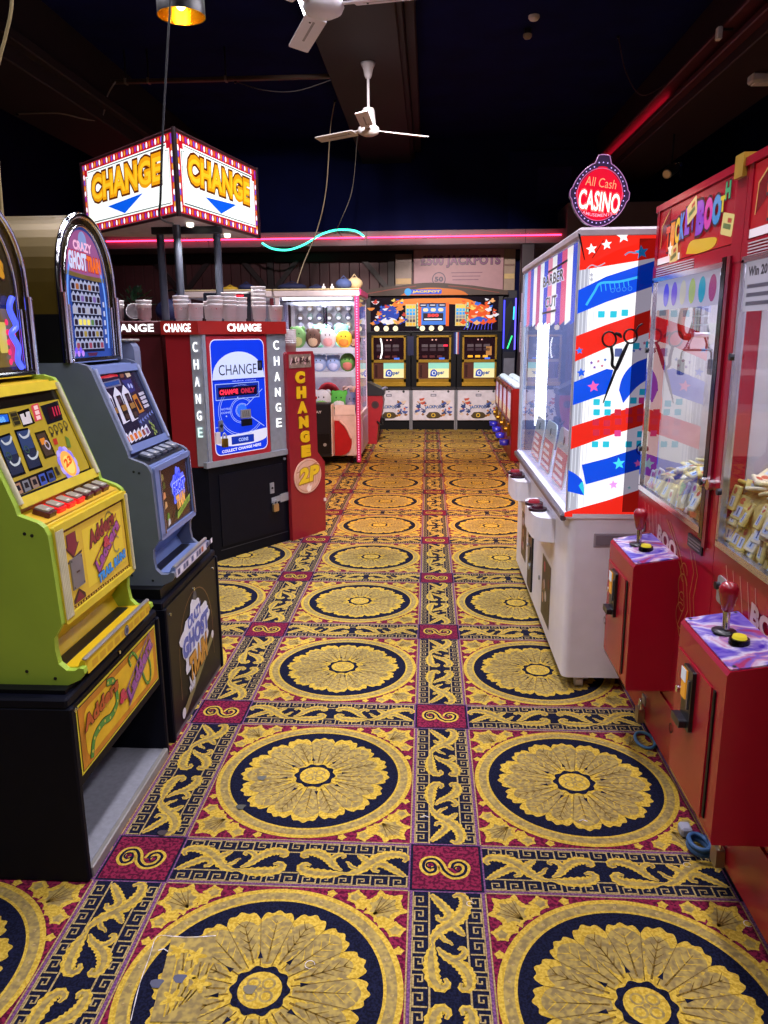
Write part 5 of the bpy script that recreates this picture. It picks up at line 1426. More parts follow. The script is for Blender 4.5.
b.rect(mf, -.09, .23, 1.74, 1.86, E('#2a1028', .4), 3); b.text(mf, '500', -.02, .16, 1.80, 1.85, E('#f03a3a', 1.1), 4, .06); b.rect(mf, -.07, .21, 1.755, 1.775, E('#f4f4f4', 1.2), 4)
for i in range(3):
    b.rrect(mf, -.09+i*.12, -.01+i*.12, 1.885, 1.935, .02, E('#f4d8b0', 1.0), 4); b.rrect(mf, -.15+i*.15, -.03+i*.15, 1.955, 2.015, .01, E('#28284a', .6), 4); b.rect(mf, -.13+i*.15, -.05+i*.15, 1.975, 1.99, E('#e0e0f0', .8), 5)
b.build('lit_glass', t)
for x in (-.83, -.68, -.53, -.10, .045, .19):
    b = B(); b.lathe([(.001, .0), (.024, -.004), (.042, -.016), (.042, -.022)], (x, YW+.005, 1.625), E('#ffe9c0', 1.2), 18, (0, 1, 0)); b.build('round_lamp', t)
b = B()
for i in range(9): b.line(mf, spline([(.56+i*.055, 1.60), (.60+i*.05, 1.68), (.58+i*.06, 1.76)], 3), .008, E('#5a5af0', .9), 3)
b.build('blue_glow_lines', t)
for x0, k in ((-.34, 0), (.40, 1)):
    b = B(); fr = facing_front(x0, YW+.028)
    for i, c in enumerate(('#1a2050', '#2a3a8a', '#c8d0e8', '#c85a3a', '#1a2a70')): b.rect(fr, i*.02, .02+i*.02, 1.22, 1.56, E(c, .4 if k == 0 and i != 1 else .7), 1+0*i) if k else b.rect(fr, i*.02, .02+i*.02, 1.2, 1.5, D('#1a2048', .3), 1)
    b.build('divider_strip', t)

# prize poster, wall bits, side machine with blue tubes
t = thing('jackpot_poster', 'large pinkish 500 pound jackpots sign on the far wall', 'wall sign', (.48, 13.1, 2.55))
b = B(); b.box(-.25, 1.20, 12.98, 13.10, 2.20, 2.885, D('#b4868f', .45, var=.05), .01)
b.build('sign_board', t)
b = B(); fr = facing_front(0, 12.979)
b.text(fr, '£500 JACKPOTS', -.13, 1.14, 2.58, 2.76, D('#7a2468', .4), 2, .02, edge=D('#2c0c30', .4), ew=.05)
b.ring(fr, .16, 2.40, .095, .110, D('#33204a', .4), 1, 28); b.text(fr, '50', .09, .23, 2.36, 2.44, D('#33204a', .4), 2, .05)
for i in range(3): b.rect(fr, .36+.01*i, .86-.03*i, 2.49-.055*i, 2.505-.055*i, D('#7d4a66', .4), 1)
b.build('sign_print', t)
t = thing('side_machine', 'machine with blue and green light tubes beside the far bank', 'arcade machine', (1.3, 12.8, 0))
b = B(); b.box(1.185, 1.395, YW+.06, 13.08, 0, 2.2, D('#15172a', .35), .006); b.build('cabinet', t)
b = B(); fr = facing_front(0, YW+.058)
b.rect(fr, 1.20, 1.385, 1.25, 2.08, D('#20263f', .2), 1); b.rect(fr, 1.21, 1.38, .85, 1.15, D('#6a6c7c', .4), 1)
b.poly(fr, [(1.21, 1.3), (1.30, 1.65), (1.36, 1.9), (1.30, 2.05), (1.21, 1.9)], D('#0f1c24', .3), 2)
b.build('dark_window', t)
for x, z0, z1, c in ((1.195, 1.30, 2.05, '#4a4aff'), (1.375, 1.28, 2.08, '#6a5cff')):
    b = B(); b.cyl((x, YW+.045, z0), (x, YW+.045, z1), .012, E(c, 2.0), seg=8); b.build('light_tube', t)
b = B(); b.cyl((1.26, YW+.045, 1.30), (1.33, YW+.045, 1.50), .010, E('#3af08a', 2.0), seg=8); b.cyl((1.345, YW+.045, 1.75), (1.35, YW+.045, 1.95), .010, E('#3ad0f0', 2.0), seg=8); b.build('light_tube', t, 'green light tube')
for i, (x, z, h) in enumerate(((1.47, 1.72, .42), (1.46, 1.25, .46))):
    t = thing('paper_notice', ('upper lilac notice on the dark post', 'lower lilac notice on the dark post')[i], 'notice', (x, 12.31, z))
    b = B(); b.box(x-.05, x+.10, 12.308, 12.319, z, z+h, D('#b9a6c8', .6), .002); b.build('sheet', t)
    b = B()
    for k in range(8): b.rect(facing_front(x-.04, 12.3075, z), 0, .10-.02*(k % 3), h*.1+k*h*.1, h*.1+k*h*.1+.012, D('#7d6a92', .6), 1)
    b.build('print_lines', t)
t = thing('wall_panel', 'beige lit wall panel right of the jackpots sign', 'panel', (1.3, 13.1, 2.5))
b = B(); b.box(1.21, 1.39, 13.06, 13.10, 2.22, 2.86, D('#a58b78', .4), .004); b.build('panel_board', t); b = B(); b.box(1.22, 1.38, 13.05, 13.062, 2.40, 2.48, D('#d8b878', .4), .002); b.box(1.22, 1.38, 13.05, 13.062, 2.60, 2.63, D('#7c5a4c', .4), .002); b.build('panel_rail', t)
t = thing('wall_panel', 'beige lit wall panel left of the jackpots sign', 'panel', (-.42, 13.1, 2.5))
b = B(); b.box(-.55, -.28, 13.02, 13.08, 2.25, 2.80, D('#8d7468', .4), .004); b.build('panel_board', t); b = B(); b.box(-.54, -.29, 13.01, 13.022, 2.33, 2.42, D('#c9a060', .4), .002); b.build('panel_rail', t)

# ================================================================ row of capsule vending machines along the right
VR = D('#86161e', .35, var=.06)
def vend(label):
    t = thing('capsule_machine', label, 'vending machine', (0, 0, 0), 'red capsule vending machines in a row')
    b = B(); b.box(-.0, .34, -.34, .34, .0, .885, VR, .01); b.build('cabinet', t)
    fr = facing_aisle_from_right(-.001, .34)
    b = B()
    for a0, a1, c0, c1 in ((.02, .06, .50, .87), (.62, .66, .50, .87), (.02, .66, .83, .87), (.02, .66, .46, .50)): b.prism([(a0, c0), (a1, c0), (a1, c1), (a0, c1)], 0, .014, D('#7a2028', .3), fr)
    b.build('window_frame', t)
    b = B(); b.prism([(.06, .50), (.62, .50), (.62, .83), (.06, .83)], 0, .004, E('#cfc2e8', .55), fr); b.poly(fr, [(.06, .50), (.62, .50), (.62, .60), (.06, .62)], E('#e8c8a0', .5), 8); b.build('lit_window', t)
    b = B(); b.prism(rrpts(.22, .46, .28, .45, .02), 0, .03, BRASS, fr); b.cyl(fr(.34, .36, .03), fr(.34, .36, .06), .035, BRASS, seg=14); b.build('coin_mechanism', t)
    b = B(); b.lathe([(.055, -.03), (.065, .035), (.058, .035), (.048, -.02), (.001, -.02)], fr(.34, .19, .055), D('#2c2cb8', .3), 16, (0, 0, 1)); b.build('prize_cup', t, 'blue prize cup')
    b = B(); b.box(.02, .32, -.30, .30, .885, .90, D('#8da4d8', .3), .004)
    for i in range(2):
        for j in range(3): b.ell((.09+i*.14, -.2+j*.2, .905), (.055, .055, .035), E('#e0f0ff', .8), 12, 7)
    b.build('lamp_tray', t, 'pale blue tray of white lamps')
    return t
lb = ['red capsule vending machine nearest the striped machine', 'second red capsule machine back from the striped machine', 'third red capsule machine back from the striped machine', 'red capsule machine at the far end, by the dark post']
v0 = vend(lb[0]); v0.location = (1.02, 9.74, 0); v0.rotation_euler = (0, 0, -.02)
for i in (1, 2, 3): dup(v0, (1.02+.012*i, 9.74+.70*i, 0), lb[i])

# ================================================================ neon
t = thing('neon_tube', 'red neon tube running along the soffit above the far wall', 'neon light', (-1.8, 12.25, 2.98))
for x0, x1 in ((-5.0, -.98), (-.94, 1.98)):
    b = B(); b.cyl((x0, 12.262, 2.972), (x1, 12.262, 2.972), .011, E('#ff2a54', 9.0), seg=8); b.build('glass_tube', t)
b = B()
for i in range(16): b.box(-4.9+i*.44, -4.88+i*.44, 12.262, 12.30, 2.962, 2.982, D('#d8c8cc', .4))
b.build('tube_clips', t)
t = thing('neon_squiggle', 'wavy green neon tube hanging before the soffit', 'neon light', (-1.75, 12.2, 2.95))
b = B(); w = [Fp for Fp in [hit(x, y, (0, 12.15, 0), (0, 1, 0)) for x, y in ((262, 243), (272, 248.5), (287, 250), (301, 246), (312, 240), (322, 234), (336, 230), (350, 230), (358, 232), (364, 236.5))]]
b.tube(spline(w, 5), .014, E('#3af0c0', 4.0), 8); b.build('glass_tube', t)
b = B()
for p in (w[1], w[4], w[8]): b.cyl(p, (p[0], 12.3, p[2]), .006, DKMETAL, seg=6)
b.build('tube_clips', t)
# ================================================================ striped barber machine
XB, YN, YF = .584, 3.18, 5.02
t = thing('barber_prize_machine', 'white prize machine with red, white and blue barber stripes and large scissors', 'prize machine', (1.1, 4.1, 0))
BW_ = D('#f0eefa', .35, var=.03)
b = B()
b.prism(rrpts(XB+.014, 1.75, YN, YF, .03), .06, .785, BW_); b.prism(rrpts(XB-.004, 1.75, YN-.004, YF, .03), .785, .805, BW_)
b.build('base_cabinet', t)
b = B(); b.box(.70, 1.0, YN-.002, YN+.01, .655, .725, D('#a39ba6', .5), .006); b.box(.712, .99, YN-.004, YN, .668, .712, D('#857d8a', .5)); b.build('vent_recess', t)
for x, y in ((.68, YN+.05), (.72, YN+.12), (1.5, YN+.1), (.68, YF-.1), (1.5, YF-.1)):
    b = B(); b.cyl((x-.016, y, .03), (x+.016, y, .03), .030, D('#d8d4d8', .4), seg=16); b.box(x-.02, x+.02, y-.02, y+.02, .045, .062, STEEL); b.build('caster', t)
b = B()
b.box(XB-.006, 1.75, YN-.006, YF, 1.905, 1.945, D('#b9aeb6', .4), .01); b.build('roof', t)
for x0, y0 in ((XB, YN), (XB, YF-.04), (1.70, YF-.04)):
    b = B(); b.box(x0, x0+.04, y0+(.004 if y0 == YN else 0), y0+.04, .805, 1.905, D('#c4c6d4', .3, .3), .008); b.build('corner_post', t)
b = B(); b.box(1.715, 1.735, YN+.02, YF-.04, .805, 1.905, D('#d4d8e8', .4)); b.build('back_panel', t)
b = B(); b.box(XB+.045, 1.71, YF-.03, YF-.015, .805, 1.905, D('#6f7698', .3)); b.build('end_panel', t)
b = B(); b.box(XB+.012, XB+.020, YN+.045, YF-.045, .815, 1.905, GLASS('#f2f6ff', 1.0)); b.build('front_glass', t)
b = B(); b.box(XB-.022, XB+.002, YN+.01, YF-.02, .770, .800, D('#6f6a72', .3, .6), .006); b.build('glass_rail', t)
# printed near side
nf = facing_front(0, YN-.001)
b = B(); b.L = .0009
KB = 1.05
W_ = E('#ffffff', KB); R_ = E('#f02a1c', KB*.9); BB = E('#0a50e8', KB*.9); TL = E('#2ac4dc', KB); PKK = E('#f0489c', KB*.8)
def c4(x, y): return nf.px(555+x/6.609, 225+y/6.606)
def c5(x, y): return nf.px(555+x/6.4, 370+y/6.4)
x0, x1 = XB+.004, 1.45
ext = lambda pts: pts
b.rect(nf, x0, x1, .812, 1.902, E('#c4c8d8', .75), 0)
b.rect(nf, XB+.045, c4(563, 0)[0]+.09, .815, 1.90, W_, 1)
def stripe(cv, tl, bl, tm, bm, tr, br, m, md, L=3):
    """band from the left edge to the right edge, through a middle pair"""
    A_, B_, C_, D_, E_, F_ = [cv(*p) for p in (tl, bl, tm, bm, tr, br)]
    A_ = (x0, A_[1]); B_ = (x0, B_[1]) if tl[0] < 168 or m is R_ else B_
    if tl == (170, 606): A_, B_ = cv(*tl), cv(*bl)
    k = (x1-E_[0])/(E_[0]-C_[0])
    T = (x1, E_[1]+(E_[1]-C_[1])*k); U = (x1, F_[1]+(F_[1]-D_[1])*k)
    b.poly(nf, [A_, B_, D_, F_, U, T, E_, C_], m, L)
stripe(c4, (170, 62), (132, 300), (400, 50), (400, 170), (562, 50), (562, 118), R_, None)
stripe(c4, (132, 432), (122, 588), (340, 340), (340, 508), (660, 236), (660, 400), BB, None)
stripe(c4, (112, 735), (104, 903), (340, 658), (340, 812), (645, 556), (645, 702), R_, None)
b.poly(nf, [(x0, c5(95, 78)[1]), (x0, c5(90, 225)[1]), c5(330, 150), c5(372, 0), c5(330, -8)], BB, 3)
sw = [c5(*p) for p in ((408, 128), (425, 60), (465, -5), (520, -50), (600, -80))]
b.poly(nf, spline(sw, 4)+[c5(700, -100), c5(700, 0), c5(600, 55)]+spline([c5(600, 55), c5(520, 110), c5(435, 212)], 4), BB, 3)
stripe(c5, (82, 362), (75, 507), (330, 290), (330, 425), (585, 205), (585, 345), R_, None)
stripe(c5, (170, 606), (196, 732), (330, 565), (330, 695), (560, 490), (555, 630), BB, None)
b.poly(nf, spline([c5(84, 640), c5(130, 665), c5(178, 715), c5(186, 802)], 4)+[c5(80, 775)], BB, 3); b.poly(nf, spline([c5(150, 740), c5(178, 715), c5(186, 802)], 3), TL, 4)
A_ = [c5(60, 910), c5(330, 835), c5(540, 765)]
b.poly(nf, [c5(60, 938)]+A_+[(x1, A_[2][1]+(x1-A_[2][0])*.25), (x1, .815), c5(430, 938)], R_, 3)
# grey clear corner where the print stops
for i in range(5): b.line(nf, [(XB+.012+.014*i, .83+.05*(i % 2)), (XB+.012+.014*i, 1.88)], .004, E('#dfe4f0', .9), 2)
sq = .0125
def tile(cv, x, y, m): c = cv(x, y); b.rrect(nf, c[0]-sq*1.05, c[0]+sq*1.05, c[1]-sq, c[1]+sq, .002, m, 4, 2)
for p in ((305, 590), (385, 590), (460, 580), (620, 790), (535, 800)): tile(c4, *p, TL)
for p in ((265, 205), (265, 270), (335, 270), (545, 410), (255, 475), (325, 475), (470, 475), (540, 470), (500, 195), (560, 140), (335, 215), (610, 405)): tile(c5, *p, TL)
for x_, y_ in ((260, 335), (330, 340), (403, 330), (475, 320), (545, 310), (262, 400), (330, 395), (400, 270), (470, 262), (545, 262)): tile(c5, x_, y_, E('#e0304a', KB*.8))
for p in ((400, 405), (555, 195)): tile(c5, *p, PKK)
for cv, x, y, r, m in ((c4, 240, 160, 34, W_), (c4, 340, 130, 32, W_), (c4, 450, 75, 40, W_), (c4, 570, 180, 42, E('#1a9ad8', KB)), (c4, 160, 830, 24, E('#3a7ae0', KB)), (c4, 172, 975, 30, E('#1a5ae0', KB)),
                        (c5, 245, 105, 38, E('#f060b0', KB)), (c5, 408, 598, 40, E('#4ae0f0', KB)), (c5, 528, 597, 26, E('#f070c0', KB)), (c5, 372, 733, 32, E('#e8a0f0', KB)), (c5, 473, 752, 12, E('#8ad8d0', KB))):
    c = cv(x, y); b.star(nf, c[0], c[1], r/6.6/766*3.30, m, 5, rot=pi/2+.15)
b.line(nf, spline([c4(205, 530), c4(260, 440), c4(300, 385), c4(420, 375), c4(548, 345)], 4), .009, E('#39b4ea', KB), 4)
for k in range(7): b.line(nf, [c4(300+30*k, 390-5*k), c4(306+30*k, 440-6*k)], .003, E('#39b4ea', KB), 4)
for k in range(4): b.ring(nf, *c4(380+38*k, 432-4*k), .006, .009, E('#3a86ea', KB), 4, 10)
b.line(nf, spline([c4(460, 200), c4(490, 180), c4(530, 185), c4(560, 175)], 3), .006, E('#8a9ac0', KB*.7), 4); b.line(nf, spline([c4(200, 300), c4(240, 265), c4(280, 275), c4(330, 250)], 3), .004, E('#c0c4d8', KB*.7), 4)
for y in (330, 360): b.star(nf, *c4(240, y), .010, E('#c8ccdc', KB*.7), 4)
b.line(nf, [c4(320, 100), c4(245, 220)], .004, E('#a82018', KB*.7), 5)
b.poly(nf, [c4(150, 55), c4(165, 60), c4(198, 235), c4(190, 225)], BLACK, 6)
b.rrect(nf, *(lambda p, q: (p[0], q[0], q[1], p[1]))(c4(395, 815), c4(440, 870)), .003, E('#6a7ac0', KB*.6), 4)
for i, (x, y) in enumerate(((240, 910), (285, 900), (330, 890), (260, 940), (310, 930), (520, 830), (560, 820), (590, 780))): b.star(nf, *c4(x, y), .008, (E('#8a5ac8', KB*.7), E('#e080a0', KB*.7), E('#5a8ae0', KB*.7))[i % 3], 4)
b.ring(nf, *c5(560, 505), .022, .027, E('#1a2a90', .7), 5, 20, pi*.5, pi*1.5)
b.build('striped_side', t, 'backlit red, white and blue striped side')
# tinted sheet that dims the lit print where the post has no backlight
b = B(); p = c4(563, 0)[0]
b.rect(nf, p, p+.085, .815, 1.90, GLASS('#8a8494', .35), 9); b.build('unlit_strip_dimmer', t)
# scissors
b = B(); SK = D('#101018', .3)
def c4s(x, y): a = c4(x, y); return nf(a[0], a[1], .010)
def c5s(x, y): a = c5(x, y); return nf(a[0], a[1], .010)
r1 = [c4s(355+45*cos(a), 755+50*sin(a)) for a in [2*pi*i/22 for i in range(22)]]; r2 = [c4s(495+43*cos(a), 735+46*sin(a)) for a in [2*pi*i/22 for i in range(22)]]
b.tube(r1, .0042, SK, 6, True); b.tube(r2, .0042, SK, 6, True)
b.tube(spline([c4s(530, 705), c4s(548, 670), c4s(575, 652)], 4), [.004]*9, SK, 6)
b.tube(spline([c4s(368, 808), c4s(376, 870), c4s(374, 925), c4s(398, 950)], 4), .0065, SK, 6)
q = spline([c4s(478, 780), c4s(445, 850), c4s(405, 940), c5s(375, 20), c5s(303, 212)], 6); n = len(q)
b.tube(q, [.0055+.0030*sin(pi*min(1, i/(n*.7)))-(.0045 if i > n*.8 else 0)*(i-n*.8)/(n*.2) for i in range(n)], SK, 6)
q = spline([c4s(394, 712), c4s(420, 725), c4s(436, 745)], 4); b.tube(q, [.004, .0055, .007, .008, .008, .007, .006, .005, .003], SK, 6)
b.build('scissors', t, 'black barber scissors emblem')
# front header print, tube lamp, rods, leaflets, prizes
ff = facing_aisle_from_right(XB+.0105, YF-.045); WF = YF-.045-YN-.045
b = B()
cols = ('#8ab4f0', '#d86a9a', '#4a64d0', '#f0f2ff', '#c05a90', '#e8f0ff', '#3a5ad8', '#e890b0', '#f4f6ff', '#5a4ac8', '#e0608a', '#ffffff', '#2a56d8')
for i, c in enumerate(cols):
    a0 = WF*i/len(cols); b.poly(ff, [(a0, 1.58), (a0+WF/len(cols), 1.60), (a0+WF/len(cols), 1.90), (a0, 1.90)], E(c, .8), 1)
b.text(ff, 'BARBER', .80, 1.42, 1.775, 1.825, D('#14121c', .3), 4, .02, edge=E('#dfe4ff', .8), ew=.05); b.text(ff, 'CUT', .90, 1.25, 1.67, 1.72, D('#14121c', .3), 4, .02, edge=E('#dfe4ff', .8), ew=.05)
b.line(ff, [(.95, 1.84), (1.50, 1.85)], .010, D('#14121c', .3), 4); b.line(ff, [(.80, 1.645), (1.25, 1.65)], .010, D('#14121c', .3), 4)
b.rect(ff, 0, .05, .82, 1.58, D('#b8c8c8', .3), 1)
b.build('header_print', t, 'striped front header with black lettering')
b = B(); b.cyl((.70, YF-.16, .98), (.70, YF-.16, 1.62), .035, E('#ffffff', 5.0), seg=12); b.box(.68, .72, YF-.18, YF-.14, 1.62, 1.905, WHITEP); b.box(.68, .72, YF-.18, YF-.14, .805, .98, WHITEP); b.build('tube_lamp', t, 'bright white tube lamp')
b = B(); b.cyl((.70, YN+.14, 1.40), (.70, YN+.14, 1.88), .030, E('#f0fff4', 2.0), seg=12); b.cyl((.70, YN+.14, 1.88), (.70, YN+.14, 1.905), .012, STEEL, seg=8); b.build('tube_lamp', t)
b = B()
for i in range(6): b.cyl((1.28+.12*(i % 3), 3.55+.24*i, .805), (1.28+.12*(i % 3), 3.55+.24*i, 1.905), .008, CHROME, seg=8)
b.build('chrome_rods', t)
for i, (y, h) in enumerate(((4.62, .25), (4.22, .27), (3.80, .28))):
    tt = thing('price_card', ('pink and white prize card nearest the tube lamp, behind the striped machine glass', 'pink and white prize card in the middle behind the glass', 'pink and white prize card nearest the striped corner')[i], 'card', (.645, y, .806))
    cf = F((.640, y+.17, .806), (0, -1, 0), (.14, 0, 1))
    b = B(); b.prism(rrpts(0, .34, 0, h, .05), -.006, 0, D('#e6f0e6', .4), cf); b.build('card', tt)
    b = B(); b.rect(cf, .02, .32, .01, h*.62, E('#e88a98', .55), 1)
    for r in range(4): b.rect(cf, .04+.02*(r % 2), .30-.03*r, .025+r*.034, .043+r*.034, E('#fff0f0', .7), 2)
    b.disc(cf, .17, h*.80, .022, D('#4a6a60', .4), 2, 12); b.build('card_print', tt)
for i in range(5):
    y = 3.5+i*.29
    tt = thing('prize_box', ('blue prize box hanging closest to the striped corner', 'pale prize box hanging second from the striped corner', 'red prize box hanging in the middle of the striped machine', 'violet prize box hanging second from the tube lamp', 'teal prize box hanging nearest the tube lamp')[i], 'box', (1.05, y, 1.1))
    b = B(); b.box(1.0, 1.12, y-.08, y+.08, 1.06, 1.24, D(('#3a5ac8', '#c8c4d8', '#b03040', '#6a4ab0', '#3a9aa8')[i], .4), .008); b.build('carton', tt)
    b = B(); b.rect(facing_aisle_from_right(.9995, y+.06, 1.08), 0, .12, 0, .10, D('#e8e0e8', .4), 1); b.build('carton_label', tt)
    b = B(); b.cyl((1.06, y, 1.24), (1.06, y, 1.90), .004, D('#e8e8f0', .4), seg=6); b.build('string', tt)
# control trays
for y0, y1, z in ((3.52, 4.00, .700), (4.42, 4.86, .700)):
    b = B()
    pts = [(XB+.018, y0), (XB+.018, y1)]+spline([(XB-.004, y1), (XB-.06, y1-.03), (XB-.082, y1-.12), (XB-.082, y0+.12), (XB-.06, y0+.03), (XB-.004, y0)], 4)
    b.prism(pts, z-.115, z, BW_); o = b.build('control_tray', t)
    for k in range(2):
        yb = (y0+y1)/2+(-.06 if k == 0 else .07)
        c = B(); c.cyl((XB-.045, yb, z), (XB-.045, yb, z+.012), .045, D('#2a0f1a', .3), seg=18); c.cyl((XB-.045, yb, z+.012), (XB-.045, yb, z+.024), .030, E('#c03a4a', .35) if k else D('#4a1c2a', .25), r1=.026, seg=18); c.build('push_button', o)
fb = facing_aisle_from_right(XB+.0135, 4.80)
b = B(); b.prism(rrpts(.44, .60, .10, .50, .01), 0, .010, D('#14131a', .35), fb); b.cyl(fb(.51, .44, .01), fb(.51, .44, .02), .035, D('#2a2a32', .3), seg=16); b.cyl(fb(.54, .24, .01), fb(.54, .24, .016), .02, STEEL, seg=12); b.prism([(.48, .28), (.56, .28), (.56, .36), (.48, .36)], .01, .016, D('#3a3a44', .3), fb)
b.build('coin_panel', t)
for a0, a1, c0, c1 in ((.05, .28, .18, .46), (.95, 1.22, .12, .44)):
    b = B(); b.rect(fb, a0, a1, c0, c1, D('#3a2c30', .4), 1)
    for k in range(8):
        a = a0+.03+(a1-a0-.06)*random.random(); c = c0+.04+(c1-c0-.08)*random.random()
        b.disc(fb, a, c, .028, D(('#c89a84', '#d8c4c8', '#6a2a3a', '#8a7a4a', '#e0d8e0', '#2a2430', '#b84a6a', '#a8805a')[k], .4), 2+k*.3, 12)
    b.build('photo_sticker', t)
    b = B(); b.cyl(fb(a1+.09 if a0 < .5 else a0-.08, (c0+c1)/2, 0), fb(a1+.09 if a0 < .5 else a0-.08, (c0+c1)/2, .008), .012, STEEL, seg=10); b.build('panel_lock', t)

# ---- neon casino sign standing on its roof
t = thing('casino_sign', 'round red neon All Cash Casino sign standing on the striped machine', 'neon sign', (.675, 3.32, 1.945))
sf = F((.676, 3.30, 2.082), (cos(.07), 0, -sin(.07)), (sin(.07), 0, cos(.07)))
def shield(k, kn=1.0):
    p = []
    for i in range(64):
        a = 2*pi*i/64; r = .108*k*(1+.02*cos(4*a))
        dy = 0
        if abs(a-pi/2) < .22: dy = .026*kn
        if abs(a) < .10 or abs(a-pi) < .12 or abs(a-2*pi) < .10: r *= 1.06
        p.append((r*cos(a), r*1.10*sin(a)+dy))
    return p
b = B(); b.prism(shield(1.0), -.03, 0, D('#3a2450', .35), sf); b.box(.64, .71, 3.305, 3.33, 1.9455, 1.985, DKMETAL); b.build('sign_box', t)
b = B(); b.prism(shield(.80, .3), 0, .002, E('#d80a2c', 1.1), sf); b.build('red_face', t)
b = B()
ln = shield(1.0); b.tube([sf(p[0], p[1], .002) for p in ln], .0018, E('#c88ac8', .6), 5, True)
for i in range(36):
    a = 2*pi*i/36; k = .90; b.disc(sf, .108*k*cos(a), .108*k*1.10*sin(a)+(.012 if abs(a-pi/2) < .2 else 0), .0028, E('#c8b0ff', 1.2), 3, 8)
b.ring(sf, 0, 0, .0875, .0905, E('#f06aa0', .7), 3, 40, k=1.10)
b.build('bulb_border', t)
b = B()
b.text(sf, 'All Cash', -.062, .060, .032, .066, E('#ff9a70', 1.3), 6, -.006, shear=.1, rise=-.010)
b.text(sf, 'CASINO', -.080, .082, -.056, .016, E('#ffe0d0', 2.6), 7, .012, edge=E('#ff5a58', 2.0), ew=.055, rise=-.012)
b.text(sf, 'AMUSEMENTS', -.060, .058, -.074, -.062, E('#ffa0b8', 1.2), 6, .01, arch=-.010)
b.build('neon_lettering', t)

# ================================================================ red ticket crane machines
XR = .855
REDP = D('#a20f2a', .26, var=.04, coat=.08, spec=.4); REDD = D('#7c1022', .3, var=.05); 
EDGE = D('#c9c2cc', .22, .9); GOLDL = D('#b88a34', .35, .5)
def swirl_mat():
    m = bpy.data.materials.new('control_swirl'); m.use_nodes = True
    nt = m.node_tree; b = nt.nodes['Principled BSDF']; tc = nt.nodes.new('ShaderNodeTexCoord')
    nz = nt.nodes.new('ShaderNodeTexNoise'); nz.inputs['Scale'].default_value = 8; nz.inputs['Detail'].default_value = 3; nz.inputs['Distortion'].default_value = 1.6
    rp = nt.nodes.new('ShaderNodeValToRGB'); el = rp.color_ramp.elements
    el[0].position = .30; el[0].color = lin('#4a34b8'); el[1].position = .70; el[1].color = lin('#a83a6a')
    for p, c in ((.40, '#8a78d0'), (.47, '#dcd4e8'), (.53, '#c88ab0'), (.60, '#7a68c8')):
        e = el.new(p); e.color = lin(c)
    nt.links.new(tc.outputs['Object'], nz.inputs['Vector']); nt.links.new(nz.outputs['Fac'], rp.inputs['Fac']); nt.links.new(rp.outputs['Color'], b.inputs['Base Color'])
    b.inputs['Roughness'].default_value = .12; b.inputs['Metallic'].default_value = .25
    return m
CTOP = swirl_mat()
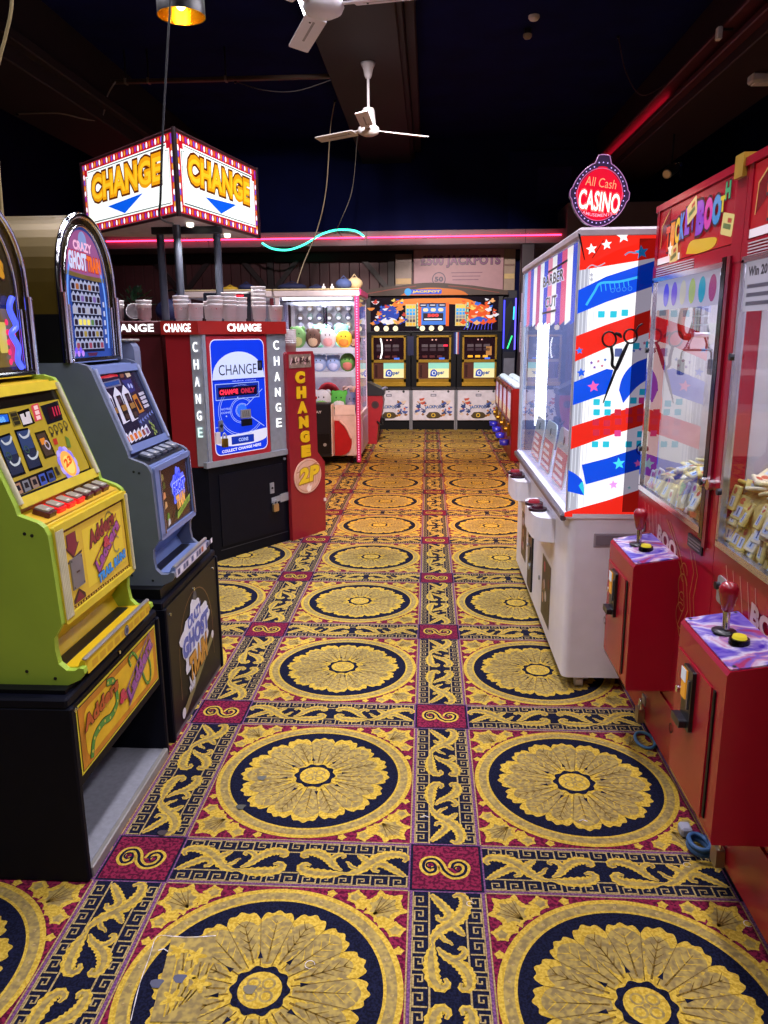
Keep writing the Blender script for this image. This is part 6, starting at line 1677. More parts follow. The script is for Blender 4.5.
def ticket_machine(y1, W, label, second):
    t = thing('ticket_crane_machine', label, 'crane machine', (1.25, y1-W/2, 0))
    R = facing_aisle_from_right(XR, y1)
    xb = 1.70; y0 = y1-W
    b = B()
    b.prism([(XR, y0), (xb, y0), (xb, y1), (XR, y1)], .055, .885, REDP)
    b.prism([(.0, .845), (W, .845), (W, .955), (0, .935)], -.06, .004, REDP, R)
    b.build('lower_cabinet', t)
    b = B(); b.box(XR+.01, xb, y0, y1, 1.985, 2.005, REDP, .006); b.box(XR+.03, xb, y0, y1, 1.77, 1.985, REDD); b.build('head_box', t)
    for a0, a1 in ((0, .030), (W-.075, W)):
        b = B(); b.prism([(a0, .93), (a1, .93), (a1, 1.995), (a0, 1.995)], -.05, .006, REDP, R); b.build('front_post', t)
    b = B(); b.prism([(0, 1.735), (W, 1.735), (W, 1.785), (0, 1.785)], -.04, .008, REDP, R)
    for i in range(5): b.prism([(.05, 1.742+.008*i), (W*.55, 1.742+.008*i), (W*.55, 1.745+.008*i), (.05, 1.745+.008*i)], .008, .011, D('#d8ccd4', .3), R)
    b.prism([(0, 1.978), (W, 1.978), (W, 2.0), (0, 2.0)], -.04, .012, REDP, R); b.build('cross_rails', t)
    for x0, ya, yb in ((xb-.04, y0, y0+.04), (xb-.04, y1-.04, y1)):
        b = B(); b.box(x0, x0+.04, ya, yb, .885, 1.985, REDD); b.build('rear_post', t)
    b = B(); b.box(xb-.02, xb-.005, y0+.04, y1-.04, .885, 1.77, D('#c9c6d0', .3)); b.build('back_panel', t)
    b = B(); b.box(XR+.06, xb-.04, y0+.002, y0+.010, .885, 1.77, D('#bdbac4', .25) if not second else D('#b4b0bc', .25)); b.box(XR+.06, xb-.04, y1-.010, y1-.002, .885, 1.77, D('#c4c2cc', .25)); b.build('inner_sides', t)
    b = B(); b.box(XR+.02, xb-.03, y0+.012, y1-.012, .885, .925, D('#e6e2e6', .4)); b.build('prize_floor', t)
    if second:
        b = B(); b.prism([(.04, .93), (.40, .93), (.40, 1.0), (.04, 1.0)], -.30, -.292, D('#7a2a34', .3), R)
        b.rect(F(R(0, 0, -.2915), R.u, R.v), .20, .205, .935, .995, EDGE, 1); b.build('prize_chute', t)
    else:
        b = B(); b.box(1.30, 1.62, y0+.45, y0+.47, .925, 1.14, D('#8a5a48', .4)); b.build('prize_chute', t)
    # glass door with bright edges
    a0, a1, c0, c1 = (.030, W-.105, .955, 1.735)
    b = B()
    for p in ((a0, a0+.016, c0, c1), (a0, a1, c0-.016, c0+.004), (a0, a1, c1-.008, c1+.008)): b.prism([(p[0], p[2]), (p[1], p[2]), (p[1], p[3]), (p[0], p[3])], -.004, .016, EDGE, R)
    b.prism([(a1-.012, c0-.03), (a1+.020, c0-.03), (a1+.020, c1+.02), (a1-.012, c1+.02)], -.004, .014, BLACKGLOSS, R)
    b.prism([(a1+.026, c0-.05), (a1+.050, c0-.05), (a1+.050, c1+.02), (a1+.026, c1+.02)], 0, .014, REDD, R)
    for c in (1.10, 1.48): b.cyl(R(a0+.004, c, .016), R(a0+.004, c, .026), .010, DKMETAL, seg=10)
    o = b.build('door_frame', t)
    b = B(); b.prism([(a0+.014, c0), (a1-.010, c0), (a1-.010, c1), (a0+.014, c1)], .002, .008, GLASS('#f2f6ff', 1.25), R); b.build('glass_pane', o)
    b = B(); b.rrect(R, a0+.05, a1-.03, 1.625, 1.728, .004, E('#c9c4dc', .35), 12)
    for i, c in enumerate(('#5a4ad8', '#7a5ac8', '#c8c0a0', '#a8b83a', '#1a9ab0', '#a03a6a')): b.disc(R, a0+.16+i*.092, 1.676, .032, E(c, .5), 13, 16, .040)
    if second:
        b.rect(R, a0+.02, a0+.30, 1.60, 1.74, E('#c8c4d8', .4), 14); b.text(R, 'Win 20 Tickets', a0+.04, a0+.28, 1.69, 1.715, D('#22222c', .4), 15, .04)
        for k in range(3): b.rect(R, a0+.04, a0+.24-.03*k, 1.615+.022*k, 1.625+.022*k, D('#5a5a6a', .4), 15)
    b.build('price_strip', o)
    b = B(); b.cyl(R(W-.085, 1.105, .012), R(W-.085, 1.105, .030), .017, CHROME, seg=14); b.cyl(R(W-.045, 1.105, .006), R(W-.045, 1.105, .026), .017, CHROME, seg=14); b.cyl(R(W-.085, 1.105, .030), R(W-.085, 1.105, .034), .010, DKMETAL, seg=12)
    b.build('door_lock', t)
    b = B(); b.prism([(W-.070, 1.955), (W-.012, 1.955), (W-.012, 2.015), (W-.070, 2.015)], -.05, .018, D('#c9a43a', .35, .4), R); b.build('corner_cap', t, 'yellow metal corner cap')
    # header art
    b = B(); H0, H1 = 1.79, 1.975; A = F(R(.03, H0, .002), R.u, R.v); w, h = W-.105, H1-H0
    b.rect(A, 0, w, 0, h, E('#c3202a', .42), 0); b.rect(A, w*.62, w, h*.35, h, E('#b01c30', .40), 1)
    b.rect(A, 0, w*.35, 0, h*.12, E('#f0e4f0', .7), 1)
    b.poly(A, [(w*.04, h*.30), (w*.05, h*.72), (w*.17, h*.98), (w*.16, h*.55)], E('#8a1020', .35), 2); b.line(A, [(w*.04, h*.30), (w*.05, h*.72), (w*.17, h*.98)], .006, D('#d8b060', .4), 3)
    for i, (ch, c) in enumerate(zip('TICKET', ('#e04a28', '#e88a28', '#e8c030', '#3a8ad8', '#8a4ac8', '#5a30a0'))):
        x = w*(.13+.070*i); b.text(A, ch, x, x+w*.064, h*(.20+.045*i), h*(.66+.045*i), E(c, .7), 4, .06, edge=D('#181420', .4), ew=.07)
    for i, (ch, c) in enumerate(zip('BOO', ('#7a3ac0', '#c83aa0', '#2a8ac8'))):
        x = w*(.57+.095*i); b.text(A, ch, x, x+w*.100, h*(.30+.03*i), h*(.86-.02*i), E(c, .75), 7, .08, edge=D('#181420', .4), ew=.07)
    for i, (ch, c) in enumerate(zip('TH', ('#d8c030', '#2a9a6a'))):
        x = w*(.845+.045*i); b.text(A, ch, x, x+w*.055, h*(.52+.16*i), h*(.76+.18*i), E(c, .7), 7, .06, edge=D('#181420', .4), ew=.05)
    for (x, y, r) in ((.50, .76, .3), (.94, .30, -.2), (.28, .10, .2)):
        f2 = F(A(w*x, h*y, .003), add(mul(A.u, cos(r)), mul(A.v, sin(r))), add(mul(A.v, cos(r)), mul(A.u, -sin(r))))
        b.rrect(f2, -.045, .045, -.030, .030, .006, E('#e0cf84', .6), 3); b.rect(f2, -.03, .03, -.012, .002, D('#6a8a50', .4), 4); b.rect(f2, .0, .03, .006, .018, D('#c85a3a', .4), 4)
    b.poly(A, spline([(w*.45, h*.05), (w*.50, h*.24), (w*.66, h*.22), (w*.82, h*.16), (w*.78, h*.02), (w*.60, 0)], 4), E('#d8b830', .6), 3)
    b.star(A, w*.22, h*.22, .030, E('#f4f0e0', .8), 8)
    b.build('header_art', t, 'colourful Ticket Boo header art')
    # gantry + claw
    b = B(); b.box(XR+.08, xb-.06, y0+.30, y0+.33, 1.725, 1.75, STEEL); b.box(XR+.08, xb-.06, y1-.20, y1-.17, 1.725, 1.75, STEEL); b.box(.94, 1.0, y0+.28, y1-.10, 1.70, 1.725, STEEL); b.build('gantry', t)
    cx, cy = .968, (y1-.20 if not second else y1-.50)
    b = B()
    b.cyl((cx, cy, 1.665), (cx, cy, 1.70), .014, DKMETAL, seg=12); b.cyl((cx, cy, 1.655), (cx, cy, 1.665), .030, DKMETAL, seg=16)
    b.cyl((cx, cy, 1.545), (cx, cy, 1.655), .027, CHROME, seg=18)
    for k in range(3): b.cyl((cx, cy, 1.57+.03*k), (cx, cy, 1.574+.03*k), .0285, STEEL, seg=18)
    b.tube(spline([(cx-.02, cy, 1.655), (cx-.050, cy+.01, 1.64), (cx-.062, cy+.01, 1.58), (cx-.052, cy+.01, 1.535), (cx-.026, cy, 1.53)], 5), .013, D('#b02a2a', .35), 10)
    b.box(cx-.03, cx+.03, cy-.035, cy+.035, 1.528, 1.545, STEEL, .003)
    for s_ in (-1, 1):
        b.tube([(cx+s_*.02, cy, 1.54), (cx+s_*.036, cy, 1.50), (cx+s_*.052, cy, 1.475), (cx+s_*.054, cy, 1.45)], .006, CHROME, 8)
        b.box(cx+s_*.054-.009, cx+s_*.054+.009, cy-.018, cy+.018, 1.395, 1.452, D('#6a6c78', .3, .6), .004)
        b.tube([(cx+s_*.02, cy, 1.60), (cx+s_*.034, cy, 1.545), (cx+s_*.030, cy, 1.48)], .004, D('#6a6c78', .3, .6), 6)
    b.box(cx-.052, cx+.052, cy-.008, cy+.008, 1.480, 1.488, D('#6a6c78', .3, .6), .002)
    b.build('claw', t, 'chrome two-pronged claw with red hose')
    b = B(); b.box(XR+.10, XR+.14, y0+.08, y1-.08, 1.755, 1.77, E('#fff8f4', 3.5)); b.build('strip_lamp', t)
    # gold line artwork and slot on the lower front
    b = B(); o_ = .14
    for k in range(4):
        x = W-.30+.0*k
        b.ring(R, W-.235, .77-.05*k, .030+.012*(k % 2), .034+.012*(k % 2), GOLDL, 8, 18, .4*k, .4*k+4.6)
    for sh in (0, .035):
        b.line(R, [(W-.42-sh, .90), (W-.30-sh, .83), (W-.20-sh, .74), (W-.17-sh, .66), (W-.22-sh, .58), (W-.14-sh, .50)], .004, GOLDL, 8)
        b.line(R, [(W-.16-sh, .86), (W-.11-sh, .80), (W-.13-sh, .72), (W-.10-sh, .64)], .004, GOLDL, 8)
    for k in range(5): b.line(R, [(.10+.05*k, .90), (.14+.05*k, .82-.01*k)], .003, D('#c98a84', .4), 8)
    b.text(R, 'BOO', W-.55, W-.33, .80, .86, D('#d8b0a8', .4), 8, .05, rise=-.02)
    b.build('line_art', t, 'gold line artwork')
    b = B(); b.prism([(W-.215, .872), (W-.085, .872), (W-.085, .912), (W-.215, .912)], .004, .010, DKMETAL, R)
    for k in range(3): b.prism([(W-.205, .880+.010*k), (W-.095, .880+.010*k), (W-.095, .884+.010*k), (W-.205, .884+.010*k)], .010, .012, D('#8a8490', .3, .7), R)
    b.build('vent_slot', t)
    b = B(); b.prism(rrpts(.055, .115, .78, .86, .012), .002, .008, STEEL, R); b.cyl(R(.07, .83, .008), R(.07, .83, .02), .012, DKMETAL, seg=10); b.build('note_lock', t)
    # service door, seam and hinge line below
    b = B(); b.prism([(.04, .08), (W-.20, .08), (W-.20, .27), (.04, .27)], .0, .006, REDP, R); b.prism([(W-.185, .10), (W-.172, .10), (W-.172, .33), (W-.185, .33)], .0, .005, BLACK, R)
    for k in range(3): b.line(R, spline([(.02+.05*k, .20-.01*k), (.05+.05*k, .225), (.08+.05*k, .19)], 3), .006, D('#d88a8a', .4), 12)
    b.build('service_door', t)
    b = B(); pa = .29 if not second else .28
    b.prism(rrpts(pa-.022, pa+.022, .062, .120, .006), .010, .034, D('#a89a7a', .3, .8), R); b.tube([R(pa+.014*cos(g), .120+.034*sin(g), .022) for g in [pi*i/10 for i in range(11)]], .0045, CHROME, 8); b.prism([(pa-.02, .135), (pa+.02, .135), (pa+.02, .17), (pa-.02, .17)], .004, .012, STEEL, R)
    b.build('padlock', t, 'brass padlock')
    for x, y in ((XR+.06, y1-.09), (XR+.06, y0+.10), (xb-.1, y1-.09), (xb-.1, y0+.1)):
        b = B(); b.cyl((x-.013, y, .028), (x+.013, y, .028), .028, D('#3a5a8a', .4), seg=16); b.box(x-.018, x+.018, y-.02, y+.02, .035, .056, STEEL); b.build('caster', t, 'blue caster wheel')
    # control box
    XO = .700; ya, yb = y1-.545+(0 if not second else .0), y1-.205
    b = B()
    S = F((0, 0, 0), (1, 0, 0), (0, 0, 1))
    b.prism([(XO+.004, .315), (XO, .33), (XO, .765), (XO+.006, .775), (XR, .800), (XR, .315)], -yb, -ya, REDP, S)
    b.build('control_box', t)
    ob = facing_aisle_from_right(XO, yb); wb = yb-ya
    b = B(); b.prism([(.012, .34), (wb-.075, .34), (wb-.075, .70), (.012, .70)], 0, .004, REDP, ob); b.prism([(wb-.062, .355), (wb-.050, .355), (wb-.050, .70), (wb-.062, .70)], 0, .004, BLACK, ob)
    for k in range(2): b.ring(ob, .012+.0*k, .452, .010, .015, D('#5a0f18', .3), 9, 14)
    b.cyl(ob(.045, .59, .004), ob(.045, .59, .012), .010, CHROME, seg=10)
    b.build('coin_door', t)
    b = B(); b.prism(rrpts(.095, .165, .520, .690, .006), .004, .014, D('#121218', .3), ob); b.prism(rrpts(.085, .150, .525, .548, .006), .014, .034, D('#1a1a22', .3), ob); b.prism([(.098, .60), (.130, .60), (.130, .680), (.098, .680)], .014, .019, E('#e89a2a', .5), ob); b.prism([(.098, .648), (.130, .648), (.130, .682), (.098, .682)], .019, .021, E('#d8dcec', .5), ob); b.prism([(.140, .58), (.150, .58), (.150, .66), (.140, .66)], .014, .018, D('#4a4a54', .3), ob)
    b.build('coin_mechanism', t)
    tp = F((XO+.006, yb, .7755), (0, -1, 0), (XR-XO-.006, 0, .0245)); tw = wb; th = math.hypot(XR-XO-.006, .0245)
    # normal of this frame points down, so print with a frame that faces up
    tp = F((XO+.006, ya, .7755), (0, 1, 0), (-(XR-XO-.006), 0, -.0245))
    tp = F((XR, ya, .8005), (0, 1, 0), (-(XR-XO-.006), 0, -.0245))
    b = B()
    b.prism(rrpts(.004, tw-.004, .004, th-.002, .006), 0, .004, CTOP, tp)
    tpu = F(tp(0, 0, .004), tp.u, tp.v)
    for a in (.015, tw-.015):
        for c in (.015, th-.015): b.disc(tpu, a, c, .005, DKMETAL, 3, 8)
    b.build('control_top', t, 'patterned violet and pink control plate')
    ja, jc = tw*.63, th*.55
    j0 = tpu(ja, jc, 0)
    b = B(); b.lathe([(.034, 0), (.034, .003), (.012, .006)], j0, D('#14141a', .3), 20); b.cyl(j0, add(j0, (0, .004, .070)), .0095, CHROME, seg=12)
    b.lathe([(.006, .052), (.014, .060), (.019, .082), (.024, .105), (.0245, .118), (.018, .130), (.006, .135)], add(j0, (0, .003, 0)), D('#9a1626', .2, coat=.5), 20); b.build('joystick', t, 'dark red knobbed joystick')
    k0 = tpu(tw*.40, th*.52, 0)
    b = B(); b.cyl(k0, add(k0, (0, 0, .014)), .026, BLACKGLOSS, r1=.024, seg=20); b.cyl(add(k0, (0, 0, .014)), add(k0, (0, 0, .021)), .018, E('#e8d23a', .6), r1=.016, seg=20); b.build('push_button', t, 'yellow push button')
    # strip of stickers by the box
    if second:
        b = B(); b.prism([(.105, .52), (.135, .52), (.138, .72), (.108, .72)], .0, .008, D('#c9a83a', .4, var=.3, scale=60), R); b.build('yellow_tag', t)
    return t
ticket_machine(3.083, .838, 'glossy red ticket crane machine next to the striped prize machine', False)
ticket_machine(2.241, .838, 'glossy red ticket crane machine nearest the camera on the right', True)

# ---- tickets piled inside
TK = ('#dccb72', '#e4d890', '#d8c25a', '#e9e2b8')
def make_ticket(col):
    t = thing('prize_ticket', 'x', 'ticket', (0, 0, 0))
    b = B(); b.box(-.036, .036, -.024, .024, 0, .010, D(col, .6, var=.1, scale=60), .003); b.build('ticket_fold', t)
    b = B(); f = F((-.036, -.024, .0101), (1, 0, 0), (0, 1, 0))
    b.rect(f, .010, .040, .012, .036, D('#c8dcea', .5), 1); b.rect(f, .014, .036, .020, .026, D('#4a6a9a', .5), 2); b.disc(f, .056, .024, .010, D('#d0603a', .5), 1, 10)
    b.build('ticket_print', t)
    return t
protos = [make_ticket(c) for c in TK]
first_use = [True]*4
def pile(y0, y1, n, label, group, hz):
    # soft heap under the loose tickets
    b = B(); nx, ny = 16, 22; vs = []
    X0, X1 = XR+.022, 1.52
    for j in range(ny+1):
        for i in range(nx+1):
            x = X0+(X1-X0)*i/nx; y = y0+(y1-y0)*j/ny
            if i == 0 or j in (0, ny): vs.append((x, y, .9265)); continue
            if i == 1: x = X0+.006
            vs.append((x, y, max(.9265, hz(x, y)-.010+.004*sin(i*2.1+j)*cos(j*1.7))))
    b.add(vs, [(j*(nx+1)+i, j*(nx+1)+i+1, (j+1)*(nx+1)+i+1, (j+1)*(nx+1)+i) for j in range(ny) for i in range(nx)], D('#cbb659', .7, var=.35, scale=45), True)
    m = len(b.v)
    o = b.build('ticket_heap'); o['kind'] = 'stuff'; tag(o, label[1], 'tickets')
    for k in range(n):
        x = X0+.03+(X1-X0-.06)*random.random()**1.5; y = y0+.03+(y1-y0-.06)*random.random()
        z = hz(x, y)+.004+.012*random.random(); q = k % 4
        lean = k % 3 == 0
        if lean: x = X0+.012*random.random(); z = .950+(hz(X0, y)-.945)*random.random()
        rot = (random.uniform(-.3, .3), -1.25+random.uniform(-.2, .2), random.uniform(-.25, .25)) if lean else (random.uniform(-.35, .35), random.uniform(-.35, .35), random.uniform(0, 6.28))
        if first_use[q]:
            p = protos[q]; p.location = (x, y, z); p.rotation_euler = rot; p['label'] = label[0]; p['group'] = group; first_use[q] = False
        else:
            p = dup(protos[q], (x, y, z), label[0], rot); p['group'] = group
def hz1(x, y):
    d = max(0, (x-XR)); f = min(1, max(0, (3.0-y)/.45))
    return .965+(.07+.20*min(1, d/.25))*(.30+.70*f)*(1+.15*sin(9*x)*cos(8*y))
pile(2.29, 3.03, 90, ('folded yellow ticket in the heap next to the striped machine', 'heap of yellow tickets in the crane next to the striped machine'), 'tickets in the far red crane', hz1)
def hz2(x, y):
    d = max(0, (x-XR-.02)); return .985+(.095+.20*min(1, d/.30))*(1+.12*sin(8*x)*cos(9*y))
pile(1.62, 2.228, 120, ('folded yellow ticket in the heap of the crane nearest the camera', 'heap of yellow tickets in the crane nearest the camera'), 'tickets in the near red crane', hz2)
b = B(); f = None
t = thing('cable_coil', 'blue coiled cable with grey plug on the carpet under the near red crane', 'cable', (.83, 2.12, 0))
b = B(); b.tube([(.832+.030*cos(a)*(1-.04*k), 2.09+.045*sin(a), .012+.0012*i) for i, a in enumerate([2*pi*j/14 for j in range(30)]) for k in (0,)], .008, D('#2c5a8a', .5), 8); b.build('coil', t)
b = B(); b.box(.800, .835, 2.155, 2.20, .002, .034, D('#9a9fae', .5), .006); b.build('plug', t)
t = thing('cable_loop', 'thin blue cable loop on the carpet under the far red crane', 'cable', (.84, 2.72, 0))
b = B(); b.tube([(.845+.035*cos(a), 2.74+.06*sin(a), .010) for a in [2*pi*j/20 for j in range(20)]], .006, D('#4a7aa0', .5), 8, True); b.build('loop', t)
# ================================================================ ceiling fans
FW = D('#d8d4d8', .4, var=.03)
def fan(x, y, zh, ztop, ang, label):
    t = thing('ceiling_fan', label, 'ceiling fan', (x, y, ztop))
    b = B(); b.lathe([(.001, 0), (.075, 0), (.070, -.02), (.050, -.06), (.038, -.12), (.026, -.14), (.014, -.145)], (x, y, ztop-.001), FW, 20, smooth=True); b.build('canopy', t)
    b = B(); b.cyl((x, y, zh+.16), (x, y, ztop-.14), .014, FW, seg=12); b.build('down_rod', t)
    b = B(); b.lathe([(.055, .20), (.062, .18), (.075, .04), (.105, .02), (.112, -.01), (.100, -.035), (.060, -.055), (.001, -.06)], (x, y, zh), FW, 26); b.build('motor_housing', t)
    for k in range(3):
        a = ang+2*pi*k/3
        u = (cos(a), sin(a), 0); v = nrm((-sin(a)*.97, cos(a)*.97, .20))
        f = F((x, y, zh), u, v)
        b = B(); b.prism([(.09, -.025), (.20, -.030), (.20, .030), (.09, .025)], -.004, .004, FW, f); b.prism(rrpts(.17, .67, -.062, .062, .012), -.008, .002, FW, f)
        b.line(f, [(.22, 0), (.52, .0)], .014, D('#8d8888', .5), -12.5); b.cyl(f(.24, .02, -.012), f(.24, .02, -.004), .006, DKMETAL, seg=8); b.build('blade', t)
    return t
fan(-.625, 8.5, 3.58, 4.2, -pi/2-.03, 'white three-blade ceiling fan on a long rod under the wide dark beam')
fan(-.575, 4.6, 3.27, 4.2, radians(111), 'white ceiling fan cut off by the top of the picture')
# fluorescent batten
t = thing('tube_light', 'bright white fluorescent batten beside the nearer fan', 'ceiling light', (-.94, 6.0, 4.2))
b = B(); b.box(-1.065, -.985, 5.6, 7.22, 4.155, 4.199, WHITEP, .006); b.build('batten', t)
b = B(); b.cyl((-1.035, 5.65, 4.135), (-1.035, 7.18, 4.135), .018, E('#f6faff', 9.0), seg=10); b.build('tube', t)
for y in (5.62, 7.20):
    b = B(); b.box(-1.05, -1.02, y-.02, y+.02, 4.11, 4.156, WHITEP, .004); b.build('end_cap', t)
# pendant with gold lining
t = thing('pendant_lamp', 'black pendant drum shade with glowing gold inside above the CHANGE lightbox', 'pendant lamp', (-1.47, 5.0, 4.55))
b = B(); x, y = -1.47, 5.0
b.lathe([(.140, 3.385), (.137, 3.56), (.060, 3.60), (.010, 3.61)], (x, y, 0), D('#15110f', .4), 30, ends=False)
b.build('drum_shade', t)
b = B(); b.lathe([(.138, 3.386), (.134, 3.55), (.055, 3.595)], (x, y, 0), D('#d8a018', .25, .9), 30, ends=False); b.lathe([(.138, 3.384), (.141, 3.384)], (x, y, 0), D('#d8a018', .3, .8), 30, ends=False); b.build('gold_lining', t)
b = B(); b.ell((x, y, 3.46), (.032, .032, .045), E('#ffd890', 14), 14, 10); b.cyl((x, y, 3.50), (x, y, 3.57), .018, BRASS, seg=12); b.build('bulb', t)
b = B(); b.cyl((x, y, 3.60), (x, y, 4.549), .006, BLACK, seg=8); b.cyl((x, y, 4.52), (x, y, 4.549), .045, BLACK, seg=16); b.build('cord', t)
l = bpy.data.lights.new('pendant_glow', 'POINT'); l.energy = 9; l.color = (1, .72, .32); l.shadow_soft_size = .03
o = bpy.data.objects.new('pendant_glow', l); COL.objects.link(o); o.location = (x, y, 3.44)
# conduit between the beams
t = thing('conduit_pipe', 'thin brownish conduit pipe spanning the dark ceiling between two beams', 'pipe', (-2.2, 9.0, 4.25))
b = B(); b.box(-3.46, -1.03, 8.97, 9.03, 4.215, 4.255, D('#4a3a30', .4, .3), .006); b.build('pipe', t)
for x in (-3.30, -3.05, -2.2):
    b = B(); b.box(x-.012, x+.012, 8.96, 9.04, 4.21, 4.262, D('#8d8478', .4, .5)); b.box(x-.006, x+.006, 8.99, 9.01, 4.25, 4.549, DKMETAL); b.build('pipe_hanger', t)
def cable(name, pts, r, col, label):
    t = thing(name, label, 'cable', pts[0])
    b = B(); b.tube(spline(pts, 6), r, D(col, .5), 6); b.build('wire', t)
    b = B(); b.cyl(pts[0], add(pts[0], (0, .0, -.02)), r*2.2, DKMETAL, seg=8); b.build('end_clip', t)
cable('hanging_cable', [(-1.44, 4.78, 4.54), (-1.455, 4.78, 3.75), (-1.472, 4.8, 3.395), (-1.498, 4.8, 3.19), (-1.562, 4.8, 2.72), (-1.61, 4.82, 2.36), (-1.665, 4.95, 2.26), (-1.70, 5.30, 2.27)], .007, '#1b1b22', 'black cable dropping from the ceiling across the CHANGE lightbox')
cable('hanging_cable', [(-1.25, 11.0, 4.54), (-1.318, 11.0, 4.2), (-1.395, 11.0, 3.44), (-1.532, 11.0, 2.93), (-1.739, 11.0, 2.48), (-1.80, 10.6, 2.10)], .008, '#b9a88c', 'pale cable hanging behind the fan, crossing the green neon squiggle')
cable('hanging_cable', [(-.95, 11.0, 4.25), (-.966, 11.0, 4.05), (-1.043, 11.0, 3.43), (-1.214, 11.0, 3.03), (-1.30, 11.4, 2.98), (-1.32, 12.25, 2.99)], .006, '#6a645e', 'thin grey cable falling from the beam to the neon squiggle')
cable('hanging_cable', [(-1.47, 3.0, 2.95), (-1.493, 3.0, 2.72), (-1.529, 3.0, 2.608), (-1.56, 3.0, 2.534), (-1.60, 3.0, 2.40), (-1.62, 3.0, 1.95)], .006, '#a08f62', 'short tan cable at the top left corner above the slate-blue machine')
cable('ceiling_cable', [(-4.3, 8.5, 3.81), (-4.0, 8.5, 3.81), (-3.85, 8.55, 3.815), (-3.60, 8.9, 3.84), (-3.50, 8.96, 4.1), (-3.40, 8.96, 4.23)], .008, '#8a7f7c', 'pale cable running along the left beam up to the conduit')
cable('ceiling_cable', [(-2.10, 9.0, 4.21), (-1.80, 9.0, 4.12), (-1.45, 9.0, 4.10), (-1.06, 9.0, 4.20)], .006, '#2f2c34', 'dark cable sagging below the conduit near the wide beam')
cable('ceiling_cable', [(1.95, 9.0, 4.54), (2.05, 9.0, 4.2), (2.2, 8.9, 3.95), (2.42, 8.85, 4.03)], .006, '#4a3038', 'dark loose cable beside the red-lit right beam')
cable('hanging_cable', [(3.0, 7.0, 3.81), (3.05, 6.6, 3.3), (2.95, 6.0, 2.6), (2.5, 5.2, 2.2), (1.80, 4.4, 2.06)], .006, '#2a2a34', 'dark cable drooping behind the red crane machines')
# sensors, spot and emergency box
for (x, y, z, r, c, lab, nm) in ((1.005, 8.42, 4.549, .055, '#d8d4d8', 'small white round smoke detector on the dark ceiling', 'smoke_detector'), (.985, 8.75, 4.549, .045, '#9a8d78', 'small beige hanging ceiling sensor below the smoke detector', 'ceiling_sensor')):
    t = thing(nm, lab, 'sensor', (x, y, z)); k = .0 if r > .05 else -.05
    b = B(); b.lathe([(r, 0), (r, -.02), (r*.7, -.04), (.001, -.045)], (x, y, z+k), D(c, .4), 18); b.build('sensor_body', t)
    b = B(); b.cyl((x, y, z+k-.001), (x, y, z+.0), r*.8, DKMETAL, seg=14); b.build('sensor_base', t)
t = thing('beam_sensor', 'small white sensor on the side of the right beam', 'sensor', (2.42, 7.32, 3.95))
b = B(); b.box(2.395, 2.44, 7.29, 7.35, 3.93, 4.03, WHITEP, .008); b.build('sensor_body', t); b = B(); b.box(2.40, 2.53, 7.31, 7.33, 4.00, 4.02, DKMETAL); b.build('bracket', t)
t = thing('emergency_light', 'white box light under the right beam at the edge of the picture', 'light', (3.02, 7.85, 3.82))
b = B(); b.box(2.90, 3.14, 7.78, 7.92, 3.74, 3.819, D('#c9c4cc', .4), .015); b.build('housing', t); b = B(); b.box(2.93, 3.11, 7.80, 7.90, 3.728, 3.741, D('#e8e4e8', .3), .004); b.build('diffuser', t)
t = thing('spotlight', 'small metal spotlight hanging under the right beam', 'spotlight', (2.88, 10.0, 3.82))
b = B(); b.cyl((2.88, 10.0, 3.46), (2.88, 10.0, 3.819), .012, DKMETAL, seg=8); b.build('stem', t)
b = B(); b.cyl((2.80, 9.90, 3.36), (2.92, 10.06, 3.46), .055, D('#5a5c66', .3, .7), r1=.07, seg=16); b.cyl((2.798, 9.897, 3.358), (2.80, 9.90, 3.36), .045, D('#c8ccd8', .2, .5), seg=14); b.build('lamp_head', t)
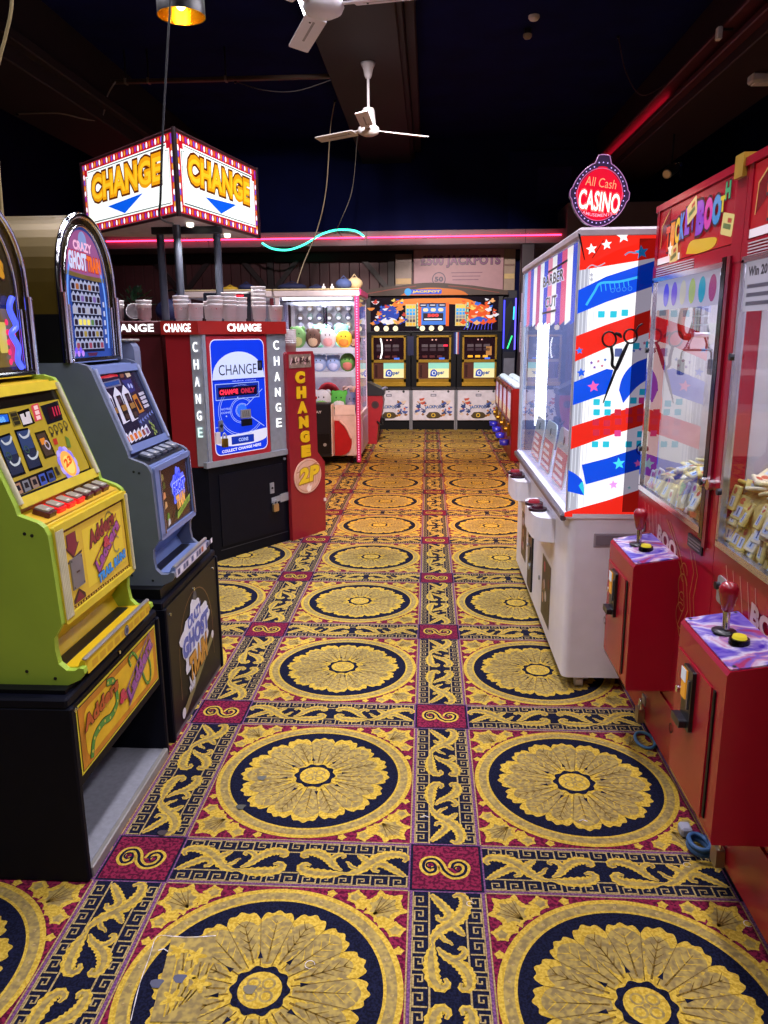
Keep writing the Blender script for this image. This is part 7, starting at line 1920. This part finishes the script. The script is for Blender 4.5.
b = B(); b.box(2.96, 2.985, 9.95, 9.97, 3.34, 3.50, CHROME); b.tube([(2.88, 10.0, 3.48), (2.95, 9.98, 3.50), (2.97, 9.96, 3.46)], .008, CHROME, 6); b.build('bracket', t)
# red glow tube along the right beam's ledge
t = thing('neon_tube', 'red neon strip along the moulding of the right beam', 'neon light', (2.5, 11.4, 4.0))
b = B(); b.cyl((2.585, 9.3, 3.974), (2.585, 13.0, 3.974), .012, E('#ff1a3c', 5), seg=8); b.build('glass_tube', t)
b = B()
for y in (9.4, 10.6, 11.8, 12.9): b.box(2.57, 2.60, y-.01, y+.01, 3.958, 3.976, D('#8a8088', .4))
b.build('tube_clips', t)

# ================================================================ room lamps (ceiling battens of the hall) and added fill spots
for y, k in ((-.8, .35), (1.2, .6), (3.2, 1.0), (5.2, 1.5)):
    for x, w in ((-.1, 52), (1.6, 60 if y < 2 else 24), (-2.2, 26)):
        area('ceiling_lamp', (x, y, 4.12), .3, 1.4, w*k, '#f6f1ff', spread=150)
def spot(loc, tgt, w, hx, ang=70, r=.08):  # unseen spots without fittings, added to brighten the far half of the hall
    l = bpy.data.lights.new('far_fill_spot', 'SPOT'); l.energy = w; l.color = lin(hx)[:3]; l.spot_size = radians(ang); l.spot_blend = .7; l.shadow_soft_size = r
    o = bpy.data.objects.new('far_fill_spot', l); COL.objects.link(o); o.location = loc
    from mathutils import Vector
    o.rotation_euler = Vector(sub(tgt, loc)).to_track_quat('-Z', 'Y').to_euler()
spot((.4, 6.3, 4.1), (.3, 8.0, 0), 900, '#ffab58', 80)
spot((.0, 6.3, 4.1), (.1, 12.5, .9), 1500, '#fff0e8', 50)
spot((-.6, 6.3, 4.1), (-1.6, 10.5, 2.2), 500, '#fff0f0', 60)
# light from the crane cases
area('case_light', (1.2, 2.66, 1.765), .5, .6, 9, '#fff6f4'); area('case_light', (1.2, 1.85, 1.765), .5, .6, 9, '#fff6f4')
area('case_light', (-1.3, 9.7, 1.96), .7, .5, 25, '#fff4f8')
area('case_light', (1.15, 4.1, 1.90), .8, 1.5, 20, '#e8eeff')
